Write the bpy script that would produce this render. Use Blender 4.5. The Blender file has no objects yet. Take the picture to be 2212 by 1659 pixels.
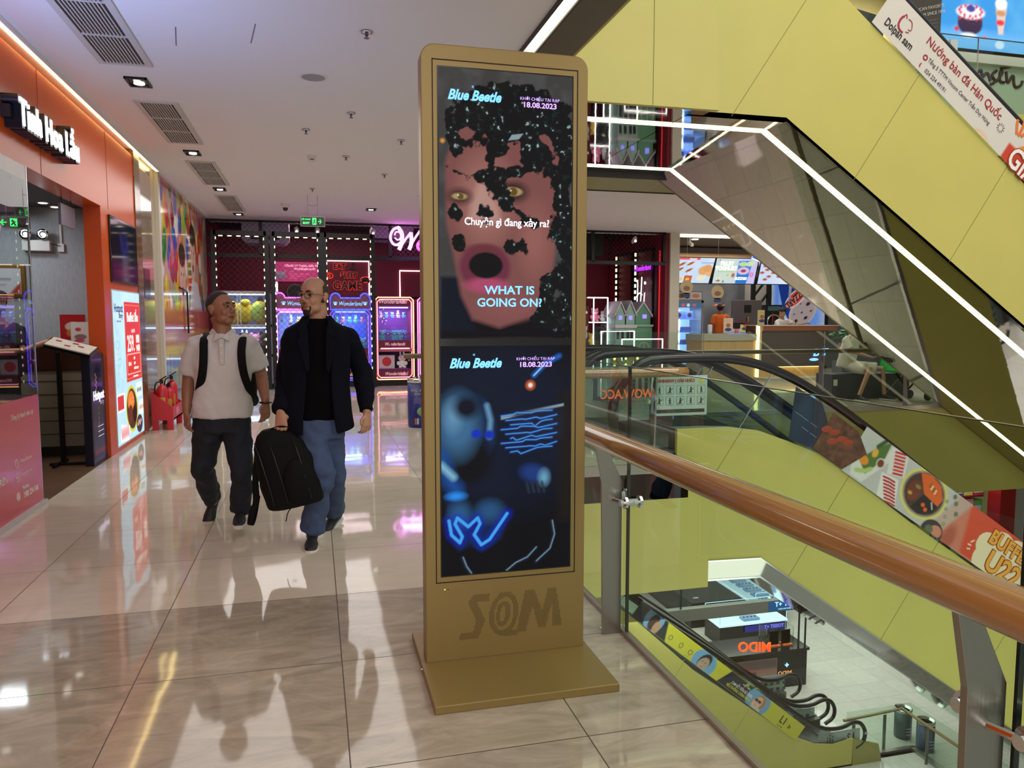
import bpy, bmesh, math, random
import numpy as np
from mathutils import Vector, Matrix
SC = bpy.context.scene
COL = SC.collection
R = math.radians
# ---------------- camera, world, lights, exposure ----------------
F, CH, PIT, YAW = 1650.0, 1.45, R(4.9), R(14.5)
cam = bpy.data.cameras.new('camera'); cam.sensor_width = 36; cam.lens = F / 2212 * 36; cam.clip_start = .05; cam.clip_end = 200
CAM = bpy.data.objects.new('camera', cam); COL.objects.link(CAM)
CAM.location = (0, 0, CH); CAM.rotation_euler = (R(90) - PIT, 0, -YAW); SC.camera = CAM
SC.view_settings.view_transform = 'Standard'; SC.view_settings.look = 'None'
SC.view_settings.gamma = 1; SC.view_settings.use_curve_mapping = False
SC.view_settings.exposure = 0
SC.cycles.max_bounces = 10; SC.cycles.transparent_max_bounces = 24; SC.cycles.transmission_bounces = 10; SC.cycles.glossy_bounces = 6; SC.cycles.diffuse_bounces = 4
SC.cycles.caustics_reflective = False; SC.cycles.caustics_refractive = False
SC.cycles.sample_clamp_indirect = 6
W = bpy.data.worlds.new('world'); SC.world = W; W.use_nodes = True
W.node_tree.nodes['Background'].inputs[0].default_value = (1, .97, .93, 1)
W.node_tree.nodes['Background'].inputs[1].default_value = .5
def area(name, loc, rot, size, power, col=(1, 1, 1), sy=None, spread=None):
    l = bpy.data.lights.new(name, 'AREA'); l.energy = power; l.color = col; l.size = size
    if sy: l.shape = 'RECTANGLE'; l.size_y = sy
    if spread: l.spread = R(spread)
    o = bpy.data.objects.new(name, l); COL.objects.link(o); o.location = loc; o.rotation_euler = [R(a) for a in rot]
    return o
# daylight from the skylight over the atrium, fill lamps added for the void below
area('atrium_skylight', (7, 3, 13), (0, 0, 0), 10, 1250, (1, .97, .9), 8)
area('near_void_light', (6.5, -2.5, 6.5), (48, 0, 0), 5, 330, (1, .98, .9), 4)
area('lower_void_light', (6, 1.5, -4.0), (62, 0, -10), 5, 130, (1, .98, .9), 4)
area('lower_hall_light', (12.5, 19, -5.2), (0, 0, 0), 12, 1050, (1, .99, .94), 12)
# added fill lamps under the corridor ceiling and behind the camera, no fixtures there
area('corridor_fill_near', (-.3, -1.0, 3.42), (0, 0, 0), 3, 95, (1, .98, .94), 5)
area('corridor_fill_far', (-.3, 11.5, 3.42), (0, 0, 0), 2.6, 120, (1, .97, .93), 8)
area('fill_behind_camera', (-.2, -3.9, 1.7), (90, 0, 0), 3.4, 70, (1, .97, .95), 3)  # unseen fill, added to light the ceiling and the fronts of things
area('shop_screen_glow', (-1.9, 4.2, 1.6), [math.degrees(q) for q in Vector((.22, .62, 1.0)).to_track_quat('-Z', 'Y').to_euler()], .9, 24, (.36, .48, 1), .9, 100)
area('food_court_light', (10.8, 18.6, 3.3), (0, 0, 0), 3, 110, (1, .95, .88), 2)
area('far_floor_light', (9.5, 13.2, 3.3), (0, 0, 0), 5, 130, (1, .95, .88), 2)
# ---------------- picture-to-place helper for measuring ----------------
_fw = Vector((math.sin(YAW) * math.cos(PIT), math.cos(YAW) * math.cos(PIT), -math.sin(PIT)))
_rt = Vector((math.cos(YAW), -math.sin(YAW), 0)); _up = _rt.cross(_fw)
def at(x, y, ax, v):
    d = _fw + _rt * ((x - 1106) / F) - _up * ((y - 829.5) / F)
    o = Vector((0, 0, CH)); return o + d * ((v - o[ax]) / d[ax])
# ---------------- materials ----------------
def L(r, g=None, b=None):
    if g is None: r, g, b = r
    return tuple(((c / 255) / 12.92 if c / 255 <= .04045 else ((c / 255 + .055) / 1.055) ** 2.4) for c in (r, g, b))
MC = {}
def mat(name, col=(200, 200, 200), rough=.5, metal=0, emit=0, noise=0, nscale=8, bump=0, bscale=40, coat=0, spec=.5, alpha=1, sheen=0, stretch=None):
    if name in MC: return MC[name]
    m = bpy.data.materials.new(name); m.use_nodes = True; nt = m.node_tree; N = nt.nodes; b = N['Principled BSDF']
    c = L(col) + (1,)
    b.inputs['Base Color'].default_value = c; b.inputs['Roughness'].default_value = rough; b.inputs['Metallic'].default_value = metal
    b.inputs['Specular IOR Level'].default_value = spec; b.inputs['Coat Weight'].default_value = coat; b.inputs['Coat Roughness'].default_value = .08
    if sheen: b.inputs['Sheen Weight'].default_value = sheen
    if alpha < 1: b.inputs['Alpha'].default_value = alpha
    if emit: b.inputs['Emission Color'].default_value = c; b.inputs['Emission Strength'].default_value = emit
    tc = None
    if noise or bump:
        tc = N.new('ShaderNodeTexCoord'); mp = N.new('ShaderNodeMapping'); nt.links.new(tc.outputs['Object'], mp.inputs[0])
        if stretch: mp.inputs['Scale'].default_value = stretch
    if noise:
        n = N.new('ShaderNodeTexNoise'); n.inputs['Scale'].default_value = nscale; n.inputs['Detail'].default_value = 5
        nt.links.new(mp.outputs[0], n.inputs[0])
        r = N.new('ShaderNodeValToRGB'); r.color_ramp.elements[0].position = .3; r.color_ramp.elements[1].position = .7
        r.color_ramp.elements[0].color = [x * (1 - noise) for x in c[:3]] + [1]; r.color_ramp.elements[1].color = [min(1, x * (1 + noise)) for x in c[:3]] + [1]
        nt.links.new(n.outputs[0], r.inputs[0]); nt.links.new(r.outputs[0], b.inputs['Base Color'])
    if bump:
        n = N.new('ShaderNodeTexNoise'); n.inputs['Scale'].default_value = bscale; n.inputs['Detail'].default_value = 3
        nt.links.new(mp.outputs[0], n.inputs[0]); bp = N.new('ShaderNodeBump'); bp.inputs['Strength'].default_value = bump; bp.inputs['Distance'].default_value = .02
        nt.links.new(n.outputs[0], bp.inputs['Height']); nt.links.new(bp.outputs[0], b.inputs['Normal'])
    MC[name] = m; return m
def glow(name, col, s): return mat('glow_' + name, col, .5, 0, s)
def glassmat(name, tint=(246, 251, 248), refl=1.0, tr=.985):
    if name in MC: return MC[name]
    m = bpy.data.materials.new(name); m.use_nodes = True; nt = m.node_tree; N = nt.nodes; N.clear()
    out = N.new('ShaderNodeOutputMaterial'); mx = N.new('ShaderNodeMixShader'); t = N.new('ShaderNodeBsdfTransparent'); g = N.new('ShaderNodeBsdfGlossy')
    c = L(tint); t.inputs[0].default_value = (c[0] * tr, c[1] * tr, c[2] * tr, 1); g.inputs['Roughness'].default_value = .01
    fr = N.new('ShaderNodeFresnel'); fr.inputs[0].default_value = 1.5
    mu = N.new('ShaderNodeMath'); mu.operation = 'MULTIPLY'; mu.inputs[1].default_value = refl; mu.use_clamp = True
    ge = N.new('ShaderNodeNewGeometry'); iv = N.new('ShaderNodeMath'); iv.operation = 'SUBTRACT'; iv.inputs[0].default_value = 1; nt.links.new(ge.outputs['Backfacing'], iv.inputs[1])
    m2 = N.new('ShaderNodeMath'); m2.operation = 'MULTIPLY'; nt.links.new(fr.outputs[0], m2.inputs[0]); nt.links.new(iv.outputs[0], m2.inputs[1])
    nt.links.new(m2.outputs[0], mu.inputs[0]); nt.links.new(mu.outputs[0], mx.inputs[0]); nt.links.new(t.outputs[0], mx.inputs[1]); nt.links.new(g.outputs[0], mx.inputs[2])
    nt.links.new(mx.outputs[0], out.inputs[0]); MC[name] = m; return m
def colattr(name, emit, base=.0, rough=.3):
    if name in MC: return MC[name]
    m = bpy.data.materials.new(name); m.use_nodes = True; nt = m.node_tree; N = nt.nodes; b = N['Principled BSDF']
    a = N.new('ShaderNodeAttribute'); a.attribute_name = 'Col'
    b.inputs['Roughness'].default_value = rough
    if emit:
        b.inputs['Specular IOR Level'].default_value = .04
        nt.links.new(a.outputs['Color'], b.inputs['Emission Color']); b.inputs['Emission Strength'].default_value = emit; b.inputs['Base Color'].default_value = (.01, .01, .012, 1)
    else: nt.links.new(a.outputs['Color'], b.inputs['Base Color'])
    MC[name] = m; return m
# ---------------- objects ----------------
def tag(o, label=None, cat=None, group=None, kind=None):
    if label: o['label'] = label
    if cat: o['category'] = cat
    if group: o['group'] = group
    if kind: o['kind'] = kind
    return o
def thing(name, label, cat, loc=(0, 0, 0), group=None):
    o = bpy.data.objects.new(name, None); COL.objects.link(o); o.location = loc; o.empty_display_size = .1
    return tag(o, label, cat, group)
def wloc(p):
    v = Vector((0, 0, 0))
    while p is not None: v += p.location; p = p.parent
    return v
def link(name, me, m, parent=None, smooth=False, local=False):
    if parent is not None and not local: me.transform(Matrix.Translation(-wloc(parent)))
    if m is not None and not me.materials: me.materials.append(m)
    if smooth:
        me.polygons.foreach_set('use_smooth', [True] * len(me.polygons))
    o = bpy.data.objects.new(name, me); COL.objects.link(o)
    if parent is not None: o.parent = parent
    me.update(); return o
def dup(o, parent=None, loc=None, rz=None, label=None):
    c = o.copy(); COL.objects.link(c)
    if parent is not None: c.parent = parent
    if loc is not None: c.location = loc
    if rz is not None: c.rotation_euler = (0, 0, rz)
    if label: c['label'] = label
    for ch in list(o.children): dup(ch, c)
    return c
class MB:
    def __init__(s): s.v = []; s.f = []
    def add(s, vs, fs):
        n = len(s.v); s.v += [tuple(v) for v in vs]; s.f += [tuple(i + n for i in f) for f in fs]; return s
    def box(s, x0, x1, y0, y1, z0, z1):
        return s.add([(x, y, z) for z in (z0, z1) for y in (y0, y1) for x in (x0, x1)], [(0, 2, 3, 1), (4, 5, 7, 6), (0, 1, 5, 4), (2, 6, 7, 3), (0, 4, 6, 2), (1, 3, 7, 5)])
    def obox(s, c, ux, uy, uz):   # centre, half-axis vectors
        c, ux, uy, uz = map(Vector, (c, ux, uy, uz))
        return s.add([c + a * ux + b * uy + d * uz for d in (-1, 1) for b in (-1, 1) for a in (-1, 1)], [(0, 2, 3, 1), (4, 5, 7, 6), (0, 1, 5, 4), (2, 6, 7, 3), (0, 4, 6, 2), (1, 3, 7, 5)])
    def quad(s, *p): return s.add(p, [tuple(range(len(p)))])
    def prism(s, pts, ax, a, b):
        def q(p, t):
            if ax == 1: return (p[0], t, p[1])
            if ax == 0: return (t, p[0], p[1])
            return (p[0], p[1], t)
        n = len(pts); vs = [q(p, a) for p in pts] + [q(p, b) for p in pts]
        return s.add(vs, [tuple(range(n))[::-1], tuple(range(n, 2 * n))] + [(i, (i + 1) % n, (i + 1) % n + n, i + n) for i in range(n)])
    def tube(s, path, r, n=10, cap=True, sx=1.0, closed=False, ref=None):
        path = [Vector(p) for p in path]; rs = r if isinstance(r, list) else [r] * len(path)
        m = len(path); base = len(s.v); prev = None
        for i, p in enumerate(path):
            if closed: t = path[(i + 1) % m] - path[i - 1]
            else: t = path[min(i + 1, m - 1)] - path[max(i - 1, 0)]
            t.normalize()
            if prev is None:
                up = Vector(ref) if ref else (Vector((0, 0, 1)) if abs(t.z) < .9 else Vector((0, 1, 0)))
                a = t.cross(up).normalized()
            else: a = (prev - t * prev.dot(t)).normalized()
            prev = a; b = a.cross(t)
            ra = rs[i] if isinstance(rs[i], tuple) else (rs[i], rs[i] * sx)
            for k in range(n):
                an = 2 * math.pi * k / n; s.v.append(tuple(p + a * (math.cos(an) * ra[0]) + b * (math.sin(an) * ra[1])))
        for i in range(m if closed else m - 1):
            for k in range(n):
                j = (i + 1) % m; s.f.append((base + i * n + k, base + i * n + (k + 1) % n, base + j * n + (k + 1) % n, base + j * n + k))
        if cap and not closed:
            s.f.append(tuple(base + k for k in range(n))[::-1]); s.f.append(tuple(base + (m - 1) * n + k for k in range(n)))
        return s
    def lathe(s, prof, c=(0, 0, 0), n=24, axis='z', cap=True):
        base = len(s.v)
        for (r, h) in prof:
            for k in range(n):
                a = 2 * math.pi * k / n; x, y = r * math.cos(a), r * math.sin(a)
                p = {'z': (x, y, h), 'y': (x, h, y), 'x': (h, x, y)}[axis]
                s.v.append((c[0] + p[0], c[1] + p[1], c[2] + p[2]))
        for i in range(len(prof) - 1):
            for k in range(n): s.f.append((base + i * n + k, base + i * n + (k + 1) % n, base + (i + 1) * n + (k + 1) % n, base + (i + 1) * n + k))
        if cap:
            s.f.append(tuple(base + k for k in range(n))[::-1]); s.f.append(tuple(base + (len(prof) - 1) * n + k for k in range(n)))
        return s
    def ell(s, c, r, n=16, m=10, rot=None):
        base = len(s.v); c = Vector(c)
        for i in range(m + 1):
            th = math.pi * i / m
            for k in range(n):
                a = 2 * math.pi * k / n; p = Vector((r[0] * math.sin(th) * math.cos(a), r[1] * math.sin(th) * math.sin(a), r[2] * math.cos(th)))
                if rot is not None: p = rot @ p
                s.v.append(tuple(c + p))
        for i in range(m):
            for k in range(n): s.f.append((base + i * n + k, base + (i + 1) * n + k, base + (i + 1) * n + (k + 1) % n, base + i * n + (k + 1) % n))
        return s
    def mesh(s):
        me = bpy.data.meshes.new('m'); me.from_pydata(s.v, [], s.f); me.validate(); return me
    def build(s, name, m, parent=None, smooth=False, bevel=0, local=False, seg=2, fix=True):
        me = s.mesh()
        if fix:
            bm = bmesh.new(); bm.from_mesh(me); bmesh.ops.remove_doubles(bm, verts=bm.verts, dist=1e-5)
            bmesh.ops.recalc_face_normals(bm, faces=bm.faces); bm.to_mesh(me); bm.free()
        o = link(name, me, m, parent, smooth, local)
        if bevel:
            b = o.modifiers.new('b', 'BEVEL'); b.width = bevel; b.segments = seg; b.limit_method = 'ANGLE'; b.angle_limit = R(40)
        return o
def struct(name, mb, m, **k): return tag(mb.build(name, m, **k), kind='structure')
def text(name, s, size, m, origin, right, up, parent=None, ext=.002, align='CENTER', shear=0, bold=0, sx=1.0, space=1.0, valign='CENTER'):
    cu = bpy.data.curves.new('t', 'FONT'); cu.body = s; cu.size = size; cu.extrude = ext; cu.align_x = align; cu.align_y = valign
    cu.shear = shear; cu.offset = bold; cu.space_character = space; cu.resolution_u = 3
    o = bpy.data.objects.new('t', cu); COL.objects.link(o)
    dg = bpy.context.evaluated_depsgraph_get(); dg.update()
    me = bpy.data.meshes.new_from_object(o.evaluated_get(dg)); bpy.data.objects.remove(o)
    me.materials.clear()
    r = Vector(right).normalized(); u = Vector(up).normalized(); n = r.cross(u)
    M4 = Matrix(((r.x * sx, u.x, n.x, origin[0]), (r.y * sx, u.y, n.y, origin[1]), (r.z * sx, u.z, n.z, origin[2]), (0, 0, 0, 1)))
    me.transform(M4); return link(name, me, m, parent)
# ---------------- painted pictures (screens, posters, stickers) on fine grids ----------------
class Art:
    def __init__(s, w, h, nx, ny, bg=(0, 0, 0)):
        s.w, s.h, s.nx, s.ny = w, h, nx, ny
        s.X, s.Y = np.meshgrid(np.linspace(0, w, nx), np.linspace(0, h, ny)); s.C = np.zeros((ny, nx, 3)) + np.array(L(bg)); s.e = w / nx * 1.2
    def put(s, d, col, soft=None, a=1):
        e = soft or s.e; k = np.clip(.5 - d / e, 0, 1)[..., None] * a; s.C = s.C * (1 - k) + np.array(L(col)) * k; return s
    def ell(s, x, y, rx, ry, col, soft=None, ang=0, a=1):
        dx, dy = s.X - x, s.Y - y; c, n = math.cos(R(ang)), math.sin(R(ang)); u = (dx * c + dy * n) / rx; v = (-dx * n + dy * c) / ry
        return s.put((np.sqrt(u * u + v * v) - 1) * min(rx, ry), col, soft, a)
    def rect(s, x0, y0, x1, y1, col, r=0, soft=None, a=1):
        cx, cy, hx, hy = (x0 + x1) / 2, (y0 + y1) / 2, abs(x1 - x0) / 2 - r, abs(y1 - y0) / 2 - r
        qx, qy = np.abs(s.X - cx) - hx, np.abs(s.Y - cy) - hy
        return s.put(np.hypot(np.maximum(qx, 0), np.maximum(qy, 0)) + np.minimum(np.maximum(qx, qy), 0) - r, col, soft, a)
    def seg(s, pts, t, col, soft=None, a=1):
        d = np.full(s.X.shape, 1e9)
        for (x0, y0), (x1, y1) in zip(pts[:-1], pts[1:]):
            dx, dy = x1 - x0, y1 - y0; h = np.clip(((s.X - x0) * dx + (s.Y - y0) * dy) / (dx * dx + dy * dy + 1e-12), 0, 1)
            d = np.minimum(d, np.hypot(s.X - x0 - h * dx, s.Y - y0 - h * dy))
        return s.put(d - t / 2, col, soft, a)
    def poly(s, pts, col, soft=None, a=1):
        ins = np.zeros(s.X.shape, bool); d = np.full(s.X.shape, 1e9)
        for (x0, y0), (x1, y1) in zip(pts, pts[1:] + pts[:1]):
            dx, dy = x1 - x0, y1 - y0; h = np.clip(((s.X - x0) * dx + (s.Y - y0) * dy) / (dx * dx + dy * dy + 1e-12), 0, 1)
            d = np.minimum(d, np.hypot(s.X - x0 - h * dx, s.Y - y0 - h * dy))
            c = (s.Y >= y0) != (s.Y >= y1); xi = x0 + (s.Y - y0) * dx / (dy if dy else 1e-12); ins ^= c & (s.X < xi)
        return s.put(np.where(ins, -d, d), col, soft, a)
    def noise(s, sc, seed=0, oct=4):
        rng = np.random.RandomState(seed); out = np.zeros(s.X.shape); amp = 1; tot = 0
        for o in range(oct):
            n = max(2, int(sc * s.w) + 2); m = max(2, int(sc * s.h) + 2); g = rng.rand(m + 1, n + 1)
            u = s.X / s.w * (n - 1); v = s.Y / s.h * (m - 1); i = np.clip(u.astype(int), 0, n - 1); j = np.clip(v.astype(int), 0, m - 1)
            fu, fv = u - i, v - j; fu = fu * fu * (3 - 2 * fu); fv = fv * fv * (3 - 2 * fv)
            out += amp * (g[j, i] * (1 - fu) * (1 - fv) + g[j, i + 1] * fu * (1 - fv) + g[j + 1, i] * (1 - fu) * fv + g[j + 1, i + 1] * fu * fv)
            tot += amp; amp *= .5; sc *= 2
        return out / tot
    def mask(s, m, col, a=1):
        k = np.clip(m, 0, 1)[..., None] * a; s.C = s.C * (1 - k) + np.array(L(col)) * k; return s
    def place(s, name, origin, right, up, parent=None, emit=1.0, rough=.3, warp=None, mname=None):
        o = Vector(origin); r = Vector(right).normalized(); u = Vector(up).normalized()
        X, Y = s.X.ravel(), s.Y.ravel()
        P = np.array(o)[None] + X[:, None] * np.array(r)[None] + Y[:, None] * np.array(u)[None]
        if warp: P = warp(P, X, Y)
        i = np.arange((s.ny - 1) * (s.nx - 1)); q = (i // (s.nx - 1)) * s.nx + i % (s.nx - 1)
        fs = np.stack([q, q + 1, q + s.nx + 1, q + s.nx], 1)
        me = bpy.data.meshes.new('art'); me.from_pydata(P.tolist(), [], fs.tolist())
        ca = me.color_attributes.new('Col', 'FLOAT_COLOR', 'POINT')
        c = np.ones((s.nx * s.ny, 4), np.float32); c[:, :3] = s.C.reshape(-1, 3); ca.data.foreach_set('color', c.ravel())
        return link(name, me, colattr(mname or ('picture_%g_%g' % (emit, rough)), emit, rough=rough), parent)
# ======================= SETTING =======================
def floor_mat(name, light, dark, split, tile=.81, ox=.085, oy=3.21, rough=.055):
    m = bpy.data.materials.new(name); m.use_nodes = True; nt = m.node_tree; N = nt.nodes; b = N['Principled BSDF']; l = nt.links.new
    tc = N.new('ShaderNodeTexCoord'); sp = N.new('ShaderNodeSeparateXYZ'); l(tc.outputs['Object'], sp.inputs[0])
    def ma(op, a, v=None, c=None):
        n = N.new('ShaderNodeMath'); n.operation = op
        for i, q in enumerate((a, v, c)):
            if q is None: continue
            if isinstance(q, (int, float)): n.inputs[i].default_value = q
            else: l(q, n.inputs[i])
        return n.outputs[0]
    u = ma('DIVIDE', ma('SUBTRACT', sp.outputs[0], ox), tile); v = ma('DIVIDE', ma('SUBTRACT', sp.outputs[1], oy), tile)
    def line(t):
        f = ma('FRACT', t); d = ma('MINIMUM', f, ma('SUBTRACT', 1.0, f)); return ma('LESS_THAN', d, .0028)
    g = ma('MAXIMUM', line(u), line(v))
    cb = N.new('ShaderNodeCombineXYZ'); l(ma('FLOOR', u), cb.inputs[0]); l(ma('FLOOR', v), cb.inputs[1])
    wn = N.new('ShaderNodeTexWhiteNoise'); l(cb.outputs[0], wn.inputs['Vector'])
    # veins, shifted per tile
    vs = N.new('ShaderNodeVectorMath'); vs.operation = 'SCALE'; l(wn.outputs['Color'], vs.inputs[0]); vs.inputs[3].default_value = 9
    ad = N.new('ShaderNodeVectorMath'); ad.operation = 'ADD'; l(tc.outputs['Object'], ad.inputs[0]); l(vs.outputs[0], ad.inputs[1])
    mp = N.new('ShaderNodeMapping'); mp.inputs['Rotation'].default_value = (0, 0, .5); mp.inputs['Scale'].default_value = (1, 2.6, 1); l(ad.outputs[0], mp.inputs[0])
    n1 = N.new('ShaderNodeTexNoise'); n1.inputs['Scale'].default_value = 3.0; n1.inputs['Detail'].default_value = 9; n1.inputs['Roughness'].default_value = .66; n1.inputs['Distortion'].default_value = 1.1
    l(mp.outputs[0], n1.inputs[0])
    def ramp(c, amt):
        r = N.new('ShaderNodeValToRGB'); e = r.color_ramp.elements; c = L(c)
        e[0].position = .34; e[0].color = [x * (1 - amt) for x in c] + [1]; e[1].position = .66; e[1].color = [min(1, x * (1 + amt * .8)) for x in c] + [1]
        l(n1.outputs[0], r.inputs[0]); return r.outputs[0]
    ca, cd = ramp(light, .06), ramp(dark, .26)
    z = N.new('ShaderNodeMapRange'); l(sp.outputs[1], z.inputs[0]); z.inputs[1].default_value = split - .001; z.inputs[2].default_value = split + .001
    mx = N.new('ShaderNodeMix'); mx.data_type = 'RGBA'; l(z.outputs[0], mx.inputs[0]); l(cd, mx.inputs[6]); l(ca, mx.inputs[7])
    br = N.new('ShaderNodeMix'); br.data_type = 'RGBA'; br.blend_type = 'MULTIPLY'; br.inputs[0].default_value = 1; l(mx.outputs[2], br.inputs[6])
    tone = ma('MULTIPLY_ADD', wn.outputs['Value'], .09, .93); c3 = N.new('ShaderNodeCombineColor'); [l(tone, c3.inputs[i]) for i in range(3)]; l(c3.outputs[0], br.inputs[7])
    fx = N.new('ShaderNodeMix'); fx.data_type = 'RGBA'; l(g, fx.inputs[0]); l(br.outputs[2], fx.inputs[6]); fx.inputs[7].default_value = L(70, 60, 52) + (1,)
    l(fx.outputs[2], b.inputs['Base Color']); b.inputs['Roughness'].default_value = rough
    l(ma('MULTIPLY_ADD', g, .4, rough), b.inputs['Roughness']); b.inputs['Specular IOR Level'].default_value = .62
    n2 = N.new('ShaderNodeTexNoise'); n2.inputs['Scale'].default_value = 2.2; n2.inputs['Detail'].default_value = 1; l(tc.outputs['Object'], n2.inputs[0])
    bp = N.new('ShaderNodeBump'); bp.inputs['Strength'].default_value = .12; bp.inputs['Distance'].default_value = .02; l(n2.outputs[0], bp.inputs['Height']); l(bp.outputs[0], b.inputs['Normal'])
    return m
FLOOR = floor_mat('polished_marble_tile', (208, 198, 179), (167, 156, 139), 4.02)
LOWF = floor_mat('lower_floor_tile', (205, 202, 196), (205, 202, 196), 0)
CEIL = mat('ceiling_paint', (228, 228, 230), .9, bump=.02, bscale=2)
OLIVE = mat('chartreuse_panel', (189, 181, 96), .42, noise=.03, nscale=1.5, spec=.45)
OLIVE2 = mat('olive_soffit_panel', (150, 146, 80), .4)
MIRROR = mat('mirror_steel', (178, 176, 168), .03, 1, bump=.045, bscale=1.6)
STEEL = mat('brushed_steel', (150, 145, 136), .32, 1, bump=.03, bscale=180, stretch=(1, 1, .05))
DARKTRIM = mat('dark_bronze_trim', (96, 90, 70), .35, .3)
CHROME = mat('chrome', (205, 205, 205), .12, 1)
BLACK = mat('black_metal', (14, 14, 15), .35, .3)
LEDW = glow('warm_led', (255, 246, 205), 2.6)
LEDN = glow('white_led', (255, 252, 240), 2.4)
GLASS = glassmat('clear_glass')
GLASSG = glassmat('green_edge_glass', (240, 249, 243), 1.0, .98)
GEDGE = mat('glass_edge', (20, 26, 24), .2)
GOLD = mat('gold_paint', (138, 118, 70), .38, .35, bump=.01, bscale=400)
# floor slab of this level: main walkway, landing strip and far side, each a solid slab
fl = MB().box(-2.09, 1.345, -4, 6.9, -.35, 0).box(-2.09, 3.62, 6.9, 17.0, -.35, 0).box(3.62, 26, 10.5, 17.0, -.35, 0).box(-2.09, 26, 17.0, 25, -.35, 0)
struct('floor', fl, FLOOR)
tr = MB().box(1.345, 1.372, -4, 6.93, -.08, .02).box(1.372, 3.3, 6.87, 6.9, -.08, .02)
struct('trim_floor_edge', tr, mat('edge_strip', (168, 158, 150), .3, .8))
struct('trim_slab_fascia_walkway', MB().box(1.34, 1.375, -4, 6.93, -1.4, -.08), OLIVE)
struct('wall_slab_end', MB().box(1.375, 3.864, 6.9, 6.96, -1.30, -.02), OLIVE)
struct('wall_slab_back', MB().box(3.64, 26, 10.46, 10.5, -1.5, -.02), OLIVE)
struct('trim_slab_back_edge', MB().box(3.64, 26, 10.44, 10.5, -.04, .025), mat('edge_strip', (168, 158, 150), .3, .8))
# ceiling
ce = MB().box(-2.09, 1.57, -4, 11.65, 3.5, 3.75).box(-2.09, 26, 11.65, 17.6, 3.5, 3.75)
struct('ceiling', ce, CEIL)
# lit cove strips that run round the opening
lb = MB().box(1.585, 1.68, -4, 11.55, 3.485, 3.5)
struct('trim_1', lb, LEDW)
struct('trim_2', MB().box(1.585, 26, 11.55, 11.65, 3.485, 3.5), LEDW)
struct('trim_3', MB().box(1.57, 1.585, -4, 11.65, 3.47, 3.52).box(1.68, 1.695, -4, 7, 3.47, 3.52), mat('dark_seam', (52, 48, 50), .5))
struct('trim_4', MB().box(1.695, 1.99, -4, 6.9, 3.48, 3.75), DARKTRIM)
struct('trim_5', MB().box(1.98, 2.02, -4, 6.9, 3.49, 5.2), OLIVE)
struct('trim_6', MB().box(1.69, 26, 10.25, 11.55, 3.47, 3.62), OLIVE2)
struct('trim_7', MB().box(1.69, 26, 10.235, 10.25, 3.42, 3.5).box(1.69, 26, 11.535, 11.55, 3.455, 3.5), mat('dark_seam', (52, 48, 50), .5))
struct('wall_upper_end', MB().prism([(1.8, 3.462), (3.866, 3.468), (3.83, 4.2), (3.66, 5.3), (1.8, 5.3)], 1, 6.88, 6.94), OLIVE)
pg = MB().box(3.16, 3.163, 6.876, 6.88, 3.47, 5.3)
struct('trim_8', pg, mat('panel_joint', (120, 116, 50), .6))
struct('ceiling_bulkhead', MB().box(1.695, 3.69, 6.94, 10.235, 3.5, 3.56).box(3.69, 3.86, 6.94, 7.2, 3.5, 3.56), MIRROR)
struct('trim_bulkhead_light', MB().box(1.7, 3.7, 7.575, 7.665, 3.488, 3.5).box(1.7, 3.7, 9.825, 9.915, 3.488, 3.5), LEDW)
# atrium surroundings a step to the side can see
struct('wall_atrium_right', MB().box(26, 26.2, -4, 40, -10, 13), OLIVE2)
struct('floor_lower', MB().box(-6, 40, -6, 46, -9.7, -9.4), LOWF)
struct('ceiling_lower', MB().box(-6, 5.2, 10.6, 46, -1.6, -.4), CEIL)
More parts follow.
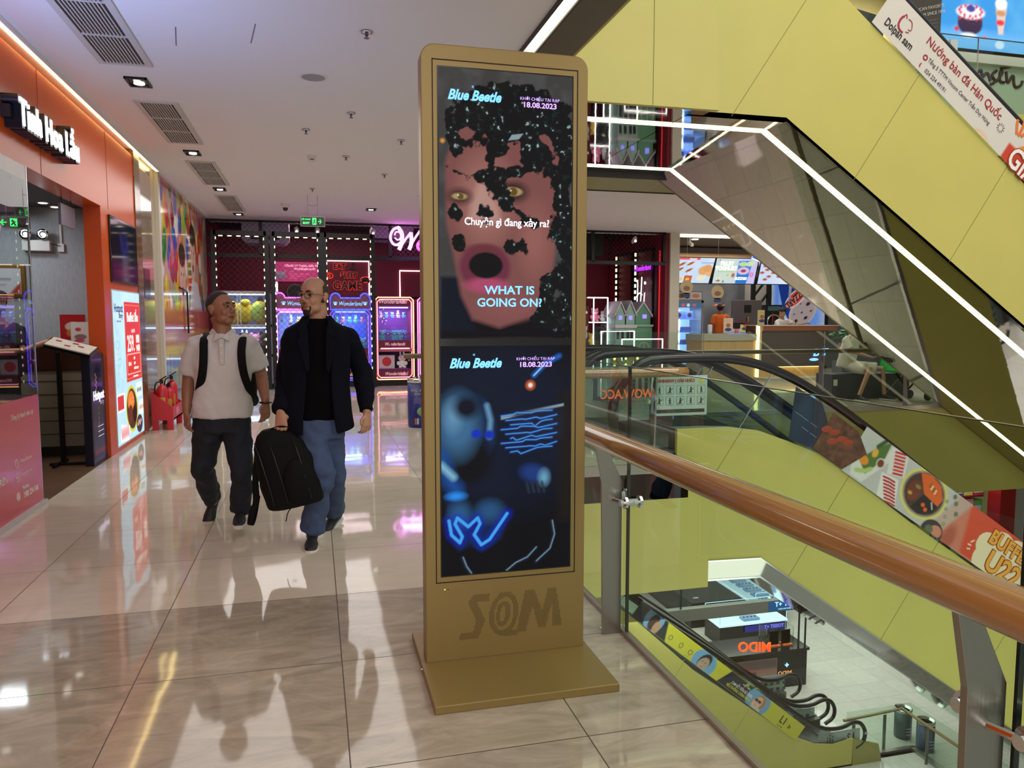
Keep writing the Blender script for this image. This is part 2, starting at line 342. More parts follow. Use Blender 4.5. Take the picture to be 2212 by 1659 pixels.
# escalators -------------------------------------------------
def poly_off(pts, d): return [(x, z + d) for x, z in pts]
def interp(pts, x):
    for (a, b), (c, d) in zip(pts[:-1], pts[1:]):
        if a <= x <= c: return b + (d - b) * (x - a) / (c - a)
    return pts[0][1] if x < pts[0][0] else pts[-1][1]
def escalator(label, Y0, Y1, top, under, rail, newel, joints, xend, group='escalators in the atrium', steps=True, ledy=None, lanes=None, trim=False, tail=()):
    t = thing('escalator', label, 'escalator', (top[0][0], Y0, 0), group)
    x0 = top[0][0]; prof = top + under[::-1]
    MB().prism(prof, 1, Y0, Y0 + .05).build('side_panel', OLIVE, t)
    MB().prism(prof, 1, Y1 - .05, Y1).build('side_panel', OLIVE, t)
    # hairline joints across the near cladding
    for x in joints:
        j = MB()
        a = Vector((x, interp(top, x))); d = Vector((-.56, -.83)); q = a + d * .1
        while q.y > interp(under, q.x) + .02 and q.x > x0: q = q + d * .02
        n = Vector((d.y, -d.x)) * .0025
        j.prism([tuple(a + n), tuple(a - n), tuple(q - n), tuple(q + n)], 1, Y0 - .002, Y0 + .001)
        j.build('panel_joint', mat('panel_joint', (120, 116, 50), .6), t)
    u = MB()
    for (a, b), (c, d) in zip(under[:-1], under[1:]):
        u.prism([(a, b), (c, d), (c, d + .04), (a, b + .04)], 1, Y0 + .0, Y1)
    u.build('underside', MIRROR, t)
    if trim:
        for k, (o, hh, m) in enumerate(((-.015, .19, MIRROR), (-.02, .02, CHROME))):
            s = MB()
            for (a, b), (c, d) in zip(under[:-1], under[1:]):
                if k: s.prism([(a, b - .02), (c, d - .02), (c, d), (a, b)], 1, Y0 + o, Y0 + .01); s.prism([(a, b + .19), (c, d + .19), (c, d + .205), (a, b + .205)], 1, Y0 + o, Y0)
                else: s.prism([(a, b), (c, d), (c, d + hh), (a, b + hh)], 1, Y0 + o, Y0)
            s.build('mirror_trim' if not k else 'trim_line', m, t)
    for ly in (ledy or ()):
        s = MB()
        for i, ((a, b), (c, d)) in enumerate(zip(under[:-1], under[1:])):
            s.prism([(a, b - .012), (c, d - .012), (c, d + .001), (a, b + .001)], 1, ly - .045, ly + .045)
        s.build('led_strip', LEDW, t)
    lanes = lanes or [(Y0 + .06, Y0 + (Y1 - Y0) * .44), (Y0 + (Y1 - Y0) * .52, Y1 - .2)]
    for (la, lb_) in lanes:
        for ly in (la, lb_):
            gl = [p for p in top if p[0] >= newel[0][0] - .05]
            up_ = [p for p in rail if p[0] >= newel[0][0]]
            pts = [(x, interp(rail, x) - .03) for x in np.linspace(newel[0][0] - .02, xend, 40)] + [(x, interp(top, x)) for x in np.linspace(xend, x0 + .02, 40)] + [(x, z) for x, z in newel[::-1][1:-1] if z > top[0][1]]
            MB().prism(pts, 1, ly + .01, ly + .022).build('balustrade_glass', GLASS, t)
            path = [(x, ly + .015, z) for x, z in newel[::-1]] + [(x, ly + .015, z) for x, z in up_] + [(x, ly + .015, z) for x, z in tail]
            path = smooth_path(path, 3)
            MB().tube(path, (.05, .042), 12, ref=(0, 1, 0)).build('handrail', RUBBER, t, smooth=True)
            for xj in (joints if ly == lanes[0][0] else joints[::2]):
                k = MB()
                a = Vector((xj, interp(top, xj))); q = Vector(a); d = Vector((.56, .83))
                while q.y < interp(rail, q.x) - .04 and q.x < xend: q += d * .02
                n = Vector((d.y, -d.x)) * .004
                k.prism([tuple(a + n), tuple(a - n), tuple(q - n), tuple(q + n)], 1, ly + .004, ly + .026)
                k.build('glass_joint', CHROME, t)
        s = MB()   # treads
        x = newel[0][0] - .2; ex = xend
        while x < ex:
            z = interp(top, x) - .22; z2 = interp(top, x + .4) - .22
            s.box(x, x + .4, la + .15, lb_ - .12, z2 - .15, z2); x += .4
        s.build('steps', mat('step_metal', (96, 98, 100), .4, .8), t)
        sk = MB()
        pt = [(x, interp(top, x)) for x in np.linspace(x0, xend, 30)]
        for ly, o in ((la, .0), (lb_ - .12, .0)): sk.prism(pt + poly_off(pt, -.3)[::-1], 1, ly, ly + .14)
        sk.build('skirt', mat('skirt_steel', (110, 112, 110), .3, .9), t)
    mid = [(x, interp(top, x) + .02) for x in np.linspace(x0, xend, 30)]
    MB().prism(mid + poly_off(mid, -.15)[::-1], 1, lanes[0][1] + .03, lanes[1][0]).build('centre_deck', mat('deck_steel', (128, 128, 120), .25, .9), t)
    return t
def smooth_path(p, it=2):
    p = [Vector(q) for q in p]
    for _ in range(it):
        q = [p[0]]
        for a, b in zip(p[:-1], p[1:]): q += [a * .75 + b * .25, a * .25 + b * .75]
        p = q + [p[-1]]
    return p
RUBBER = mat('black_rubber', (16, 15, 16), .3)
def ext_line(a, b, x): return (x, a[1] + (b[1] - a[1]) * (x - a[0]) / (b[0] - a[0]))
# going up to the floor above
t3 = [(4.0, 5.3), (4.85, 5.28), (5.798, 4.58), (7.953, 2.996)]; t3 += [ext_line(t3[2], t3[3], 11.3), (11.75, .34), (12.3, .30), (14.4, .30)]
r3 = [(3.6, 6.2), (4.6, 6.14), (6.344, 4.824), (7.903, 3.695)]; r3 += [ext_line(r3[2], r3[3], 11.4), (11.9, 1.0), (12.6, .98), (13.5, .98)]
u3 = [(3.7, 3.5), (4.82, 3.5), (8.07, 1.33)]; u3 += [ext_line(u3[1], u3[2], 12.2), (14.4, -1.45)]
ESC_UP = escalator('yellow-green clad escalator rising overhead with mirrored, light-striped underside', 7.2, 10.44, t3, u3, r3, [(3.6, 6.2), (3.45, 6.0), (3.45, 5.6)], [5.2, 6.45, 7.7, 8.9, 10.1], 13.4, ledy=(7.62, 9.87), tail=[(13.75, .9), (13.9, .65), (13.8, .4), (13.6, .33)])
# going down from this floor
t2 = [(3.64, .30), (4.25, .297), (4.6, .25), (4.945, .128), (5.369, -.038), (5.9, -.4)]; a_, b_ = (6.587, -.879), (7.723, -1.622)
t2 += [a_, b_, ext_line(a_, b_, 12.0), (12.5, -4.72), (13.0, -4.80), (15.2, -4.80)]
r2 = [(3.35, 1.02), (3.557, 1.035), (4.139, 1.039), (4.468, 1.0), (4.805, .905), (5.211, .723), (5.816, .364), (6.987, -.447), (8.125, -1.24)]; r2 += [ext_line(r2[-2], r2[-1], 12.2), (12.8, -4.05), (13.4, -4.1), (14.2, -4.1)]
u2 = [(3.64, -1.32), (4.651, -1.346), (7.27, -3.147)]; u2 += [ext_line(u2[1], u2[2], 12.2), (15.2, -6.5)]
ESC_MID = escalator('yellow-green clad escalator descending from this floor, food pictures on its glass', 7.2, 10.25, t2, u2, r2,
    [(3.35, 1.02), (3.2, .965), (3.05, .79), (2.93, .55), (2.95, .3), (3.02, .16), (3.26, .03), (3.64, .03)], [4.4, 5.75, 7.0, 8.3, 9.6, 10.9], 14.0, trim=True, tail=[(14.5, -4.2), (14.65, -4.45), (14.55, -4.7), (14.3, -4.78)])
struct('floor_right_landing', MB().box(14.3, 26, -4, 10.46, -.35, 0), FLOOR)
struct('floor_right_landing_lower', MB().box(15.2, 26, -4, 13.5, -5.3, -5.1), LOWF)
struct('floor_landing_plate', MB().box(2.95, 3.64, 7.4, 8.4, 0, .012).box(2.95, 3.64, 8.9, 10, 0, .012), STEEL)
# ======================= DISPLAY KIOSK =======================
KY = 3.035
k = thing('advertising_kiosk', 'tall gold free-standing advertising totem with two stacked bright screens', 'digital display', (.763, KY, 0))
def rrect(x0, x1, z0, z1, r, n=8, bottom=False):
    p = [(x0, z0), (x1, z0)]
    for cx, a0 in ((x1 - r, 0), (x0 + r, 90)):
        for i in range(n + 1):
            a = R(a0 + 90 * i / n); p.append((cx + r * math.cos(a), z1 - r + r * math.sin(a)))
    return p
KX0, KX1, KZ = .42, 1.106, 2.512
MB().prism(rrect(KX0, KX1, .03, KZ, .055), 1, KY, KY + .085).build('body', GOLD, k, bevel=.004)
FX0, FX1, FZ0, FZ1 = .463, 1.063, .365, 2.455
SX0, SX1, SZ0, SZ1 = .488, 1.038, .395, 2.425
fr = MB()
for a, b, c, d in ((FX0, FX1, FZ1 - .004, FZ1), (FX0, FX1, FZ0, FZ0 + .004), (FX0, FX0 + .004, FZ0, FZ1), (FX1 - .004, FX1, FZ0, FZ1)): fr.box(a, b, KY - .0012, KY + .001, c, d)
fr.build('frame_gap', mat('gap_black', (18, 14, 8), .8), k)
MB().box(SX0 - .005, SX1 + .005, KY - .0015, KY, SZ0 - .005, SZ1 + .005).build('screen_bezel', mat('bezel_black', (6, 6, 7), .15), k)
bs = MB().prism([(.40, 2.67), (1.125, 2.67), (1.125, 3.36), (.40, 3.36)], 2, 0, .032).build('base_plate', GOLD, k, bevel=.003)
sc = MB().lathe([(.0, 0), (.006, 0), (.006, .004), (0, .005)], (.396, 3.02, .016), 8, 'x').build('screw', CHROME, k)
ind = MB().box(.497, .501, KY - .002, KY, .335, .339).build('power_light', glow('power', (190, 230, 60), 2), k)
MB().box(.512, .515, KY - .002, KY, .335, .338).build('infrared_port', mat('gap_black', (18, 14, 8), .8), k)
# perforated speaker grille in the shape of the maker's letters, as small round holes
A = Art(.45, .20, 170, 80, (0, 0, 0))
on = (255, 255, 255)
A.poly([(.06, .195), (.135, .195), (.125, .165), (.075, .165), (.115, .085), (.08, .01), (.0, .01), (.008, .04), (.06, .04), (.075, .085), (.04, .165)], on)
A.ell(.193, .105, .062, .096, on, ang=-8); A.ell(.193, .105, .042, .072, (0, 0, 0), ang=-8)
A.ell(.19, .105, .031, .055, on, ang=-8); A.ell(.188, .103, .012, .034, (0, 0, 0), ang=-8); A.rect(.19, .006, .25, .03, on)
A.poly([(.247, .02), (.288, .02), (.318, .125), (.346, .03), (.376, .03), (.406, .13), (.41, .03), (.45, .03), (.425, .195), (.385, .195), (.362, .1), (.328, .195), (.285, .195)], on)
holes = MB(); st = .0058
for i in range(78):
    for j in range(35):
        x = i * st; z = j * st + (st / 2 if i % 2 else 0)
        xi, zi = min(169, int(x / .45 * 169)), min(79, int(z / .20 * 79))
        if x < .45 and z < .2 and A.C[zi, xi, 0] > .5:
            X, Z = .555 + x, .105 + z; r = .0016
            holes.quad((X - r, KY - .0006, Z - r), (X + r, KY - .0006, Z - r), (X + r, KY - .0006, Z + r), (X - r, KY - .0006, Z + r))
holes.build('speaker_holes', mat('hole_dark', (58, 44, 16), .9), k, fix=False)
# two pictures on the screens (plain stand-ins for the film stills)
sw, sh = SX1 - SX0, (SZ1 - SZ0)
A = Art(sw, sh * .52, 230, 430, (70, 70, 68)); hh = sh * .52
px_ = lambda x: (x - 949) / 296 * sw
py_ = lambda y: (690 - y) / 553 * hh
pr2 = lambda *p: [(px_(x), py_(y)) for x, y in p]
n1 = A.noise(14, 3); n2 = A.noise(16, 5, 5); n3 = A.noise(60, 8, 3)
A.mask((n1 - .42) * 3, (96, 96, 96), .6); A.rect(0, 0, sw, .10, (3, 5, 9), soft=.06); A.poly(pr2((949, 560), (1000, 560), (1030, 690), (949, 690)), (8, 20, 36), soft=.02)
A.poly(pr2((962, 330), (975, 290), (1000, 240), (1100, 210), (1200, 250), (1225, 330), (1215, 450), (1200, 560), (1165, 640), (1080, 668), (1020, 650), (995, 600), (980, 520), (964, 450)), (142, 88, 84), soft=.02)
A.ell(px_(1050), py_(400), .10, .16, (186, 128, 116), soft=.10, a=.85); A.ell(px_(1160), py_(480), .06, .12, (176, 112, 104), soft=.08, a=.8); A.ell(px_(1100), py_(620), .10, .05, (160, 96, 96), soft=.07, a=.8)
A.poly(pr2((1036, 360), (1050, 365), (1078, 415), (1082, 440), (1045, 455), (1012, 440), (1018, 410)), (206, 158, 146), soft=.03); A.ell(px_(1050), py_(445), .022, .012, (90, 40, 40), soft=.008); A.ell(px_(1018), py_(448), .012, .008, (100, 50, 50), soft=.008)
for x, y, r in ((993, 395, .030), (1109, 381, .042)):
    A.ell(px_(x), py_(y), r * 1.5, r, (74, 44, 44), soft=.03); A.ell(px_(x), py_(y), r, r * .42, (190, 168, 112), soft=.006); A.ell(px_(x) + .004, py_(y), r * .42, r * .4, (110, 84, 34), soft=.006); A.ell(px_(x) - .006, py_(y) + .004, .004, .003, (255, 245, 220), soft=.003)
A.ell(px_(1048), py_(540), .105, .092, (120, 52, 74), soft=.02); A.ell(px_(1052), py_(578), .085, .030, (196, 84, 122), soft=.02); A.ell(px_(1045), py_(505), .07, .022, (120, 56, 64), soft=.02); A.ell(px_(1050), py_(536), .070, .052, (10, 11, 12), soft=.008)
d = np.full(A.X.shape, 9.)
def sd_ell(x, y, rx, ry): u, v = (A.X - px_(x)) / rx, (A.Y - py_(y)) / ry; return (np.hypot(u, v) - 1) * min(rx, ry)
def sd_seg(p, t):
    o = np.full(A.X.shape, 9.); p = pr2(*p)
    for (x0, y0), (x1, y1) in zip(p[:-1], p[1:]):
        h = np.clip(((A.X - x0) * (x1 - x0) + (A.Y - y0) * (y1 - y0)) / ((x1 - x0) ** 2 + (y1 - y0) ** 2), 0, 1); o = np.minimum(o, np.hypot(A.X - x0 - h * (x1 - x0), A.Y - y0 - h * (y1 - y0)))
    return o - t / 2
for q in (sd_ell(1110, 225, .25, .115), sd_ell(1080, 275, .05, .06), sd_ell(1160, 290, .07, .085), sd_seg([(962, 335), (1010, 352), (1060, 345), (1095, 352), (1160, 325)], .028), sd_seg([(1065, 352), (1085, 380), (1100, 410), (1150, 440)], .045), sd_ell(1140, 440, .045, .022), sd_seg([(975, 395), (990, 430), (1000, 500)], .026), sd_ell(1035, 430, .02, .008), sd_seg([(1110, 470), (1112, 510)], .02), sd_seg([(1128, 470), (1142, 525)], .010), sd_seg([(1222, 240), (1228, 400), (1232, 690)], .10), sd_ell(1205, 340, .045, .08), sd_ell(1195, 580, .045, .085), sd_ell(1190, 650, .07, .05), sd_seg([(970, 250), (985, 320)], .03), sd_ell(1030, 270, .06, .03), sd_seg([(1060, 290), (1062, 335)], .018)): d = np.minimum(d, q)
bl = -(d + (n2 - .5) * .11 + (n3 - .5) * .02) / .006
A.mask(bl, (11, 14, 14)); A.mask(np.clip((n3 - .58) * 14, 0, 1) * np.clip(bl * .2, 0, 1), (26, 44, 42), .8); A.mask(np.clip((n3 - .74) * 30, 0, 1) * np.clip(bl * .2, 0, 1), (190, 215, 210), .9)
A.poly(pr2((1100, 276), (1108, 264), (1134, 260), (1124, 272)), (170, 196, 205), soft=.003, a=.8); A.ell(px_(957), py_(284), .008, .008, (255, 170, 60), soft=.01)
A.rect(.0, 0, sw, .03, (4, 5, 7), soft=.02)
A.place('upper_screen_picture', (SX0, KY - .0025, SZ1 - hh), (1, 0, 0), (0, 0, 1), k, emit=.7, rough=.12)
lh = sh - hh - .03
A = Art(sw, lh, 190, 330, (4, 6, 10))
n1 = A.noise(20, 11); A.ell(.25, .60, .35, .35, (10, 26, 50), soft=.2, a=.7); A.rect(.5, .2, .56, .75, (26, 22, 18), soft=.05)
A.poly([(.25, .655), (.52, .70), (.52, .69), (.25, .64)], (150, 175, 190), soft=.006)
A.rect(.3, .55, .52, .68, (26, 32, 46), soft=.03, a=.8)
for i in range(9):
    y = .655 - i * .019; q = (i * 7) % 5 * .02; p = [(.25 + .02 * (i % 3), y), (.30 + q, y + .004), (.315 + q, y + .012 - .01 * (i % 3)), (.38 + q * .5, y + .01), (.40 + q * .5, y + .016 - .012 * (i % 2)), (.47 + .02 * (i % 2), y + .018)]
    A.seg(p, .009, (20, 60, 170), soft=.01, a=.8); A.seg(p, .003, (90, 190, 255), soft=.003)
A.seg([(.39, .82), (.44, .87), (.5, .90)], .012, (30, 120, 230), soft=.02); A.seg([(.39, .82), (.43, .86)], .005, (170, 225, 255))
# soft blue domes and a glowing zigzag
A.ell(.105, .60, .125, .16, (14, 40, 78), soft=.012); 
A.ell(.10, .68, .055, .075, (8, 14, 26), soft=.06, a=.8); A.ell(.11, .48, .10, .10, (5, 7, 12), soft=.05)
A.ell(.07, .62, .08, .12, (70, 124, 168), soft=.07, a=.8); A.ell(.05, .66, .03, .05, (120, 170, 205), soft=.05, a=.7); A.ell(.105, .695, .05, .045, (10, 18, 34), soft=.04); A.seg([(.19, .70), (.205, .64), (.20, .57)], .016, (110, 165, 205), soft=.02); A.ell(.145, .585, .02, .018, (14, 50, 200), soft=.012); A.ell(.2, .58, .02, .018, (14, 50, 190), soft=.012)
A.seg([(.0, .50), (.03, .40), (.06, .36)], .05, (20, 80, 160), soft=.05); A.seg([(.0, .46), (.05, .41)], .018, (150, 215, 240), soft=.03)
A.ell(.06, .33, .035, .016, (40, 150, 255), soft=.02)
A.ell(.39, .41, .055, .035, (26, 60, 130), soft=.03, ang=-15); A.ell(.435, .39, .02, .028, (110, 170, 200), soft=.03)
for i in range(4): A.seg([(.36 + i * .022, .37), (.37 + i * .022, .33)], .01, (38, 50, 70), soft=.01)
A.poly([(.02, .31), (.10, .29), (.13, .26), (.17, .30), (.23, .30), (.28, .24), (.25, .14), (.17, .09), (.12, .12), (.07, .10), (.03, .19)], (10, 34, 76), soft=.02)
A.ell(.075, .25, .04, .05, (50, 110, 160), soft=.05, a=.7); A.ell(.2, .26, .05, .04, (44, 100, 150), soft=.05, a=.7)
zz = [(.03, .23), (.04, .17), (.075, .135), (.085, .16), (.055, .215), (.065, .24), (.11, .20), (.15, .235), (.16, .21), (.135, .165), (.165, .12), (.20, .14), (.275, .245)]
A.seg(zz, .035, (0, 40, 200), soft=.03, a=.7); A.seg(zz, .013, (70, 175, 255), soft=.004)
for p in ([(.27, .0), (.31, .03), (.36, .05), (.40, .09)], [(.40, .03), (.46, .08), (.48, .14), (.47, .2)], [(.085, .07), (.1, .03), (.12, .0)]):
    A.seg(p, .014, (24, 34, 52), soft=.01); A.seg([(x + .003, y + .003) for x, y in p], .004, (130, 165, 190), soft=.005)
A.ell(.375, .78, .016, .016, (255, 120, 40), soft=.02); A.ell(.375, .78, .009, .009, (235, 250, 255), soft=.006)
A.place('lower_screen_picture', (SX0, KY - .0025, SZ0), (1, 0, 0), (0, 0, 1), k, emit=.8, rough=.12)
XR, ZU = (1, 0, 0), (0, 0, 1)
def tk(n, s, size, m, x, z, **kw): return text(n, s, size, m, (x, KY - .0035, z), XR, ZU, k, ext=.0005, **kw)
TB = glow('title_blue', (110, 190, 255), .95); TV = glow('title_violet', (196, 160, 255), .9); TW = glow('caption_white', (225, 235, 250), .95)
for z in (2.322, 1.268):
    tk('film_title', 'Blue Beetle', .054, TB, .63, z, shear=.35, bold=.0018, sx=.86)
    tk('film_title_mark', '®', .012, TB, .625, z + .035)
for z, x in ((2.315, .9), (1.272, .885)):
    tk('release_caption', 'KHỞI CHIẾU TẠI RẠP', .0165, TV, x, z + .012, sx=1.05); tk('release_date', '18.08.2023', .029, TV, x, z - .012, bold=.0006, sx=1.12)
tk('subtitle', 'Chuyện gì đang xảy ra?', .041, TW, .765, 1.835, bold=.0006, sx=.9)
tk('headline', 'WHAT IS', .047, TB, .775, 1.563, bold=.001, sx=1.1); tk('headline', 'GOING ON?', .047, TB, .775, 1.513, bold=.001, sx=1.05)
# ======================= RAILING BESIDE THE VOID =======================
rg = thing('glass_railing', 'glass railing with round varnished wooden handrail on bent steel posts beside gold totem', 'railing', (1.3, 3, 0))
WOOD = mat('varnished_wood', (146, 112, 64), .16, 0, noise=.22, nscale=6, coat=.6, stretch=(9, .35, 9))
MB().tube(smooth_path([(1.21, -1.2, .925), (1.21, 2.0, .925), (1.21, 6.6, .925), (1.3, 6.83, .925), (1.6, 6.84, .925), (3.55, 6.84, .925)], 2), .0475, 20).build('handrail', WOOD, rg, smooth=True)
for py in (-.78, 1.2, 3.2, 5.2):
    MB().prism([(1.256, 0), (1.345, 0), (1.343, .715), (1.265, .875), (1.212, .885), (1.246, .715)], 1, py - .009, py + .009).build('post', STEEL, rg, bevel=.001)
    MB().lathe([(.035, 0), (.035, .008), (.012, .01), (.012, .02)], (1.3, py + .05, .0), 12).build('bolt', CHROME, rg)
    for dy, dz in ((.075, .0), (-.075, .0)):
        b = MB().tube([(1.30, py, .63), (1.318, py + dy * .8, .63)], .009, 8)
        b.tube([(1.305, py + dy, .63), (1.40, py + dy, .63)], .016, 14).lathe([(.028, 0), (.028, .012)], (1.395, py + dy, .63), 16, 'x').lathe([(.028, 0), (.028, .012)], (1.325, py + dy, .63), 16, 'x')
        b.build('glass_clamp', CHROME, rg, smooth=False)
for y0, y1 in ((-.79, 1.172), (1.188, 3.147), (3.163, 5.16), (5.176, 6.85)):
    MB().box(1.352, 1.364, y0, y1, -.05, 1.235).build('glass_pane', GLASSG, rg)
    MB().box(1.3515, 1.3645, y0, y1, 1.2345, 1.237).build('pane_edge', mat('pane_edge_top', (70, 84, 80), .2, .5), rg)
    MB().box(1.351, 1.365, y1 + .001, y1 + .009, -.05, 1.235).build('pane_gasket', GEDGE, rg)
for x0, x1 in ((1.37, 2.3), (2.31, 3.3)):
    MB().box(x0, x1, 6.905, 6.917, -.03, 1.235).build('glass_pane', GLASSG, rg)
for x in (1.8, 3.22):
    MB().prism([(6.86, 0), (6.93, 0), (6.93, .7), (6.86, .89), (6.82, .89)], 0, x - .009, x + .009).build('post', STEEL, rg)
# railing along the far edge of the opening
bk = thing('glass_railing', 'glass railing on far side of the opening with thin wooden rail, before dark snack counter', 'railing', (5, 10.6, 0))
MB().tube([(1.2, 10.62, .93), (9.6, 10.62, .93)], .035, 12).build('handrail', mat('far_rail_wood', (120, 96, 62), .25, .2), bk, smooth=True)
for x in (1.6, 3.7, 5.75, 7.87, 9.5):
    MB().prism([(10.56, 0), (10.64, 0), (10.66, .92), (10.58, .7)], 0, x - .01, x + .01).build('post', STEEL, bk)
for x0, x1 in ((1.3, 3.67), (3.68, 5.73), (5.74, 7.85), (7.86, 10.2)):
    MB().box(x0, x1, 10.52, 10.532, -.03, 1.25).build('glass_pane', GLASSG, bk)
    MB().box(x1, x1 + .006, 10.519, 10.533, -.03, 1.25).build('pane_gasket', mat('pane_gasket_light', (180, 190, 190), .3, .5), bk)
# ======================= LEFT SIDE: RESTAURANT FRONT =======================
WX = -2.09
YR = (0, 1, 0)
ORANGE = mat('orange_gloss_panel', (208, 88, 26), .2, bump=.06, bscale=1.1, spec=.1)
ORANGE_D = mat('orange_side_panel', (196, 72, 12), .4)
DARKC = mat('restaurant_ceiling', (86, 86, 90), .7)
struct('wall_left_fascia', MB().box(WX - .22, WX, -4, 10.32, 2.60, 3.42), ORANGE)
struct('trim_9', MB().box(WX - .004, WX + .002, 6.99, 6.995, 2.6, 3.42).box(WX - .004, WX + .002, 9.05, 9.055, 2.6, 3.42), mat('orange_joint', (120, 44, 8), .6))
struct('trim_cove_light', MB().box(WX + .012, WX + .05, -3.9, 11.7, 3.482, 3.492), glow('cove', (255, 226, 150), 5.5))
struct('ceiling_cove', MB().box(WX - .22, WX + .0, -4, 17, 3.5, 3.75), CEIL)
struct('trim_cove_lip', MB().box(WX + .07, WX + .085, -4, 16.6, 3.462, 3.5), CEIL)
struct('wall_left_pier', MB().box(-2.22, WX, 8.75, 10.32, 0, 2.6), ORANGE)
struct('trim_pier_side', MB().box(-2.25, WX - .001, 8.735, 8.75, 0, 2.6), ORANGE_D)
struct('wall_left_marble', MB().box(-2.24, WX + .012, 10.32, 10.62, 0, 3.5), mat('brown_marble', (112, 82, 52), .15, noise=.5, nscale=14, coat=.4))
struct('wall_left_beige', MB().box(-2.2, WX - .03, 10.62, 11.8, 0, 3.5), mat('beige_marble', (170, 150, 128), .06, noise=.08, nscale=3, coat=.8))
struct('trim_white_jamb', MB().box(-2.2, WX + .02, 11.78, 11.9, 0, 3.5), mat('cream_metal', (205, 200, 188), .4))
struct('wall_left_mural_backing', MB().box(-2.25, WX - .012, 11.9, 16.9, 0, 3.5), mat('grey_backing', (120, 116, 120), .6))
struct('wall_left_entry', MB().box(-2.25, -2.09, -4, 4.2, 0, 2.6), ORANGE)
# restaurant interior
struct('wall_restaurant_back', MB().box(-7, -2.22, 9.62, 9.75, 0, 2.8), mat('pale_grey_wallpaper', (160, 166, 172), .7, noise=.12, nscale=22, stretch=(3, 3, .5)))
struct('wall_restaurant_far', MB().box(-7.2, -7, 0, 9.75, 0, 2.8), mat('grey_blue_wall', (96, 102, 120), .7))
struct('wall_restaurant_near', MB().box(-7, -2.2, -.2, 0, 0, 2.8), mat('grey_blue_wall', (96, 102, 120), .7))
struct('ceiling_restaurant', MB().box(-7, -2.2, 0, 9.75, 2.68, 2.8), DARKC)
struct('floor_restaurant', MB().box(-7, -2.09, 0, 9.7, -.1, .0), mat('dark_timber_floor', (92, 66, 46), .35, noise=.3, nscale=5, stretch=(.4, 6, 1)))
area('restaurant_lamp', (-3.6, 7.8, 2.6), (0, 0, 0), .8, 26, (1, .93, .85))
area('restaurant_lamp', (-3.2, 9.0, 2.6), (0, 0, 0), .3, 7, (.85, .9, 1))
for (x, y) in ((-2.75, 9.2), (-2.72, 9.5), (-2.95, 8.0)):
    d = tag(MB().lathe([(.06, 0), (.06, .012), (.045, .012)], (x, y, 2.668), 16).build('ceiling_downlight', mat('white_plastic', (215, 215, 212), .4)), 'small round white downlight in the dark restaurant ceiling, ' + ('before the back wall' if y == 9.2 else 'farthest, right against the wall' if y == 9.5 else 'nearest the entrance'), 'ceiling light', 'restaurant downlights')
    MB().lathe([(.042, 0), (.042, .004)], (x, y, 2.664), 16).build('lamp', glow('lamp', (255, 248, 235), 5), d)
# shop window with red sticker
sw_ = thing('shop_window', 'tall clear shop window with red membership sticker along its foot', 'window', (WX, 5.5, 0))
for a, b in ((4.2, 5.42), (5.43, 6.64)):
    MB().box(WX - .01, WX, a, b, .03, 2.6).build('glass_pane', GLASS, sw_)
MB().box(WX - .012, WX + .002, 6.64, 6.65, .03, 2.6).build('pane_edge', CHROME, sw_)
MB().box(WX - .04, WX + .03, 4.2, 6.66, 0, .035).build('sill', mat('white_sill', (190, 188, 182), .35), sw_)
RED = mat('red_sticker', (196, 62, 56), .25, coat=.3)
st_ = MB().box(WX + .001, WX + .003, 4.2, 6.64, .035, .866).build('sticker', RED, sw_)
WT = mat('sticker_white', (232, 214, 208), .4)
def wtext(n, s, size, m, y, z, parent, x=WX + .004, **kw): return text(n, s, size, m, (x, y, z), YR, ZU, parent, ext=.0006, **kw)
wtext('sticker_heading', 'Đăng ký thành viên tại', .052, WT, 6.29, .745, sw_, sx=.92)
# (the machine-readable square is left out: a blank white card stands in its place)
wtext('sticker_line', 'HotpotStory.vn', .036, WT, 6.32, .415, sw_); wtext('sticker_line', 'hotpotstory.vn', .036, WT, 6.32, .315, sw_)
wtext('sticker_line', 'Hotline', .042, WT, 6.28, .215, sw_, bold=.0008); wtext('sticker_number', '1900 234 546', .062, WT, 6.38, .155, sw_, bold=.0018, sx=.9)
wtext('sticker_line', 'TRÊN', .07, WT, 5.86, .33, sw_, bold=.001)
for z, s in ((.41, 'f'), (.31, 'w'), (.17, '☎')):
    MB().tube([(WX + .004, 6.13 + .031 * math.cos(a), z + .031 * math.sin(a)) for a in np.linspace(0, 6.02, 20)], .0025, 6, closed=True).build('sticker_ring', WT, sw_)
    wtext('sticker_icon', s, .045, WT, 6.13, z, sw_, bold=.001)
# sign letters above the opening
sg = thing('shop_sign', 'illuminated white letters Tinh Hoa Lẩu on dark block over orange front', 'sign', (WX, 7.2, 2.95))
wl = glow('sign_white', (245, 248, 255), 2.2)
BK = mat('sign_backing', (18, 20, 30), .35)
for n, m, x, bo, ex in (('letter_backing', BK, WX + .055, .018, .055), ('letters', wl, WX + .115, .002, .006)):
    text(n, 'Tinh Hoa Lẩu', .27, m, (x, 6.93, 2.905), YR, ZU, sg, ext=ex, bold=bo, sx=.86, space=1.08)
MB().box(WX, WX + .06, 6.2, 7.65, 2.86, 2.95).build('backing_bar', BK, sg)
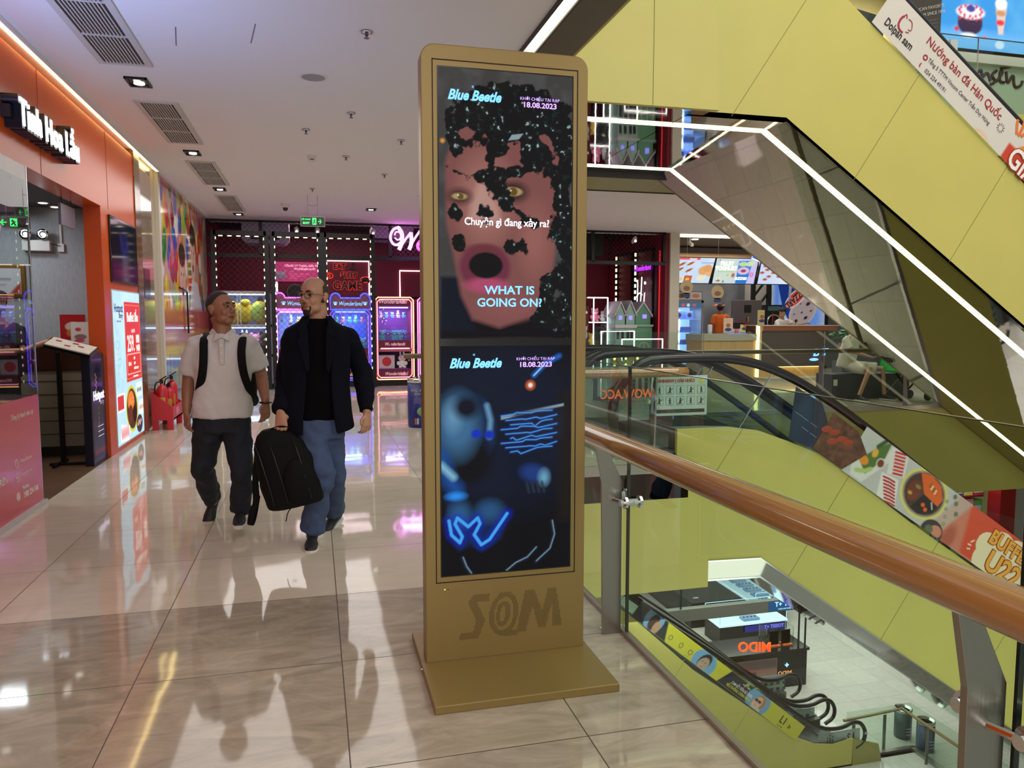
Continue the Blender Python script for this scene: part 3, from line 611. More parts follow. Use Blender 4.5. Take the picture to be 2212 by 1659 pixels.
# television and light box on the pier
tv = thing('television', 'dark wall television set above the bright hotpot light box', 'television', (WX, 9.65, 2.2))
MB().box(WX + .003, WX + .02, 9.02, 10.26, 1.84, 2.55).build('casing', mat('tv_black', (8, 8, 10), .12), tv, bevel=.004)
A = Art(1.2, .66, 90, 50, (8, 10, 26)); A.ell(.6, .38, .22, .2, (22, 26, 70), soft=.1); A.seg([(.4, .5), (.55, .3), (.75, .45)], .05, (26, 40, 110), soft=.06); A.rect(0, 0, 1.2, .2, (60, 8, 60), soft=.05)
A.place('screen', (WX + .0215, 9.04, 1.865), YR, ZU, tv, emit=.8, rough=.06)
lb = thing('light_box', 'backlit hotpot buffet poster in orange frame priced 259,000', 'light box', (WX, 9.7, .9))
bw, bh = 1.34, 1.69
MB().box(WX, WX + .008, 9.0, 10.38, .045, 1.765).build('frame', mat('lightbox_frame', (196, 196, 200), .4), lb)
A = Art(bw, bh, 150, 190, (176, 214, 232)); n = A.noise(4, 2); A.mask((n - .4) * 2, (206, 232, 242), .7)
for i, (x, y) in enumerate(((.14, 1.1), (.2, .9), (.12, .72), (.3, .62), (.1, 1.3))): A.ell(x, y, .10, .055, (150, 194, 214), ang=30 * i, a=.6); A.ell(x, y, .07, .03, (190, 222, 236), ang=30 * i, a=.6)
A.rect(.50, .66, 1.30, 1.58, (206, 44, 34), r=.02); A.rect(.52, .69, 1.28, 1.55, (236, 120, 100), r=.02); A.rect(.53, .70, 1.27, 1.54, (208, 48, 36), r=.02)
A.rect(.56, .74, 1.24, .98, (240, 200, 190), r=.01); A.rect(.57, .75, 1.23, .97, (208, 48, 36), r=.01)
A.ell(.70, .34, .30, .27, (206, 198, 60), ang=-20); A.ell(.70, .34, .26, .235, (60, 44, 30), ang=-20); A.ell(.66, .43, .16, .12, (226, 120, 40)); A.ell(.62, .28, .12, .11, (96, 44, 24)); A.ell(.82, .27, .1, .10, (20, 18, 18))
for i in range(6): A.ell(.60 + .04 * i, .43 + .03 * math.sin(i * 2), .012, .009, (250, 190, 90))
A.rect(.02, .36, .36, .56, (238, 240, 242), r=.01, a=1); A.rect(.04, .38, .32, .54, (190, 30, 36), r=.01)
for i in range(7): A.seg([(.05 + i * .04, .38), (.05 + i * .04, .54)], .006, (230, 110, 110))
A.poly([(.10, .03), (.50, .0), (.55, .16), (.16, .22)], (240, 242, 244)); 
for i in range(8): A.ell(.17 + i * .045, .11, .018, .07, (206, 52, 60), ang=8); A.ell(.17 + i * .045, .13, .006, .05, (240, 190, 190))
A.rect(.95, .45, 1.25, .62, (220, 236, 238), r=.02); [A.ell(1.0 + i * .05, .53, .018, .03, (70, 110, 60)) for i in range(5)]
A.rect(1.05, .22, 1.32, .40, (222, 236, 238), r=.02); [A.ell(1.1 + i * .05, .31, .018, .03, (210, 130, 80)) for i in range(5)]
A.ell(1.06, .12, .16, .11, (50, 52, 58)); [A.ell(.98 + .05 * i, .12 + .03 * (i % 2), .03, .02, (230, 170, 160)) for i in range(4)]
A.place('poster', (WX + .0095, 9.02, .06), YR, ZU, lb, emit=1.25, rough=.3)
def lt(s, size, col, y, z, **kw): return text('poster_text', s, size, glow(col[0], col[1], 1.1), (WX + .011, 9.02 + y, .06 + z), YR, ZU, lb, ext=.0004, **kw)
PW, PB = ('poster_white', (250, 246, 240)), ('poster_navy', (26, 40, 84))
lt('Hotpot', .13, PB, .24, 1.50, bold=.003); lt('Story', .08, PB, .33, 1.42, bold=.002); lt('Tinh Hoa Lẩu', .035, PB, .24, 1.36)
lt('Buffet lẩu', .155, PW, .9, 1.40, bold=.002, sx=.95); lt('CHỈ TỪ', .05, PW, .9, 1.24); lt('259.', .27, PW, .77, 1.09, bold=.003, sx=.78); lt('000', .14, PW, 1.13, 1.14, bold=.002, sx=.8); lt('VNĐ', .11, PW, 1.13, 1.03, bold=.001, sx=.8)
lt('TẶNG', .055, PW, .68, .86); lt('SÚP', .045, PW, .88, .92, align='LEFT'); lt('KEM', .045, PW, .88, .86, align='LEFT'); lt('NƯỚC NGỌT', .04, PW, .88, .80, align='LEFT'); lt('www.hotpotstory.vn', .032, PW, .95, .71)
for i in range(4): lt('—— ——— ——', .022, PB if i < 3 else ('poster_red', (200, 50, 60)), .08, 1.0 - i * .06, align='LEFT')
# board on the floor at the entrance
ab = thing('sign_board', 'black framed upright standing sign board with Hotpot lettering at restaurant entrance', 'sign board', (-2.13, 8.5, 0))
MB().box(-2.20, -2.12, 8.22, 8.72, 0, 1.10).build('cabinet', mat('board_black', (22, 20, 34), .3), ab, bevel=.006)
A = Art(.44, 1.0, 44, 100, (66, 60, 84)); A.rect(0, .05, .44, .09, (150, 50, 50)); A.ell(.2, .8, .12, .14, (34, 28, 60), soft=.08)
for i in range(9): A.ell(.13 + .03 * (i % 2), .84 - i * .025, .012, .012, (240, 210, 150), soft=.012)
for i in range(6): A.ell(.2, .5 - i * .05, .008, .014, (210, 170, 110), soft=.01)
A.place('picture', (-2.1185, 8.25, .05), YR, ZU, ab, emit=.35, rough=.08)
text('board_title', 'Hotpot', .13, glow('board_white', (225, 228, 255), 1), (-2.117, 8.47, .68), YR, ZU, ab, bold=.003); text('board_title', 'story', .07, glow('board_dim', (120, 110, 130), .8), (-2.117, 8.58, .605), YR, ZU, ab)
for i in range(3): text('board_line', '———— ———', .028, glow('board_white', (225, 228, 255), 1), (-2.117, 8.5, .37 - i * .05), YR, ZU, ab)
# reception desk
ds = thing('reception_desk', 'cream slatted reception desk with dark timber top in restaurant', 'desk', (-2.6, 9.0, 0))
MB().box(-3.3, -2.36, 8.95, 9.45, .10, .90).build('body', mat('cream_slats', (150, 138, 118), .5), ds)
MB().box(-3.28, -2.38, 8.97, 9.45, 0, .10).build('plinth', mat('plinth_dark', (40, 30, 24), .5), ds)
for z in (.23, .37, .51, .65, .79): MB().box(-3.305, -2.357, 8.944, 9.44, z, z + .006).build('groove', mat('plinth_dark', (40, 30, 24), .5), ds)
MB().box(-3.32, -2.33, 8.93, 9.5, .90, 1.16).build('counter_top', mat('dark_timber', (60, 30, 20), .35, noise=.3, nscale=6), ds, bevel=.004)
def card(name, label, cat, x, y, w, h, z, bg, draw, lean=.05, group=None, nx=30):
    t = thing(name, label, cat, (x + w / 2, y, z), group)
    MB().box(x - .004, x + w + .004, y, y + .006, z, z + h + .004).build('holder', mat('clear_plastic', (190, 190, 192), .15), t)
    A = Art(w, h, nx, int(nx * h / w), bg); draw(A); A.place('print', (x, y - .0015, z + .003), XR, ZU, t, emit=0, rough=.3); return t
def d_red(A): A.ell(.13, .2, .08, .05, (210, 190, 170)); A.ell(.15, .13, .09, .05, (190, 120, 60)); A.rect(.02, .02, .1, .05, (230, 210, 200))
def d_wht(A): A.ell(.07, .17, .03, .02, (200, 70, 90)); A.ell(.09, .09, .06, .03, (150, 120, 110)); A.ell(.08, .05, .05, .02, (210, 80, 120)); A.rect(.0, .0, .18, .02, (200, 200, 200))
card('table_sign', 'red menu card standing on the restaurant reception desk', 'card', -2.66, 9.25, .25, .33, 1.16, (170, 30, 36), d_red)
card('table_sign', 'small white leaflet card in front of the red menu card', 'card', -2.52, 9.12, .17, .25, 1.16, (226, 222, 218), d_wht)
# menu lectern
ls = thing('menu_stand', 'black metal menu stand holding a white slanted menu at restaurant entrance', 'menu stand', (-2.45, 8.4, 0))
MB().box(-2.55, -2.2, 8.33, 8.37, 0, .025).box(-2.49, -2.46, 8.2, 8.62, 0, .025).build('base', BLACK, ls)
MB().box(-2.475, -2.435, 8.42, 8.46, .02, 1.12).build('pole', BLACK, ls)
MB().obox((-2.30, 8.32, 1.165), (.2, .0, -.055), (0, .16, .03), (.004, -.003, .012)).build('tray', BLACK, ls)
mn = MB().obox((-2.30, 8.31, 1.184), (.19, .0, -.052), (0, .15, .028), (.002, -.001, .005)).build('menu', mat('menu_paper', (214, 204, 190), .4, noise=.1, nscale=20), ls)
for i, (dx, dy) in enumerate(((-.12, .05), (-.02, -.05), (.08, .02), (.02, .08))): MB().obox((-2.30 + dx, 8.31 + dy, 1.1905 - dx * .275 + dy * .187), (.025, 0, -.007), (0, .022, .004), (0, 0, .0006)).build('menu_picture', mat('menu_pic', (150, 50, 50), .5), ls)
# emergency lamp, exit sign, hanging sign, frame inside
em = thing('emergency_light', 'twin-headed white emergency light high on the grey restaurant wall', 'emergency light', (-2.9, 9.6, 2.25))
MB().box(-3.08, -2.80, 9.53, 9.615, 2.19, 2.31).build('housing', mat('white_plastic', (215, 215, 212), .4), em, bevel=.01)
for x in (-3.03, -2.86):
    h = MB().lathe([(.0, .03), (.045, .02), (.062, -.02), (.058, -.03), (.03, -.02)], (x, 9.53, 2.37), 18, 'y').build('lamp_head', CHROME, em, smooth=True)
    MB().ell((x, 9.5, 2.37), (.02, .012, .02)).build('bulb', glow('bulb', (230, 235, 255), 3), h)
so = tag(MB().box(-2.74, -2.68, 9.59, 9.615, 2.19, 2.28).build('wall_socket', mat('white_plastic', (215, 215, 212), .4)), 'white wall socket beside the emergency light', 'socket')
MB().tube([(-2.71, 9.585, 2.25), (-2.76, 9.56, 2.27), (-2.82, 9.56, 2.27)], .004, 6).build('plug_lead', BLACK, so)
MB().box(-2.72, -2.70, 9.6, 9.615, 2.28, 2.62).build('conduit', mat('white_plastic', (215, 215, 212), .4), so)
def exit_sign(x, y, z, w, h, label, flip=False, rods=None, words=True):
    e = thing('exit_sign', label, 'sign', (x, y, z))
    MB().box(x - w / 2, x + w / 2, y, y + .03, z, z + h).build('housing', mat('exit_frame', (120, 124, 116), .4), e)
    MB().box(x - w / 2 + .012, x + w / 2 - .012, y - .002, y, z + .012, z + h - .012).build('panel', mat('exit_panel', (4, 26, 14), .3), e)
    G = glow('exit_green', (70, 255, 120), 1.0); q = -1 if flip else 1; cx = x + q * w * .06
    r = MB().box(cx - .032, cx + .032, y - .004, y - .002, z + h * .18, z + h * .84)
    r.build('door_symbol', G, e)
    MB().tube([(cx + .01 * q, y - .006, z + h * .72), (cx, y - .006, z + h * .5), (cx - .018 * q, y - .006, z + h * .25)], .007, 6).tube([(cx, y - .006, z + h * .5), (cx + .02 * q, y - .006, z + h * .3)], .006, 6).tube([(cx - .02, y - .006, z + h * .6), (cx + .02, y - .006, z + h * .55)], .005, 6).build('running_figure', mat('exit_panel', (4, 26, 14), .3), e)
    ax = cx + q * .06
    MB().tube([(ax, y - .004, z + h / 2), (ax + q * .05, y - .004, z + h / 2)], .006, 6).tube([(ax + q * .028, y - .004, z + h * .72), (ax + q * .052, y - .004, z + h / 2), (ax + q * .028, y - .004, z + h * .28)], .006, 6).build('arrow', G, e)
    if words:
        text('sign_words', 'LỐI THOÁT', .028, G, (x - w * .27, y - .004, z + h * .68), XR, ZU, e, ext=.001, bold=.0008); text('sign_words', 'EXIT', .045, G, (x - w * .27, y - .004, z + h * .32), XR, ZU, e, ext=.001, bold=.002, sx=1.2)
    if rods:
        for dx in (-.08, .08): MB().tube([(x + dx, y + .015, z + h), (x + dx, y + .015, rods)], .003, 6).build('rod', mat('rod_dark', (60, 60, 62), .4), e)
        MB().tube([(x - .08, y + .015, (z + h + rods) / 2 + .02), (x, y + .015, (z + h + rods) / 2), (x + .08, y + .015, (z + h + rods) / 2 + .02)], .003, 6).build('wire', mat('rod_dark', (60, 60, 62), .4), e)
    return e
exit_sign(.02, 13.4, 2.985, .40, .17, 'green lit exit sign with right arrow hanging from the corridor ceiling', rods=3.5)
exit_sign(-2.82, 8.6, 2.33, .24, .12, 'small green exit sign with left arrow seen through restaurant glass', flip=True, rods=2.68, words=False)
hs = thing('hanging_sign', 'blank grey sign panel on two wires in the restaurant entrance', 'sign', (-2.3, 8.2, 2.3))
MB().obox((-2.28, 8.3, 2.43), (.012, .0, 0), (.0, .22, 0), (0, 0, .10)).build('panel', mat('sign_grey', (120, 122, 134), .3), hs)
for y in (8.15, 8.45): MB().tube([(-2.28, y, 2.53), (-2.28, y, 2.68)], .004, 6).build('wire', BLACK, hs)
fp = thing('picture_frame', 'gold framed certificate on wall behind shop window', 'picture', (-3.3, 9.6, 2))
MB().box(-3.66, -3.08, 9.59, 9.615, 1.68, 2.04).build('frame', mat('gilt', (140, 104, 40), .3, .7), fp, bevel=.008)
A = Art(.50, .28, 30, 18, (200, 204, 214)); A.poly([(.5, .0), (.5, .14), (.38, 0)], (170, 60, 40)); A.rect(.1, .15, .4, .17, (120, 124, 140)); A.rect(.15, .09, .35, .1, (120, 124, 140)); A.place('certificate', (-3.62, 9.587, 1.72), XR, ZU, fp, emit=0)
# small plaque and fire extinguishers by the mural
tag(MB().box(WX - .03, WX - .02, 10.85, 11.2, 1.72, 2.1).build('wall_plaque', mat('plaque_dark', (60, 50, 54), .2, coat=.5)), 'small dark square plaque on beige marble wall', 'plaque')
eb = thing('extinguisher_box', 'low red metal fire extinguisher box on the floor by mural', 'extinguisher box', (-1.93, 11.1, 0))
FR = mat('fire_red', (190, 28, 44), .35)
x0, x1 = -2.06, -1.80
MB().prism([(x0, .13), (x1, .13), (x1, .30), (x0, .50)], 1, 10.68, 10.70).build('front_panel', FR, eb)
MB().prism([(x0, .13), (x1, .13), (x1, .30), (x0, .50)], 1, 11.40, 11.42).build('rear_panel', FR, eb)
MB().box(x1 - .02, x1, 10.70, 11.40, .13, .30).build('side_panel', FR, eb); MB().box(x0, x0 + .02, 10.70, 11.40, .13, .50).build('side_panel', FR, eb); MB().box(x0, x1, 10.7, 11.4, .13, .15).build('bottom_panel', FR, eb)
MB().prism([(10.9, .18), (11.12, .18), (11.12, .27), (10.9, .27)], 0, x1, x1 + .002).build('sticker', mat('pink_sticker', (216, 120, 150), .5), eb)
for x in (x0 + .005, x1 - .075):
    for y in (10.68, 11.35): MB().prism([(x, 0), (x + .07, 0), (x + .07, .13), (x, .13)], 1, y, y + .07).build('leg', FR, eb)
def extinguisher(x, y, s, label):
    e = thing('fire_extinguisher', label, 'fire extinguisher', (x, y, .15), 'extinguishers in the red box')
    b = MB().lathe([(.0, 0), (.062, .0), (.07, .02), (.07, .36), (.05, .41), (.022, .43), (.022, .45)], (x, y, .15), 20); b.v = [(x + (v[0] - x) * s, y + (v[1] - y) * s, .15 + (v[2] - .15) * s) for v in b.v]
    b.build('cylinder', FR, e, smooth=True)
    MB().box(x - .04 * s, x + .05 * s, y - .074 * s, y - .066 * s, .15 + .10 * s, .15 + .27 * s).build('label', mat('ext_label', (206, 182, 60), .5), e)
    MB().lathe([(.02, 0), (.02, .05)], (x, y, .15 + .45 * s), 10).build('valve', BLACK, e)
    MB().obox((x + .02, y - .03, .15 + .52 * s), (.05, -.03, .03), (.004, .006, 0), (0, 0, .006)).build('handle', BLACK, e)
    MB().tube(smooth_path([(x, y, .15 + .47 * s), (x - .08 * s, y - .02, .15 + .47 * s), (x - .09 * s, y - .03, .15 + .25 * s)], 2), .009, 8).build('hose', BLACK, e, smooth=True)
extinguisher(-1.95, 10.82, 1.0, 'red fire extinguisher with yellow label at near end of red box')
extinguisher(-1.90, 11.02, .86, 'smaller red fire extinguisher in the middle of the red box')
extinguisher(-1.90, 11.24, 1.05, 'tall red fire extinguisher at far end of the red box')
# mural of balloons and children
A = Art(5.0, 3.5, 190, 140, (190, 170, 150)); rng = random.Random(4)
cols = [(210, 60, 60), (60, 130, 70), (230, 200, 60), (60, 90, 180), (220, 120, 150), (240, 240, 235), (150, 190, 60), (230, 130, 50), (150, 40, 50)]
for i in range(230):
    x, y = rng.uniform(-.1, 5.1), rng.uniform(1.5, 3.6); c = cols[rng.randrange(9)]
    A.ell(x, y, .15, .2, c); A.ell(x - .04, y + .07, .04, .06, tuple(min(255, q + 50) for q in c), soft=.08)
for x, y in ((1.9, 2.1), (3.1, 2.55)):
    A.ell(x, y, .34, .5, (150, 110, 84)); A.ell(x, y - .03, .30, .44, (226, 190, 168)); A.ell(x, y + .4, .33, .2, (70, 50, 40)); A.ell(x - .12, y + .08, .04, .03, (50, 40, 40)); A.ell(x + .12, y + .08, .04, .03, (50, 40, 40)); A.ell(x, y - .2, .12, .07, (170, 70, 70)); A.ell(x, y - .03, .04, .05, (206, 160, 140), soft=.05)
A.poly([(2.5, 1.5), (2.9, 2.15), (3.6, 2.1), (4.2, 1.5)], (226, 226, 230)); A.ell(4.5, 2.3, .35, .6, (222, 190, 170), ang=20); A.ell(4.7, 2.8, .4, .4, (200, 170, 150), a=.6)
A.rect(0, 1.2, 5, 1.62, (190, 96, 84), soft=.1); A.rect(0, 1.0, 5, 1.24, (196, 140, 60), soft=.1); A.rect(0, .85, 5, 1.02, (220, 200, 70), soft=.08); A.rect(0, 0, 5, .85, (120, 140, 170), soft=.1)
for i in range(60):
    x = rng.uniform(0, 5); A.seg([(x, 0), (x + .03, .9)], rng.uniform(.02, .08), cols[rng.randrange(9)], soft=.06, a=.45)
m_ = A.place('balloon_mural', (WX - .01, 11.9, 0), YR, ZU, None, emit=0, rough=.10)
tag(m_, 'glossy wall mural of coloured balloons and laughing children', 'mural')
# small wall hook on the mural
tag(MB().tube([(WX - .005, 13.4, 1.95), (WX + .02, 13.5, 1.93), (WX + .02, 14.0, 1.9), (WX + .02, 14.02, 1.2)], .014, 6).build('door_bar', BLACK), 'thin black bar fixed on the balloon mural', 'bar')
# ---------------- ceiling fixtures over the corridor ----------------
GR = mat('vent_dark', (44, 44, 50), .7); VW = mat('vent_white', (196, 194, 190), .5)
vents = ((-1.57, -1.27, 5.0, 6.9, 'nearest the camera, before the first square lamp'), (-1.55, -1.26, 8.07, 9.77, 'between the first and second square lamps'), (-1.53, -1.26, 10.92, 12.65, 'just beyond the second square lamp'), (-1.51, -1.26, 13.75, 15.6, 'farthest along the corridor'))
for (xa, xb, ya, yb, w) in vents:
    v = thing('ceiling_vent', 'long white slatted air vent ' + w, 'air vent', ((xa + xb) / 2, ya, 3.49), 'air vents down the corridor ceiling')
    MB().box(xa, xb, ya, yb, 3.494, 3.499).build('opening', GR, v)
    f = MB().box(xa - .05, xa, ya - .04, yb + .04, 3.484, 3.5).box(xb, xb + .05, ya - .04, yb + .04, 3.484, 3.5).box(xa, xb, ya - .04, ya, 3.484, 3.5).box(xa, xb, yb, yb + .04, 3.484, 3.5); f.build('frame', VW, v)
    s = MB()
    for i in range(1, 12): x = xa + (xb - xa) * i / 12; s.box(x - .0045, x + .0045, ya, yb, 3.483, 3.497)
    for i in range(1, 3): y = ya + (yb - ya) * i / 3; s.box(xa, xb, y - .008, y + .008, 3.482, 3.497)
    s.build('slats', VW, v)
for (x, y, w) in ((-1.43, 7.42, 'nearest, between the two nearest vents'), (-1.41, 10.35, 'second from the camera'), (-1.40, 13.1, 'third from the camera'), (-1.39, 16.1, 'in front of the arcade on the left'), (1.09, 14.8, 'alone right of the exit sign')):
    v = thing('recessed_lamp', 'square black recessed lamp, lit, ' + w, 'ceiling light', (x, y, 3.5), 'square recessed lamps')
    MB().box(x - .09, x + .09, y - .13, y - .115, 3.482, 3.5).box(x - .09, x + .09, y + .115, y + .13, 3.482, 3.5).box(x - .09, x - .075, y - .13, y + .13, 3.482, 3.5).box(x + .075, x + .09, y - .13, y + .13, 3.482, 3.5).build('frame', BLACK, v)
    MB().box(x - .08, x + .08, y - .12, y + .12, 3.496, 3.499).build('reflector', mat('reflector', (20, 20, 22), .15, .5), v)
    MB().lathe([(.045, 0), (.045, .006)], (x, y + .04, 3.488), 18).build('lamp', glow('lamp', (255, 248, 235), 5), v)
    MB().lathe([(.03, 0), (.03, .006)], (x, y - .05, 3.488), 18).build('lamp', glow('lamp_dim', (255, 248, 235), .7), v)
def sprinkler(x, y, label, z=3.5):
    v = thing('sprinkler', label, 'sprinkler', (x, y, z), 'chrome sprinkler heads in the ceiling')
    MB().lathe([(.045, -.004), (.04, -.012), (.02, -.014)], (x, y, z), 18).build('rosette', CHROME, v, smooth=True)
    MB().lathe([(.012, -.012), (.012, -.03), (.006, -.034), (.006, -.045), (.02, -.046), (.02, -.049)], (x, y, z), 12).build('head', mat('sprinkler_grey', (110, 108, 112), .3, .8), v)
SP = ((.411, 5.75, 'nearest the camera, above and left of the gold totem'), (.405, 8.0, 'beyond the round speaker'), (-.038, 8.8, 'left one of the second row'), (1.02, 9.05, 'third one, nearest to the totem edge'), (.44, 10.1, 'right of the smoke detector'), (1.02, 11.2, 'small one well beyond the smoke detector'), (.024, 12.7, 'over the exit sign'), (1.77, 13.0, 'far one close to the lit cove corner'))
for x, y, w in SP: sprinkler(x, y, 'chrome ceiling sprinkler head, ' + w)
v = thing('ceiling_speaker', 'round white flush ceiling speaker in front of the sprinklers', 'speaker', (.04, 6.9, 3.5))
MB().lathe([(.125, 0), (.125, -.008), (.1, -.01)], (.04, 6.9, 3.5), 32).build('rim', mat('white_plastic', (215, 215, 212), .4), v); MB().lathe([(.098, -.009), (.098, -.0115)], (.04, 6.9, 3.5), 32).build('grille', mat('grille_grey', (150, 150, 152), .7), v)
v = thing('smoke_detector', 'white smoke detector on ceiling among the sprinklers', 'smoke detector', (.022, 10.2, 3.5))
MB().lathe([(.06, 0), (.06, -.02), (.05, -.03), (.05, -.06), (.03, -.075)], (.022, 10.2, 3.5), 20).build('body', mat('white_plastic', (215, 215, 212), .4), v); MB().box(.0, .045, 10.145, 10.15, 3.445, 3.455).build('slot', GR, v)
v = thing('security_camera', 'white dome security camera with black bubble left of exit sign', 'camera', (-.45, 14.5, 3.5))
MB().lathe([(.075, 0), (.075, -.05), (.06, -.07)], (-.45, 14.5, 3.5), 20).build('mount', mat('white_plastic', (215, 215, 212), .4), v); MB().ell((-.45, 14.5, 3.43), (.05, .05, .06)).build('dome', mat('dome_black', (20, 20, 22), .1), v, smooth=True)
for x, y, w in ((-.93, 6.2, 'left'), (-.38, 6.0, 'right')):
    tag(MB().obox((x, y, 3.499), (.03, -.20, 0), (.004, .0006, 0), (0, 0, .001)).build('ceiling_scratch', mat('scratch', (120, 118, 120), .9)), 'short dark scratch on the white ceiling, the ' + w + ' one of two', 'scratch')
# litter bin standing at the far rail
tb = thing('litter_bin', 'blue litter bin with chrome rim behind the gold totem', 'litter bin', (1.36, 10.2, 0))
MB().lathe([(.155, .0), (.165, .03), (.165, .60)], (1.36, 10.2, 0), 28).build('body', mat('bin_blue', (24, 34, 110), .35), tb, smooth=True)
MB().lathe([(.168, .60), (.168, .655), (.15, .66), (.14, .63)], (1.36, 10.2, 0), 28).build('rim', CHROME, tb, smooth=True)
def bent(s, size, z, ang, m):
    o = text('bin_words', s, size, m, (0, 0, 0), XR, ZU, None, ext=.0005, bold=.001, shear=.15); me = o.data
    for v in me.vertices: a = R(-90 + ang) + v.co.x / .166; v.co = Vector((.1665 * math.cos(a), .1665 * math.sin(a), z + v.co.z))
    o.parent = tb; return o
bent('RÁC KHÁC', .055, .5, -5, WT); bent('để vào đây nhé', .026, .455, -5, WT)
for i in range(4): bent('——— —— ————', .014, .39 - i * .018, -14, WT)
MB().ell((1.36 + .01, 10.2 - .163, .22), (.075, .012, .06)).build('green_picture', mat('bin_green', (110, 150, 100), .5), tb, smooth=True)
for dx, c in ((-.08, (170, 90, 60)), (-.05, (180, 190, 200)), (.02, (210, 210, 214)), (.07, (160, 140, 120))): MB().box(1.36 + dx - .012, 1.36 + dx + .012, 10.2 - .172 + abs(dx) * .25, 10.2 - .16 + abs(dx) * .25, .05, .13).build('bottle_picture', mat('bp_%d' % c[0], c, .5), tb)
# ======================= ARCADE ACROSS THE FAR END =======================
CRIM = mat('crimson_wall', (120, 14, 40), .55, noise=.06, nscale=2); CRIMD = mat('crimson_header', (110, 14, 44), .4)
struct('wall_back', MB().box(-3.2, 8.2, 20.68, 20.9, 0, 3.9), CRIM)
struct('wall_left_arcade', MB().box(-2.4, -2.22, 16.95, 21, 0, 3.9), CRIM)
struct('wall_right_arcade', MB().box(8.22, 8.32, 17.05, 21, 0, 3.7), CRIM)
struct('ceiling_arcade', MB().box(-3.2, 8.3, 17.6, 21.2, 3.72, 3.9), mat('arcade_ceiling', (26, 14, 20), .8))
struct('floor_arcade', MB().box(-2.2, 8.2, 17.25, 21, 0, .006), mat('arcade_floor', (52, 44, 60), .12, coat=.3))
area('arcade_light', (0, 18.8, 3.6), (0, 0, 0), 2.5, 30, (1, .75, .8), 1.2); area('arcade_light', (5.5, 18.8, 3.6), (0, 0, 0), 2.5, 45, (1, .8, .85), 1.2)
area('arcade_violet_light', (2.2, 16.6, 3.1), (0, 0, 0), .8, 26, (.72, .3, 1))
# black portal frame at the shop line
pf = thing('shopfront_frame', 'black steel shopfront frame spanning the whole arcade entrance', 'frame', (2.2, 17, 0))
for z0, z1 in ((2.72, 2.80),): MB().box(-2.2, 8.2, 16.98, 17.06, z0, z1).build('lower_beam', BLACK, pf)
MB().box(-2.2, 8.2, 16.98, 17.06, 3.46, 3.5).build('upper_beam', BLACK, pf)
for x in (-2.17, -1.04, 1.65, 4.2, 6.35, 8.16): MB().box(x - .035, x + .035, 16.98, 17.06, 2.78, 3.48).build('hanger', BLACK, pf)
def chain(name, x0, x1, z0, z1, y, m, parent, s=.11, w=.004, ax=1):
    b = MB(); W_, H_ = x1 - x0, z1 - z0
    for sg_ in (1, -1):
        k = -H_
        while k < W_:
            a, c = max(k, 0), min(k + H_, W_)
            if c > a:
                za, zc = (a - k, c - k) if sg_ > 0 else (H_ - (a - k), H_ - (c - k))
                p = [(x0 + a - w, y, z0 + za), (x0 + a + w, y, z0 + za), (x0 + c + w, y, z0 + zc), (x0 + c - w, y, z0 + zc)]
                if ax == 0: p = [(y, q[0], q[2]) for q in p]
                b.quad(*p)
            k += s
    o = b.build(name, m, parent, fix=False); o['kind'] = 'stuff'; return o
WIRE = mat('black_wire', (20, 14, 16), .5)
chain('wire_mesh', -2.13, 8.1, 2.8, 3.46, 17.07, WIRE, pf)
LDOT = glow('led_dot', (255, 244, 210), 1.3)
def gate(x0, x1, label, y=16.32, h=3.2):
    g = thing('truss_gate', label, 'gate', ((x0 + x1) / 2, y, 0), 'black gates with LED chains')
    for x in (x0, x1): MB().box(x - .045, x + .045, y, y + .1, 0, h).build('upright', BLACK, g)
    MB().box(x0, x1, y, y + .1, h - .09, h).build('lintel', BLACK, g)
    chain('wire_mesh', x0 + .045, x1 - .045, .3, h - .09, y + .05, mat('wire_red', (70, 30, 34), .5), g, s=.12, w=.0035)
    d = MB()
    for i in range(19):
        for x in (x0 + .045, x1 - .045): d.box(x - .009, x + .009, y - .012, y, h - .18 - i * .155, h - .13 - i * .155)
    for i in range(int((x1 - x0) / .17)): d.box(x0 + .1 + i * .17, x0 + .18 + i * .17, y - .012, y, h - .12, h - .1)
    d.build('led_chain', LDOT, g, fix=False)['kind'] = 'stuff'; return g
gate(-1.90, -.90, 'black truss gate behind white plush cabinet at left of arcade'); gate(-.78, .15, 'black truss gate between the two others, behind pink sign machine'); gate(.24, 1.22, 'black truss gate around the glowing game sign')
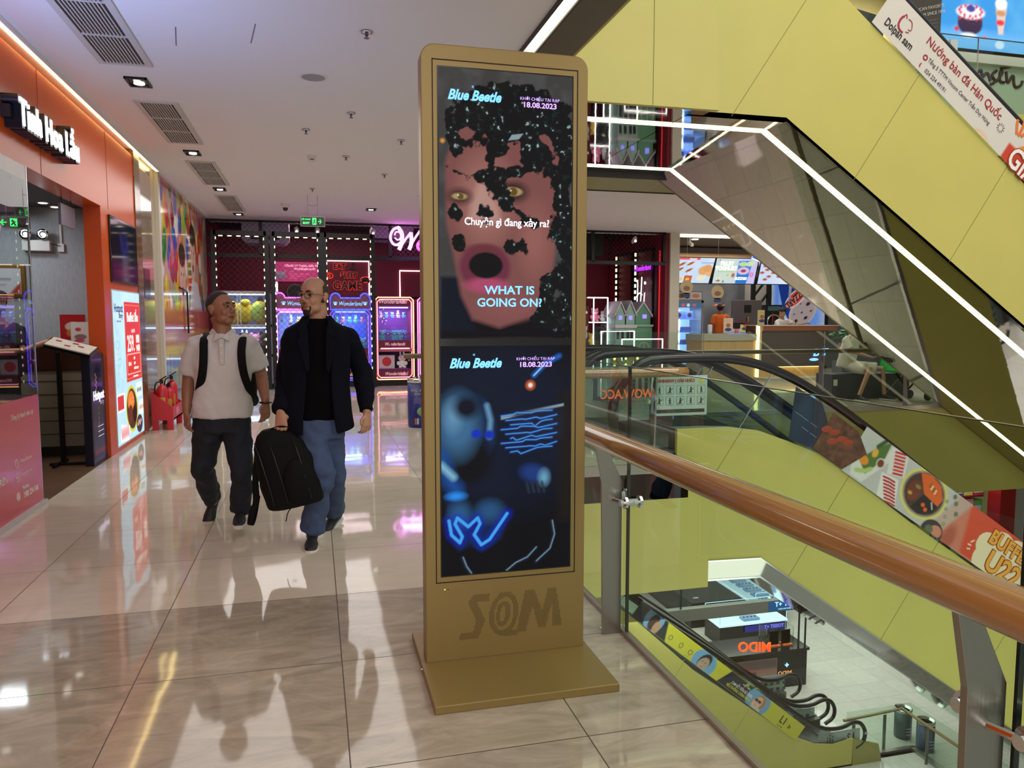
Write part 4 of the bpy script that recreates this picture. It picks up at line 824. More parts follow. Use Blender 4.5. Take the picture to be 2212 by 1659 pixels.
# AC unit and spot lamps under the arcade ceiling
ac = thing('air_conditioner', 'pale violet-lit ceiling air conditioner seen through mesh', 'air conditioner', (-.95, 18.4, 3.4))
MB().prism([(-1.5, 3.2), (-1.42, 3.12), (-.6, 3.12), (-.5, 3.22), (-.5, 3.70), (-1.5, 3.70)], 1, 18.0, 18.8).build('housing', mat('ac_white', (200, 190, 214), .4), ac); MB().box(-1.3, -.7, 17.98, 18.0, 3.2, 3.26).build('grille', GR, ac)
ac = thing('air_conditioner', 'white ceiling cassette air conditioner behind the pink neon letters', 'air conditioner', (1.6, 18.4, 3.3))
MB().box(1.35, 2.3, 18.1, 18.9, 3.28, 3.70).build('housing', mat('ac_white', (200, 190, 214), .4), ac); MB().box(1.38, 2.25, 18.09, 18.1, 3.26, 3.3).build('grille', GR, ac)
for x, w in ((-.32, 'left of the exit sign'), (.12, 'right of the exit sign'), (1.32, 'near the neon letters'), (7.6, 'by the right end of the arcade')):
    s = thing('spotlight', 'white track spotlight under the arcade ceiling ' + w, 'spotlight', (x, 17.5, 3.4), 'arcade spotlights')
    MB().obox((x, 17.5, 3.36), (.035, 0, .02), (0, .08, -.04), (-.02, .0, .035)).build('head', mat('white_plastic', (215, 215, 212), .4), s, bevel=.01); MB().lathe([(.008, 0), (.008, .14)], (x, 17.5, 3.38), 8).build('stem', BLACK, s)
    MB().ell((x, 17.41, 3.32), (.028, .01, .028)).build('lamp', glow('spot', (255, 250, 235), 6), s)
# pink company sign
ps = thing('company_sign', 'pink rectangular company sign with unicorn on a cloud', 'sign', (-.43, 20.5, 2.6))
PX0, PX1, PZ0, PZ1 = -1.0, .16, 2.40, 2.90; MB().box(PX0, PX1, 20.64, 20.68, PZ0, PZ1).build('board', mat('pink_board', (232, 74, 140), .4, emit=.25), ps)
PWH = glow('pink_white', (255, 225, 235), .7)
text('sign_title', 'CÔNG TY TNHH GIẢI TRÍ', .075, PWH, (-.27, 20.635, 2.80), XR, ZU, ps, bold=.001); text('sign_title', 'WONDERLAND', .075, PWH, (-.2, 20.635, 2.72), XR, ZU, ps, bold=.001)
for i in range(4): text('sign_line', ('———', '——— ——— ———— ———', '———— —— ———', '—— ———')[i], .036, PWH, (-.58, 20.635, 2.65 - i * .055), XR, ZU, ps, align='LEFT')
c = MB()
for dx, dz, r in ((-.16, 0, .06), (-.09, .02, .07), (0, .0, .07), (.07, .0, .05), (-.05, -.03, .07)): c.ell((-.76 + dx, 20.63, 2.52 + dz), (r, .008, r * .7))
c.build('cloud_picture', mat('cloud_grey', (196, 200, 222), .5), ps); u = MB().ell((-.8, 20.615, 2.6), (.1, .008, .05)).ell((-.9, 20.615, 2.64), (.045, .008, .04)).ell((-.7, 20.615, 2.63), (.03, .008, .06)).tube([(-.92, 20.615, 2.67), (-.94, 20.615, 2.72)], .008, 6); u.build('unicorn_picture', mat('unicorn_white', (240, 226, 236), .5), ps)
# EAT SLEEP GAME
gs = thing('neon_sign', 'EAT SLEEP GAME letter sign glowing red on arcade wall', 'sign', (.88, 20.6, 2.6))
GD = mat('game_letter', (16, 8, 10), .4); GRD = glow('red_halo', (255, 70, 40), .9)
for s, x, z, sz in (('EAT', .68, 2.80, .19), ('SLEEP', .92, 2.58, .19), ('GAME', .88, 2.30, .30)):
    text('letter_glow', s, sz, GRD, (x, 20.67, z), XR, ZU, gs, ext=.003, bold=.018, sx=.92); text('letters', s, sz, GD, (x, 20.64, z), XR, ZU, gs, ext=.01, bold=.011, sx=.92)
MB().ell((1.03, 20.62, 2.88), (.035, .02, .035)).tube([(1.03, 20.62, 2.85), (1.02, 20.62, 2.78)], .012, 8).box(.96, 1.09, 20.61, 20.63, 2.72, 2.77).build('joystick', GD, gs)
MB().ell((1.34, 20.62, 2.48), (.10, .02, .05)).ell((1.27, 20.62, 2.43), (.03, .02, .05)).ell((1.42, 20.62, 2.43), (.03, .02, .05)).build('gamepad', GD, gs); MB().tube([(1.34 + .12 * math.cos(a), 20.65, 2.47 + .075 * math.sin(a)) for a in np.linspace(0, 6, 20)], .009, 6, closed=True).build('gamepad_outline', GRD, gs)
MB().tube([(.42 + .09 * math.cos(a), 20.63, 2.56 + .07 * math.sin(a)) for a in np.linspace(-2, 2.6, 16)], .011, 6).tube([(.40 + .04 * math.cos(a), 20.63, 2.56 + .03 * math.sin(a)) for a in np.linspace(0, 6, 12)], .009, 6).build('moon_outline', GRD, gs)
NEW = glow('neon_white', (255, 250, 250), 2.4)
def nframe(x0, x1, z0, z1, y, label, sides='LTR', m=NEW, r=.018):
    p = []
    if 'L' in sides: p += [(x0, y, z0)]
    p += [(x0, y, z1), (x1, y, z1)]
    if 'R' in sides: p += [(x1, y, z0)]
    if 'B' in sides: p += [(x0, y, z0)]
    return tag(MB().tube(p, r, 8).build('neon_outline', m), label, 'neon tube', 'white neon outlines of the arcade')
nframe(.30, 1.44, 2.05, 2.95, 20.66, 'white neon outline around the red glowing game letters'); nframe(2.25, 3.4, 1.9, 2.72, 20.66, 'white neon outline on bare crimson wall beside the gold totem')
tag(MB().tube([(-.72, 16.5, 2.0), (-.72, 16.5, 2.2)], .02, 8).build('neon_tube', NEW), 'short upright neon tube left of the purple claw machine', 'neon tube')
cl = thing('round_sign', 'dark round sign with pale rim on wall above the purple claw machine', 'sign', (-.5, 20.6, 2.05)); MB().lathe([(.2, 0), (.2, .08)], (-.45, 20.6, 2.12), 24, 'y').build('disc', mat('disc_dark', (20, 30, 26), .4), cl); MB().tube([(-.45 + .2 * math.cos(a), 20.59, 2.12 + .2 * math.sin(a)) for a in np.linspace(0, 6.1, 24)], .01, 6, closed=True).build('rim', mat('disc_rim', (150, 150, 120), .4), cl)
# pink neon script: W, o and the letters hidden by the totem
ns = thing('neon_script_sign', 'pink and white glowing script letters Wo on black frame', 'sign', (2.2, 16.9, 3.1))
NP = glow('neon_pink', (250, 150, 250), 2.6); NP2 = glow('neon_magenta', (240, 70, 220), 2.2)
W1 = [(1.86, 3.24), (1.80, 3.31), (1.74, 3.24), (1.80, 3.15), (1.90, 3.2), (1.93, 3.34), (1.84, 3.43), (1.70, 3.38), (1.63, 3.2), (1.70, 3.05), (1.82, 3.04), (1.93, 3.16), (2.0, 3.34), (2.02, 3.42)]
MB().tube(smooth_path([(x, 16.9, z) for x, z in W1[6:12]] , 3), .028, 8).tube(smooth_path([(x, 16.9, z) for x, z in [(1.74, 3.25), (1.76, 3.33), (1.86, 3.32), (1.88, 3.2), (1.80, 3.14), (1.74, 3.2)]], 2), .016, 8).build('letter_w_curl', NP, ns)
MB().tube(smooth_path([(x - .11, 16.9, z) for x, z in [(1.93, 3.42), (2.02, 3.3), (2.0, 3.08), (1.94, 2.94)]], 2), .042, 8).tube(smooth_path([(x - .11, 16.9, z) for x, z in [(1.94, 2.94), (2.06, 3.14), (2.2, 3.32)]], 2), .024, 8).tube(smooth_path([(x - .11, 16.9, z) for x, z in [(2.2, 3.32), (2.22, 3.1), (2.16, 2.95)]], 2), .04, 8).tube(smooth_path([(x - .11, 16.9, z) for x, z in [(2.16, 2.95), (2.26, 3.16), (2.4, 3.36)]], 2), .024, 8).build('letter_w', NP, ns)
MB().tube([(2.31 + .07 * math.cos(a) + .02 * math.sin(a), 16.9, 3.05 + .10 * math.sin(a)) for a in np.linspace(0, 6.1, 20)], .032, 8, closed=True).build('letter_o', NP2, ns)
text('letters', 'nderland', .5, NP2, (3.22, 16.9, 3.1), XR, ZU, ns, ext=.02, shear=.3, bold=.01)
# ---------------- plush toys ----------------
def plush(name, c1, c2, kind):
    t = thing(name, 'x', 'plush toy')
    B_ = mat('plush_%s' % (c1,), c1, .9, sheen=.3, bump=.1, bscale=60); C_ = mat('plush_%s' % (c2,), c2, .9, sheen=.3)
    b = MB().ell((0, 0, .075), (.07, .06, .078)).ell((-.07, -.02, .09), (.03, .025, .04)).ell((.07, -.02, .09), (.03, .025, .04)).ell((-.04, -.05, .02), (.03, .04, .022)).ell((.04, -.05, .02), (.03, .04, .022))
    b.build('body', B_, t, smooth=True)
    h = MB().ell((0, -.01, .185), (.072, .062, .062))
    if kind == 'bear': h.ell((-.05, 0, .24), (.024, .014, .024)).ell((.05, 0, .24), (.024, .014, .024))
    else: h.ell((-.03, 0, .28), (.018, .012, .06)).ell((.03, 0, .28), (.018, .012, .06))
    h.build('head', B_, t, smooth=True); MB().ell((0, -.06, .17), (.03, .018, .022)).build('muzzle', C_, t, smooth=True)
    e = MB().ell((-.026, -.068, .195), (.008, .005, .009)).ell((.026, -.068, .195), (.008, .005, .009)); e.build('eyes', BLACK, t); return t
PLC = [((120, 200, 240), (240, 240, 250)), ((240, 240, 245), (250, 170, 190)), ((250, 150, 190), (255, 230, 235)), ((130, 220, 160), (240, 250, 240)), ((244, 206, 80), (255, 244, 210)), ((150, 120, 220), (230, 220, 250)), ((40, 40, 44), (240, 240, 240))]
PROTO = []; PN = ['pale blue', 'white', 'pink', 'green', 'yellow', 'violet', 'black']
used = set()
for i, (a, b) in enumerate(PLC): PROTO.append(plush('plush_toy', a, b, 'bear' if i % 2 == 0 else 'bunny'))
def toy(i, x, y, z, rz, label, group, s=1.0):
    p = PROTO[i]
    if i in used: p = dup(p)
    used.add(i); p.location = (x, y, z); p.rotation_euler = (0, 0, rz); p.scale = (s, s, s); p['label'] = label; p['group'] = group; return p
rng = random.Random(7)
# ---------------- claw machines ----------------
def claw_machine(x0, x1, y0, y1, H, neon, inner, label, ears=True, bands=(), word='Wonderland', lightc=(.5, .6, 1), hz=1.62, tray=.82):
    t = thing('claw_machine', label, 'claw machine', ((x0 + x1) / 2, y0, 0)); cx = (x0 + x1) / 2
    PK = mat('machine_pink', (176, 84, 110), .35); IN = mat('machine_inner_' + neon[0], inner, .5, emit=.6)  # inner panels emit on their own to brighten the machine's inside
    MB().box(x0, x1, y0, y1, .0, .12).build('plinth', BLACK, t)
    MB().box(x0, x1, y1 - .04, y1, .12, H).build('back_panel', IN, t)
    for a in (x0, x1 - .05): MB().box(a, a + .05, y0, y1, .12, H).build('side_frame', PK, t)
    MB().box(x0 + .05, x1 - .05, y0 + .02, y1 - .04, tray - .06, tray).build('prize_tray', IN, t)
    MB().box(x0, x1, y0, y1, H - .04, H).build('roof', PK, t)
    MB().box(x0 + .05, x1 - .05, y0 - .01, y0 + .02, tray - .16, tray + .0).build('tray_band', CRIMD, t); text('band_words', word + 's' if not ears else word, .10, glow('band_pink', (236, 190, 210), .6), (cx, y0 - .014, tray - .08), XR, ZU, t, shear=.3, sx=.8)
    MB().box(x0 + .05, x1 - .05, y0 - .08, y0 + .02, tray - .24, tray - .17).build('control_shelf', PK, t)
    MB().tube([(x0 + .1, y0 - .09, tray - .17), (x1 - .1, y0 - .09, tray - .17)], .012, 8).build('shelf_neon', glow('shelf_' + neon[0], neon[2], 2.0), t)
    MB().tube([(cx - .1, y0 - .04, tray - .17), (cx - .1, y0 - .04, tray - .07)], .008, 6).ell((cx - .1, y0 - .04, tray - .06), (.018, .018, .018)).build('joystick', BLACK, t)
    MB().box(x0 + .05, x1 - .05, y0, y0 + .02, .12, .36).build('lower_band', CRIMD, t); text('band_words', word + 's' if not ears else word, .10, glow('band_pink', (236, 190, 210), .6), (cx, y0 - .004, .26), XR, ZU, t, shear=.3, sx=.8)
    MB().box(x0 + .06, x1 - .06, y0 + .3, y0 + .33, .36, tray - .06).build('prize_bay_back', mat('bay_dark', (70, 30, 60), .5), t)
    MB().box(x0 + .06, x1 - .06, y0 + .006, y0 + .012, tray, hz).build('window_glass', GLASS, t)
    n = glow('neon_' + neon[0], neon[1], 2.8)
    if ears:
        zt = H + .0; MB().box(x0, x1, y0 - .04, y0 + .2, hz + .02, zt).build('header', mat('header_mauve', (150, 84, 100), .4), t)
        text('header_words', 'Wonderland', .12, glow('header_blue', (120, 190, 255), 1.6), (cx, y0 - .045, (hz + zt) / 2 + .01), XR, ZU, t, shear=.3, sx=.8)
        for s in (-1, 1):
            p = MB().ell((cx + s * .31, y0 - .045, (hz + zt) / 2), (.03, .006, .024))
            for k in range(4): p.ell((cx + s * .31 + (k - 1.5) * .024, y0 - .045, (hz + zt) / 2 + .045 - abs(k - 1.5) * .008), (.009, .006, .014))
            p.build('paw_mark', glow('header_blue', (120, 190, 255), 1.6), t)
            MB().lathe([(.085, 0), (.085, .2)], (cx + s * ((x1 - x0) / 2 - .11), y0 - .02, zt), 18, 'y').build('ear', mat('header_mauve', (150, 84, 100), .4), t)
        w = (x1 - x0) / 2; pts = [(cx - w, hz + .02), (cx - w, zt)] + [(cx - w + .11 + .1 * math.cos(a), zt + .1 * math.sin(a)) for a in np.linspace(math.pi, 0, 9)] + [(cx + w - .11 + .1 * math.cos(a), zt + .1 * math.sin(a)) for a in np.linspace(math.pi, 0, 9)] + [(cx + w, zt), (cx + w, hz + .02)]
        MB().tube([(a, y0 - .05, b) for a, b in pts], .015, 8, closed=True).build('header_neon', n, t)
        top = hz
    else:
        top = H - .02; MB().box(x0 + .05, x1 - .05, y0, y0 + .02, hz, top).build('header', CRIMD, t); text('header_words', 'Wonderlands', .13, glow('band_pink', (236, 190, 210), .6), (cx - .05, y0 - .004, (hz + top) / 2), XR, ZU, t, shear=.3, sx=.8)
        for z in ((hz + top) / 2, tray - .08, .26): MB().prism([(x1 - .28, z - .04), (x1 - .14, z - .04), (x1 - .12, z + .05), (x1 - .17, z + .015), (x1 - .21, z + .05), (x1 - .25, z + .015), (x1 - .30, z + .05)], 1, y0 - .005, y0).build('crown_mark', mat('mark_pink', (220, 150, 180), .5), t)
    r = .06; z0 = .14; pts = [(x0 + r, z0), (x1 - r, z0), (x1, z0 + r), (x1, top - r), (x1 - r, top), (x0 + r, top), (x0, top - r), (x0, z0 + r)]
    for d, nm in ((0, 'outline_neon'), (.045, 'inner_neon')):
        q = [(cx + (a - cx) * (1 - d / ((x1 - x0) / 2)), y0 - .02, (z0 + top) / 2 + (b - (z0 + top) / 2) * (1 - d / ((top - z0) / 2))) for a, b in pts]
        MB().tube(q, .011, 8, closed=True).build(nm, n if not d else glow('neon2_' + neon[0], neon[2], 1.5), t)
    MB().box(x0 + .1, x1 - .1, y0 + .1, y0 + .14, hz - .05, hz - .02).build('inner_lamp', glow('lamp_' + neon[0], neon[3], 5), t)
    cw = MB().tube([(cx - .2, y0 + .35, hz), (cx - .2, y0 + .35, hz - .25)], .008, 6).ell((cx - .2, y0 + .35, hz - .28), (.04, .04, .03))
    for k in range(3): a = k * 2.1; cw.tube([(cx - .2, y0 + .35, hz - .28), (cx - .2 + .07 * math.cos(a), y0 + .35 + .07 * math.sin(a), hz - .33), (cx - .2 + .03 * math.cos(a), y0 + .35 + .03 * math.sin(a), hz - .4)], .007, 6)
    cw.build('claw', CHROME, t)
    area('machine_lamp', (cx, y0 + .3, hz - .06), (0, 0, 0), .4, 7, lightc)
    return t
BL = ('blue', (60, 70, 255), (130, 110, 255), (120, 160, 255)); PU = ('purple', (196, 90, 255), (220, 150, 255), (150, 150, 255)); GO = ('gold', (255, 196, 130), (250, 170, 190), (150, 120, 255)); VI = ('violet', (210, 130, 255), (250, 170, 240), (150, 130, 255))
claw_machine(-.78, .20, 16.6, 17.35, 1.88, PU, (110, 130, 220), 'claw machine with purple neon outline and bear-eared header', lightc=(.5, .6, 1))
claw_machine(.34, 1.17, 16.6, 17.3, 1.88, BL, (80, 100, 220), 'claw machine with blue neon outline and bear-eared header', lightc=(.4, .55, 1))
claw_machine(1.27, 2.09, 16.6, 17.3, 1.92, GO, (120, 60, 150), 'claw machine without ears, outlined in gold neon', ears=False, lightc=(.55, .4, 1), hz=1.72, tray=.98)
claw_machine(2.18, 3.0, 16.6, 17.3, 1.92, VI, (120, 70, 160), 'earless claw machine with violet neon, half behind gold totem', ears=False, lightc=(.6, .4, 1), hz=1.72, tray=.98)
for nm, x0, x1, tr_, hz_, cols_, hang in (('purple-outlined', -.70, .12, .82, 1.62, (0, 1, 5), (0, 1, 4)), ('blue-outlined', .42, 1.1, .82, 1.62, (0, 0, 3), (3, 2, 0)), ('gold-outlined', 1.36, 2.0, .98, 1.72, (0, 5, 0), (1, 0, 0)), ('violet-outlined', 2.27, 2.9, .98, 1.72, (3, 2, 1), (1, 0, 1))):
    n = 5
    for k in range(n * 2):
        i = cols_[k % 3]; x = x0 + (x1 - x0) * ((k % n) + .5) / n; y = 16.72 + (k // n) * .17
        toy(i, x, y, tr_, rng.uniform(-.6, .6), '%s plush toy on tray of %s machine, %s row, %s' % (PN[i], nm, ('front', 'back')[k // n], ('leftmost', 'left of centre', 'centre', 'right of centre', 'rightmost')[k % n]), 'plush toys on the tray, ' + nm, .85)
    for k in range(5):
        i = hang[k % 3]; x = x0 + (x1 - x0) * (k + .4) / 5
        toy(i, x, 16.95, hz_ - .26, rng.uniform(-.6, .6), '%s plush toy hanging inside the %s claw machine, %s of the row' % (PN[i], nm, ('leftmost', 'second', 'middle', 'fourth', 'rightmost')[k]), 'plush toys hanging, ' + nm, .5)
# prize boxes under the gold machine
bx_ = thing('prize_box', 'white prize box with red round crown badge in gold-outlined machine', 'box', (1.48, 16.7, .36)); MB().box(1.34, 1.68, 16.66, 16.86, .37, .66).build('carton', mat('carton_white', (210, 200, 214), .5), bx_, bevel=.005); MB().lathe([(.1, 0), (.1, .004)], (1.51, 16.656, .52), 20, 'y').build('badge', mat('badge_red', (200, 40, 60), .5), bx_)
toy(1, 1.85, 16.75, .37, 0, 'white plush toy lying below the gold-outlined machine tray', 'plush toys in the lower bay', 1.2); toy(6, 1.99, 16.85, .37, .3, 'black plush toy below the gold-outlined machine tray', 'plush toys in the lower bay', 1.0)
# white three-tier plush cabinet
wc = thing('plush_cabinet', 'white glass cabinet with big plush toys left of claw machines', 'cabinet', (-1.3, 16.6, 0))
WCM = mat('cabinet_white', (196, 196, 200), .4); x0, x1, y0, y1 = -1.86, -.82, 16.55, 17.2
for x in (x0, x1 - .04): MB().box(x, x + .04, y0, y0 + .05, .05, 2.0).build('post', WCM, wc); MB().box(x, x + .04, y1 - .05, y1, .05, 2.0).build('post', WCM, wc)
for z in (.05, .66, 1.28, 1.96): MB().box(x0, x1, y0, y1, z, z + .05).build('shelf', WCM, wc)
MB().box(x0, x1, y1 - .02, y1, .05, 2.0).build('back_panel', mat('cabinet_back', (110, 120, 190), .5, emit=.3), wc)
for z0, z1 in ((.1, .66), (.71, 1.28), (1.33, 1.96)): MB().box(x0 + .04, x1 - .04, y0 + .01, y0 + .015, z0, z1).build('glass_front', GLASS, wc); MB().box(x0 + .06, x1 - .06, y0 + .06, y0 + .09, z1 - .03, z1 - .01).build('lamp_strip', glow('cab_lamp', (190, 215, 255), 5), wc)
for x in (-1.50, -1.44): MB().box(x - .006, x + .006, y0 - .004, y0 + .01, 1.30, 1.98).build('door_edge', CHROME, wc)
MB().box(x0, x1, y0, y1, 0, .05).build('plinth', BLACK, wc)
area('cabinet_lamp', (-1.34, 16.7, 1.93), (0, 0, 0), .5, 2.2, (.9, .95, 1)); area('cabinet_lamp', (-1.34, 16.7, 1.22), (0, 0, 0), .5, 1.4, (.8, .88, 1)); area('cabinet_lamp', (-1.34, 16.7, .62), (0, 0, 0), .5, 1.4, (.8, .88, 1))
# large yellow plush lying on its side (plain stand-in)
bp = thing('large_plush_toy', 'huge yellow plush animal lying sideways in the white cabinet', 'plush toy', (-1.3, 16.85, 1.33))
YP = mat('plush_yellow', (246, 212, 70), .9, sheen=.3)
MB().ell((-1.42, 16.85, 1.56), (.26, .2, .22)).ell((-1.66, 16.8, 1.72), (.14, .1, .10)).ell((-1.66, 16.8, 1.42), (.14, .1, .09)).ell((-1.36, 16.72, 1.78), (.1, .08, .07)).build('body', YP, bp, smooth=True)
MB().ell((-1.08, 16.83, 1.58), (.21, .19, .24)).build('head', YP, bp, smooth=True)
MB().ell((-1.12, 16.69, 1.58), (.13, .07, .17)).build('face_patch', mat('plush_lime', (190, 230, 110), .9), bp, smooth=True)
MB().ell((-.97, 16.66, 1.67), (.05, .03, .03)).ell((-.97, 16.66, 1.49), (.05, .03, .03)).build('eyes', mat('plush_eye', (60, 110, 120), .3), bp); MB().ell((-1.1, 16.61, 1.58), (.02, .02, .02)).build('nose', mat('plush_nose', (236, 90, 150), .5), bp)
MB().box(-1.12, -1.02, 16.78, 16.86, 1.80, 1.90).build('head_tuft', BLACK, bp)
for k, (i, x, z, s) in enumerate(((2, -1.18, .71, 1.7), (1, -1.40, .71, 1.5), (6, -.98, .71, 1.8), (5, -1.62, .71, 1.4), (0, -1.25, .11, 1.5), (4, -1.45, .11, 1.3), (1, -1.02, .11, 1.4), (3, -1.65, .11, 1.3))):
    toy(i, x, 16.8, z, rng.uniform(-.4, .4), '%s plush toy on the %s shelf of the white cabinet' % (PN[i], 'middle' if z > .5 else 'bottom'), 'plush toys in the white cabinet', s)
# ---------------- right part of the arcade ----------------
dh = thing('doll_house_machine', 'mint green toy house machine with gabled white-edged roofs', 'game machine', (7.6, 17.6, 0))
MI = mat('mint_green', (150, 192, 182), .5); MI2 = mat('mint_dark', (100, 160, 126), .5); RW = mat('roof_white', (206, 206, 214), .5); DG = mat('dark_glass', (20, 20, 40), .1)
MB().box(7.62, 8.11, 17.5, 18.4, 0, 1.25).build('right_block', MI2, dh); MB().box(7.12, 7.38, 17.45, 18.4, 0, 1.25).build('left_block', MI, dh); MB().box(7.39, 7.62, 17.45, 18.4, 0, 1.25).build('middle_block', MI, dh)
def gable(x0, x1, z0, z1, y0, y1, m, nm):
    c = (x0 + x1) / 2; MB().prism([(x0, z0), (x1, z0), (x1, z0 + (z1 - z0) * .45), (c, z1), (x0, z0 + (z1 - z0) * .45)], 1, y0, y1).build('gable_wall', m, dh)
    for s, a, b in ((0, x0 - .05, c), (1, x1 + .05, c)):
        MB().prism([(a, z0 + (z1 - z0) * .36), (b, z1 + .02), (b, z1 + .075), (a, z0 + (z1 - z0) * .36 + .055)], 1, y0 - .04, y1).build('roof_slope', RW, dh)
gable(7.13, 7.36, 1.30, 1.80, 17.45, 18.3, MI, 'a'); gable(7.40, 7.62, 1.30, 1.82, 17.45, 18.3, MI, 'b'); gable(7.66, 8.06, 1.30, 1.80, 17.5, 18.3, MI2, 'c')
MB().box(7.10, 7.66, 17.40, 18.4, 1.22, 1.30).build('cornice', RW, dh); MB().box(7.6, 8.12, 17.45, 18.4, 1.25, 1.30).build('cornice', MI, dh)
for x in (7.15, 7.27, 7.41, 7.51): MB().box(x, x + .07, 17.44, 17.45, .95, 1.15).build('dark_window', DG, dh); MB().box(x, x + .09, 17.44, 17.45, .45, .8).build('dark_window', DG, dh)
for x, z in ((7.245, 1.42), (7.51, 1.42), (7.89, 1.45)): MB().box(x - .045, x + .045, 17.44, 17.5, z, z + .10).build('lit_window', glow('lit_violet', (150, 140, 255), .9), dh)
MB().tube([(7.89 + .16 * math.cos(a), 17.49, .66 + .2 * math.sin(a)) for a in np.linspace(0, math.pi, 12)], .014, 6).tube([(7.73, 17.49, .66), (7.73, 17.49, .4), (8.05, 17.49, .4), (8.05, 17.49, .66)], .014, 6).tube([(7.89, 17.49, .4), (7.89, 17.49, .85)], .01, 6).tube([(7.73, 17.49, .64), (8.05, 17.49, .64)], .01, 6).build('arched_window', RW, dh)
for i in range(7): MB().tube([(7.3 + i * .05, 17.7 - .0, 1.62), (7.3 + i * .05, 18.2, 1.62)], .012, 6).build('roof_rib', RW, dh)
sh_ = thing('display_shelf', 'open neon-edged display shelf with plush toys in right arcade', 'shelf', (6.85, 18, 0))
for z in (.75, 1.34, 1.95): MB().box(6.55, 7.09, 17.9, 18.3, z, z + .03).build('shelf_board', RW, sh_); MB().tube([(6.55, 17.89, z + .015), (7.09, 17.89, z + .015)], .014, 6).build('edge_neon', NEW, sh_)
for x in (6.72, 7.09): MB().tube([(x, 17.9, .1), (x, 17.9, 1.97)], .016, 6).build('upright_neon', NEW, sh_)
toy(6, 6.92, 18.05, .78, .2, 'black and white plush toy on the lower neon-edged display shelf', 'plush toys on the display shelf', 1.9); toy(4, 6.72, 18.05, .78, 0, 'yellow plush toy on the lower neon-edged display shelf', 'plush toys on the display shelf', 1.2); toy(2, 6.8, 18.05, 1.37, 0, 'pink plush toy on the upper neon-edged display shelf', 'plush toys on the display shelf', 1.3); toy(1, 7.0, 18.05, 1.37, .3, 'white plush toy on the upper neon-edged display shelf', 'plush toys on the display shelf', .8)
kp = thing('poster_stand', 'dark red poster stand with white bear picture beside display shelf', 'poster', (6.35, 17.7, 0)); MB().box(6.0, 6.52, 17.7, 17.76, .0, 1.75).build('board', mat('board_red', (92, 8, 24), .4), kp); MB().ell((6.42, 17.69, 1.05), (.07, .01, .1)).ell((6.42, 17.69, 1.2), (.06, .01, .06)).ell((6.37, 17.69, 1.25), (.02, .01, .02)).ell((6.47, 17.69, 1.25), (.02, .01, .02)).build('bear_picture', RW, kp); text('poster_words', 'Wonderlands', .1, PWH, (6.26, 17.695, 1.6), XR, ZU, kp, shear=.3, sx=.8)
nframe(6.27, 7.07, .0, 1.16, 16.2, 'larger white neon doorway outline before green toy house'); nframe(6.75, 7.75, .0, .98, 16.15, 'lower white neon outline right of the other, before green toy house')
for i, (x, s) in enumerate(((6.45, 'T'), (6.72, 'O'), (7.0, 'Y'), (7.3, 'S'))):
    mq = thing('marquee_letter', 'yellow marquee letter %s with round bulbs behind the escalator' % s, 'letter', (x, 15.9, .3), 'yellow bulb letters'); MB().box(x - .12, x + .12, 15.84, 16.0, 0, .40).build('base', BLACK, mq); text('letter', s, .5, mat('marquee_yellow', (190, 150, 50), .4), (x, 15.9, .55), XR, ZU, mq, ext=.05, bold=.02)
    for dz in (.42, .56, .70): MB().ell((x, 15.84, dz), (.03, .02, .03)).build('bulb', glow('marquee_bulb', (255, 232, 150), 3), mq)
# wall panels and neon on the right side wall of the arcade
SWX = 8.215
for (ya, yb, w) in ((18.9, 19.9, 'far'), (17.6, 18.6, 'near')):
    g = thing('wire_panel', 'black framed wire panel with light chain on crimson side wall, %s one' % w, 'panel', (SWX, ya, 1), 'wire panels on the side wall')
    for y in (ya, yb): MB().box(SWX - .08, SWX - .02, y - .03, y + .03, 0, 3.2).build('upright', BLACK, g)
    MB().box(SWX - .08, SWX - .02, ya, yb, 3.14, 3.2).build('lintel', BLACK, g); chain('wire_mesh', ya, yb, .2, 3.14, SWX - .05, mat('wire_bronze', (150, 90, 70), .3, .5), g, ax=0, s=.13, w=.006)
    d = MB()
    for i in range(16): d.box(SWX - .12, SWX - .09, yb - .06, yb + .0, 3.05 - i * .16, 3.14 - i * .16)
    d.build('led_chain', LDOT, g, fix=False)['kind'] = 'stuff'
hi = thing('neon_sign', 'white neon Hi script with small violet Wonderland words above', 'sign', (SWX, 18.1, 2)); NB = glow('neon_ice', (210, 235, 255), 2.6)
for p in ([(18.5, 1.62), (18.42, 1.6), (18.36, 2.0), (18.34, 2.45), (18.44, 2.4)], [(18.10, 2.5), (18.14, 2.0), (18.2, 1.6), (18.06, 1.62)], [(18.42, 2.0), (18.24, 2.12), (18.08, 2.05)], [(17.92, 2.1), (17.96, 1.8), (17.94, 1.6), (17.86, 1.66)]): MB().tube(smooth_path([(SWX - .13, y, z) for y, z in p], 2), .014, 8).build('letter_stroke', NB, hi)
MB().ell((SWX - .13, 17.9, 2.34), (.025, .04, .04)).build('letter_dot', NB, hi); text('words', 'Wonderland', .2, glow('words_violet', (170, 50, 255), 2.4), (SWX - .13, 18.1, 2.72), (0, -1, 0), ZU, hi, shear=.3)
tag(MB().box(SWX - .02, SWX - .005, 17.3, 17.34, 0, 3.1).build('red_neon_tube', glow('red_line', (255, 60, 70), .45)), 'red light line down the crimson side wall near white pillar', 'neon tube')
dk = thing('ceiling_duct', 'black boxy duct behind wire mesh at top of right arcade', 'duct', (6.4, 18.6, 3.1)); MB().box(5.4, 7.1, 18.2, 19, 3.0, 3.7).build('duct', mat('duct_black', (18, 18, 20), .6), dk, bevel=.03)
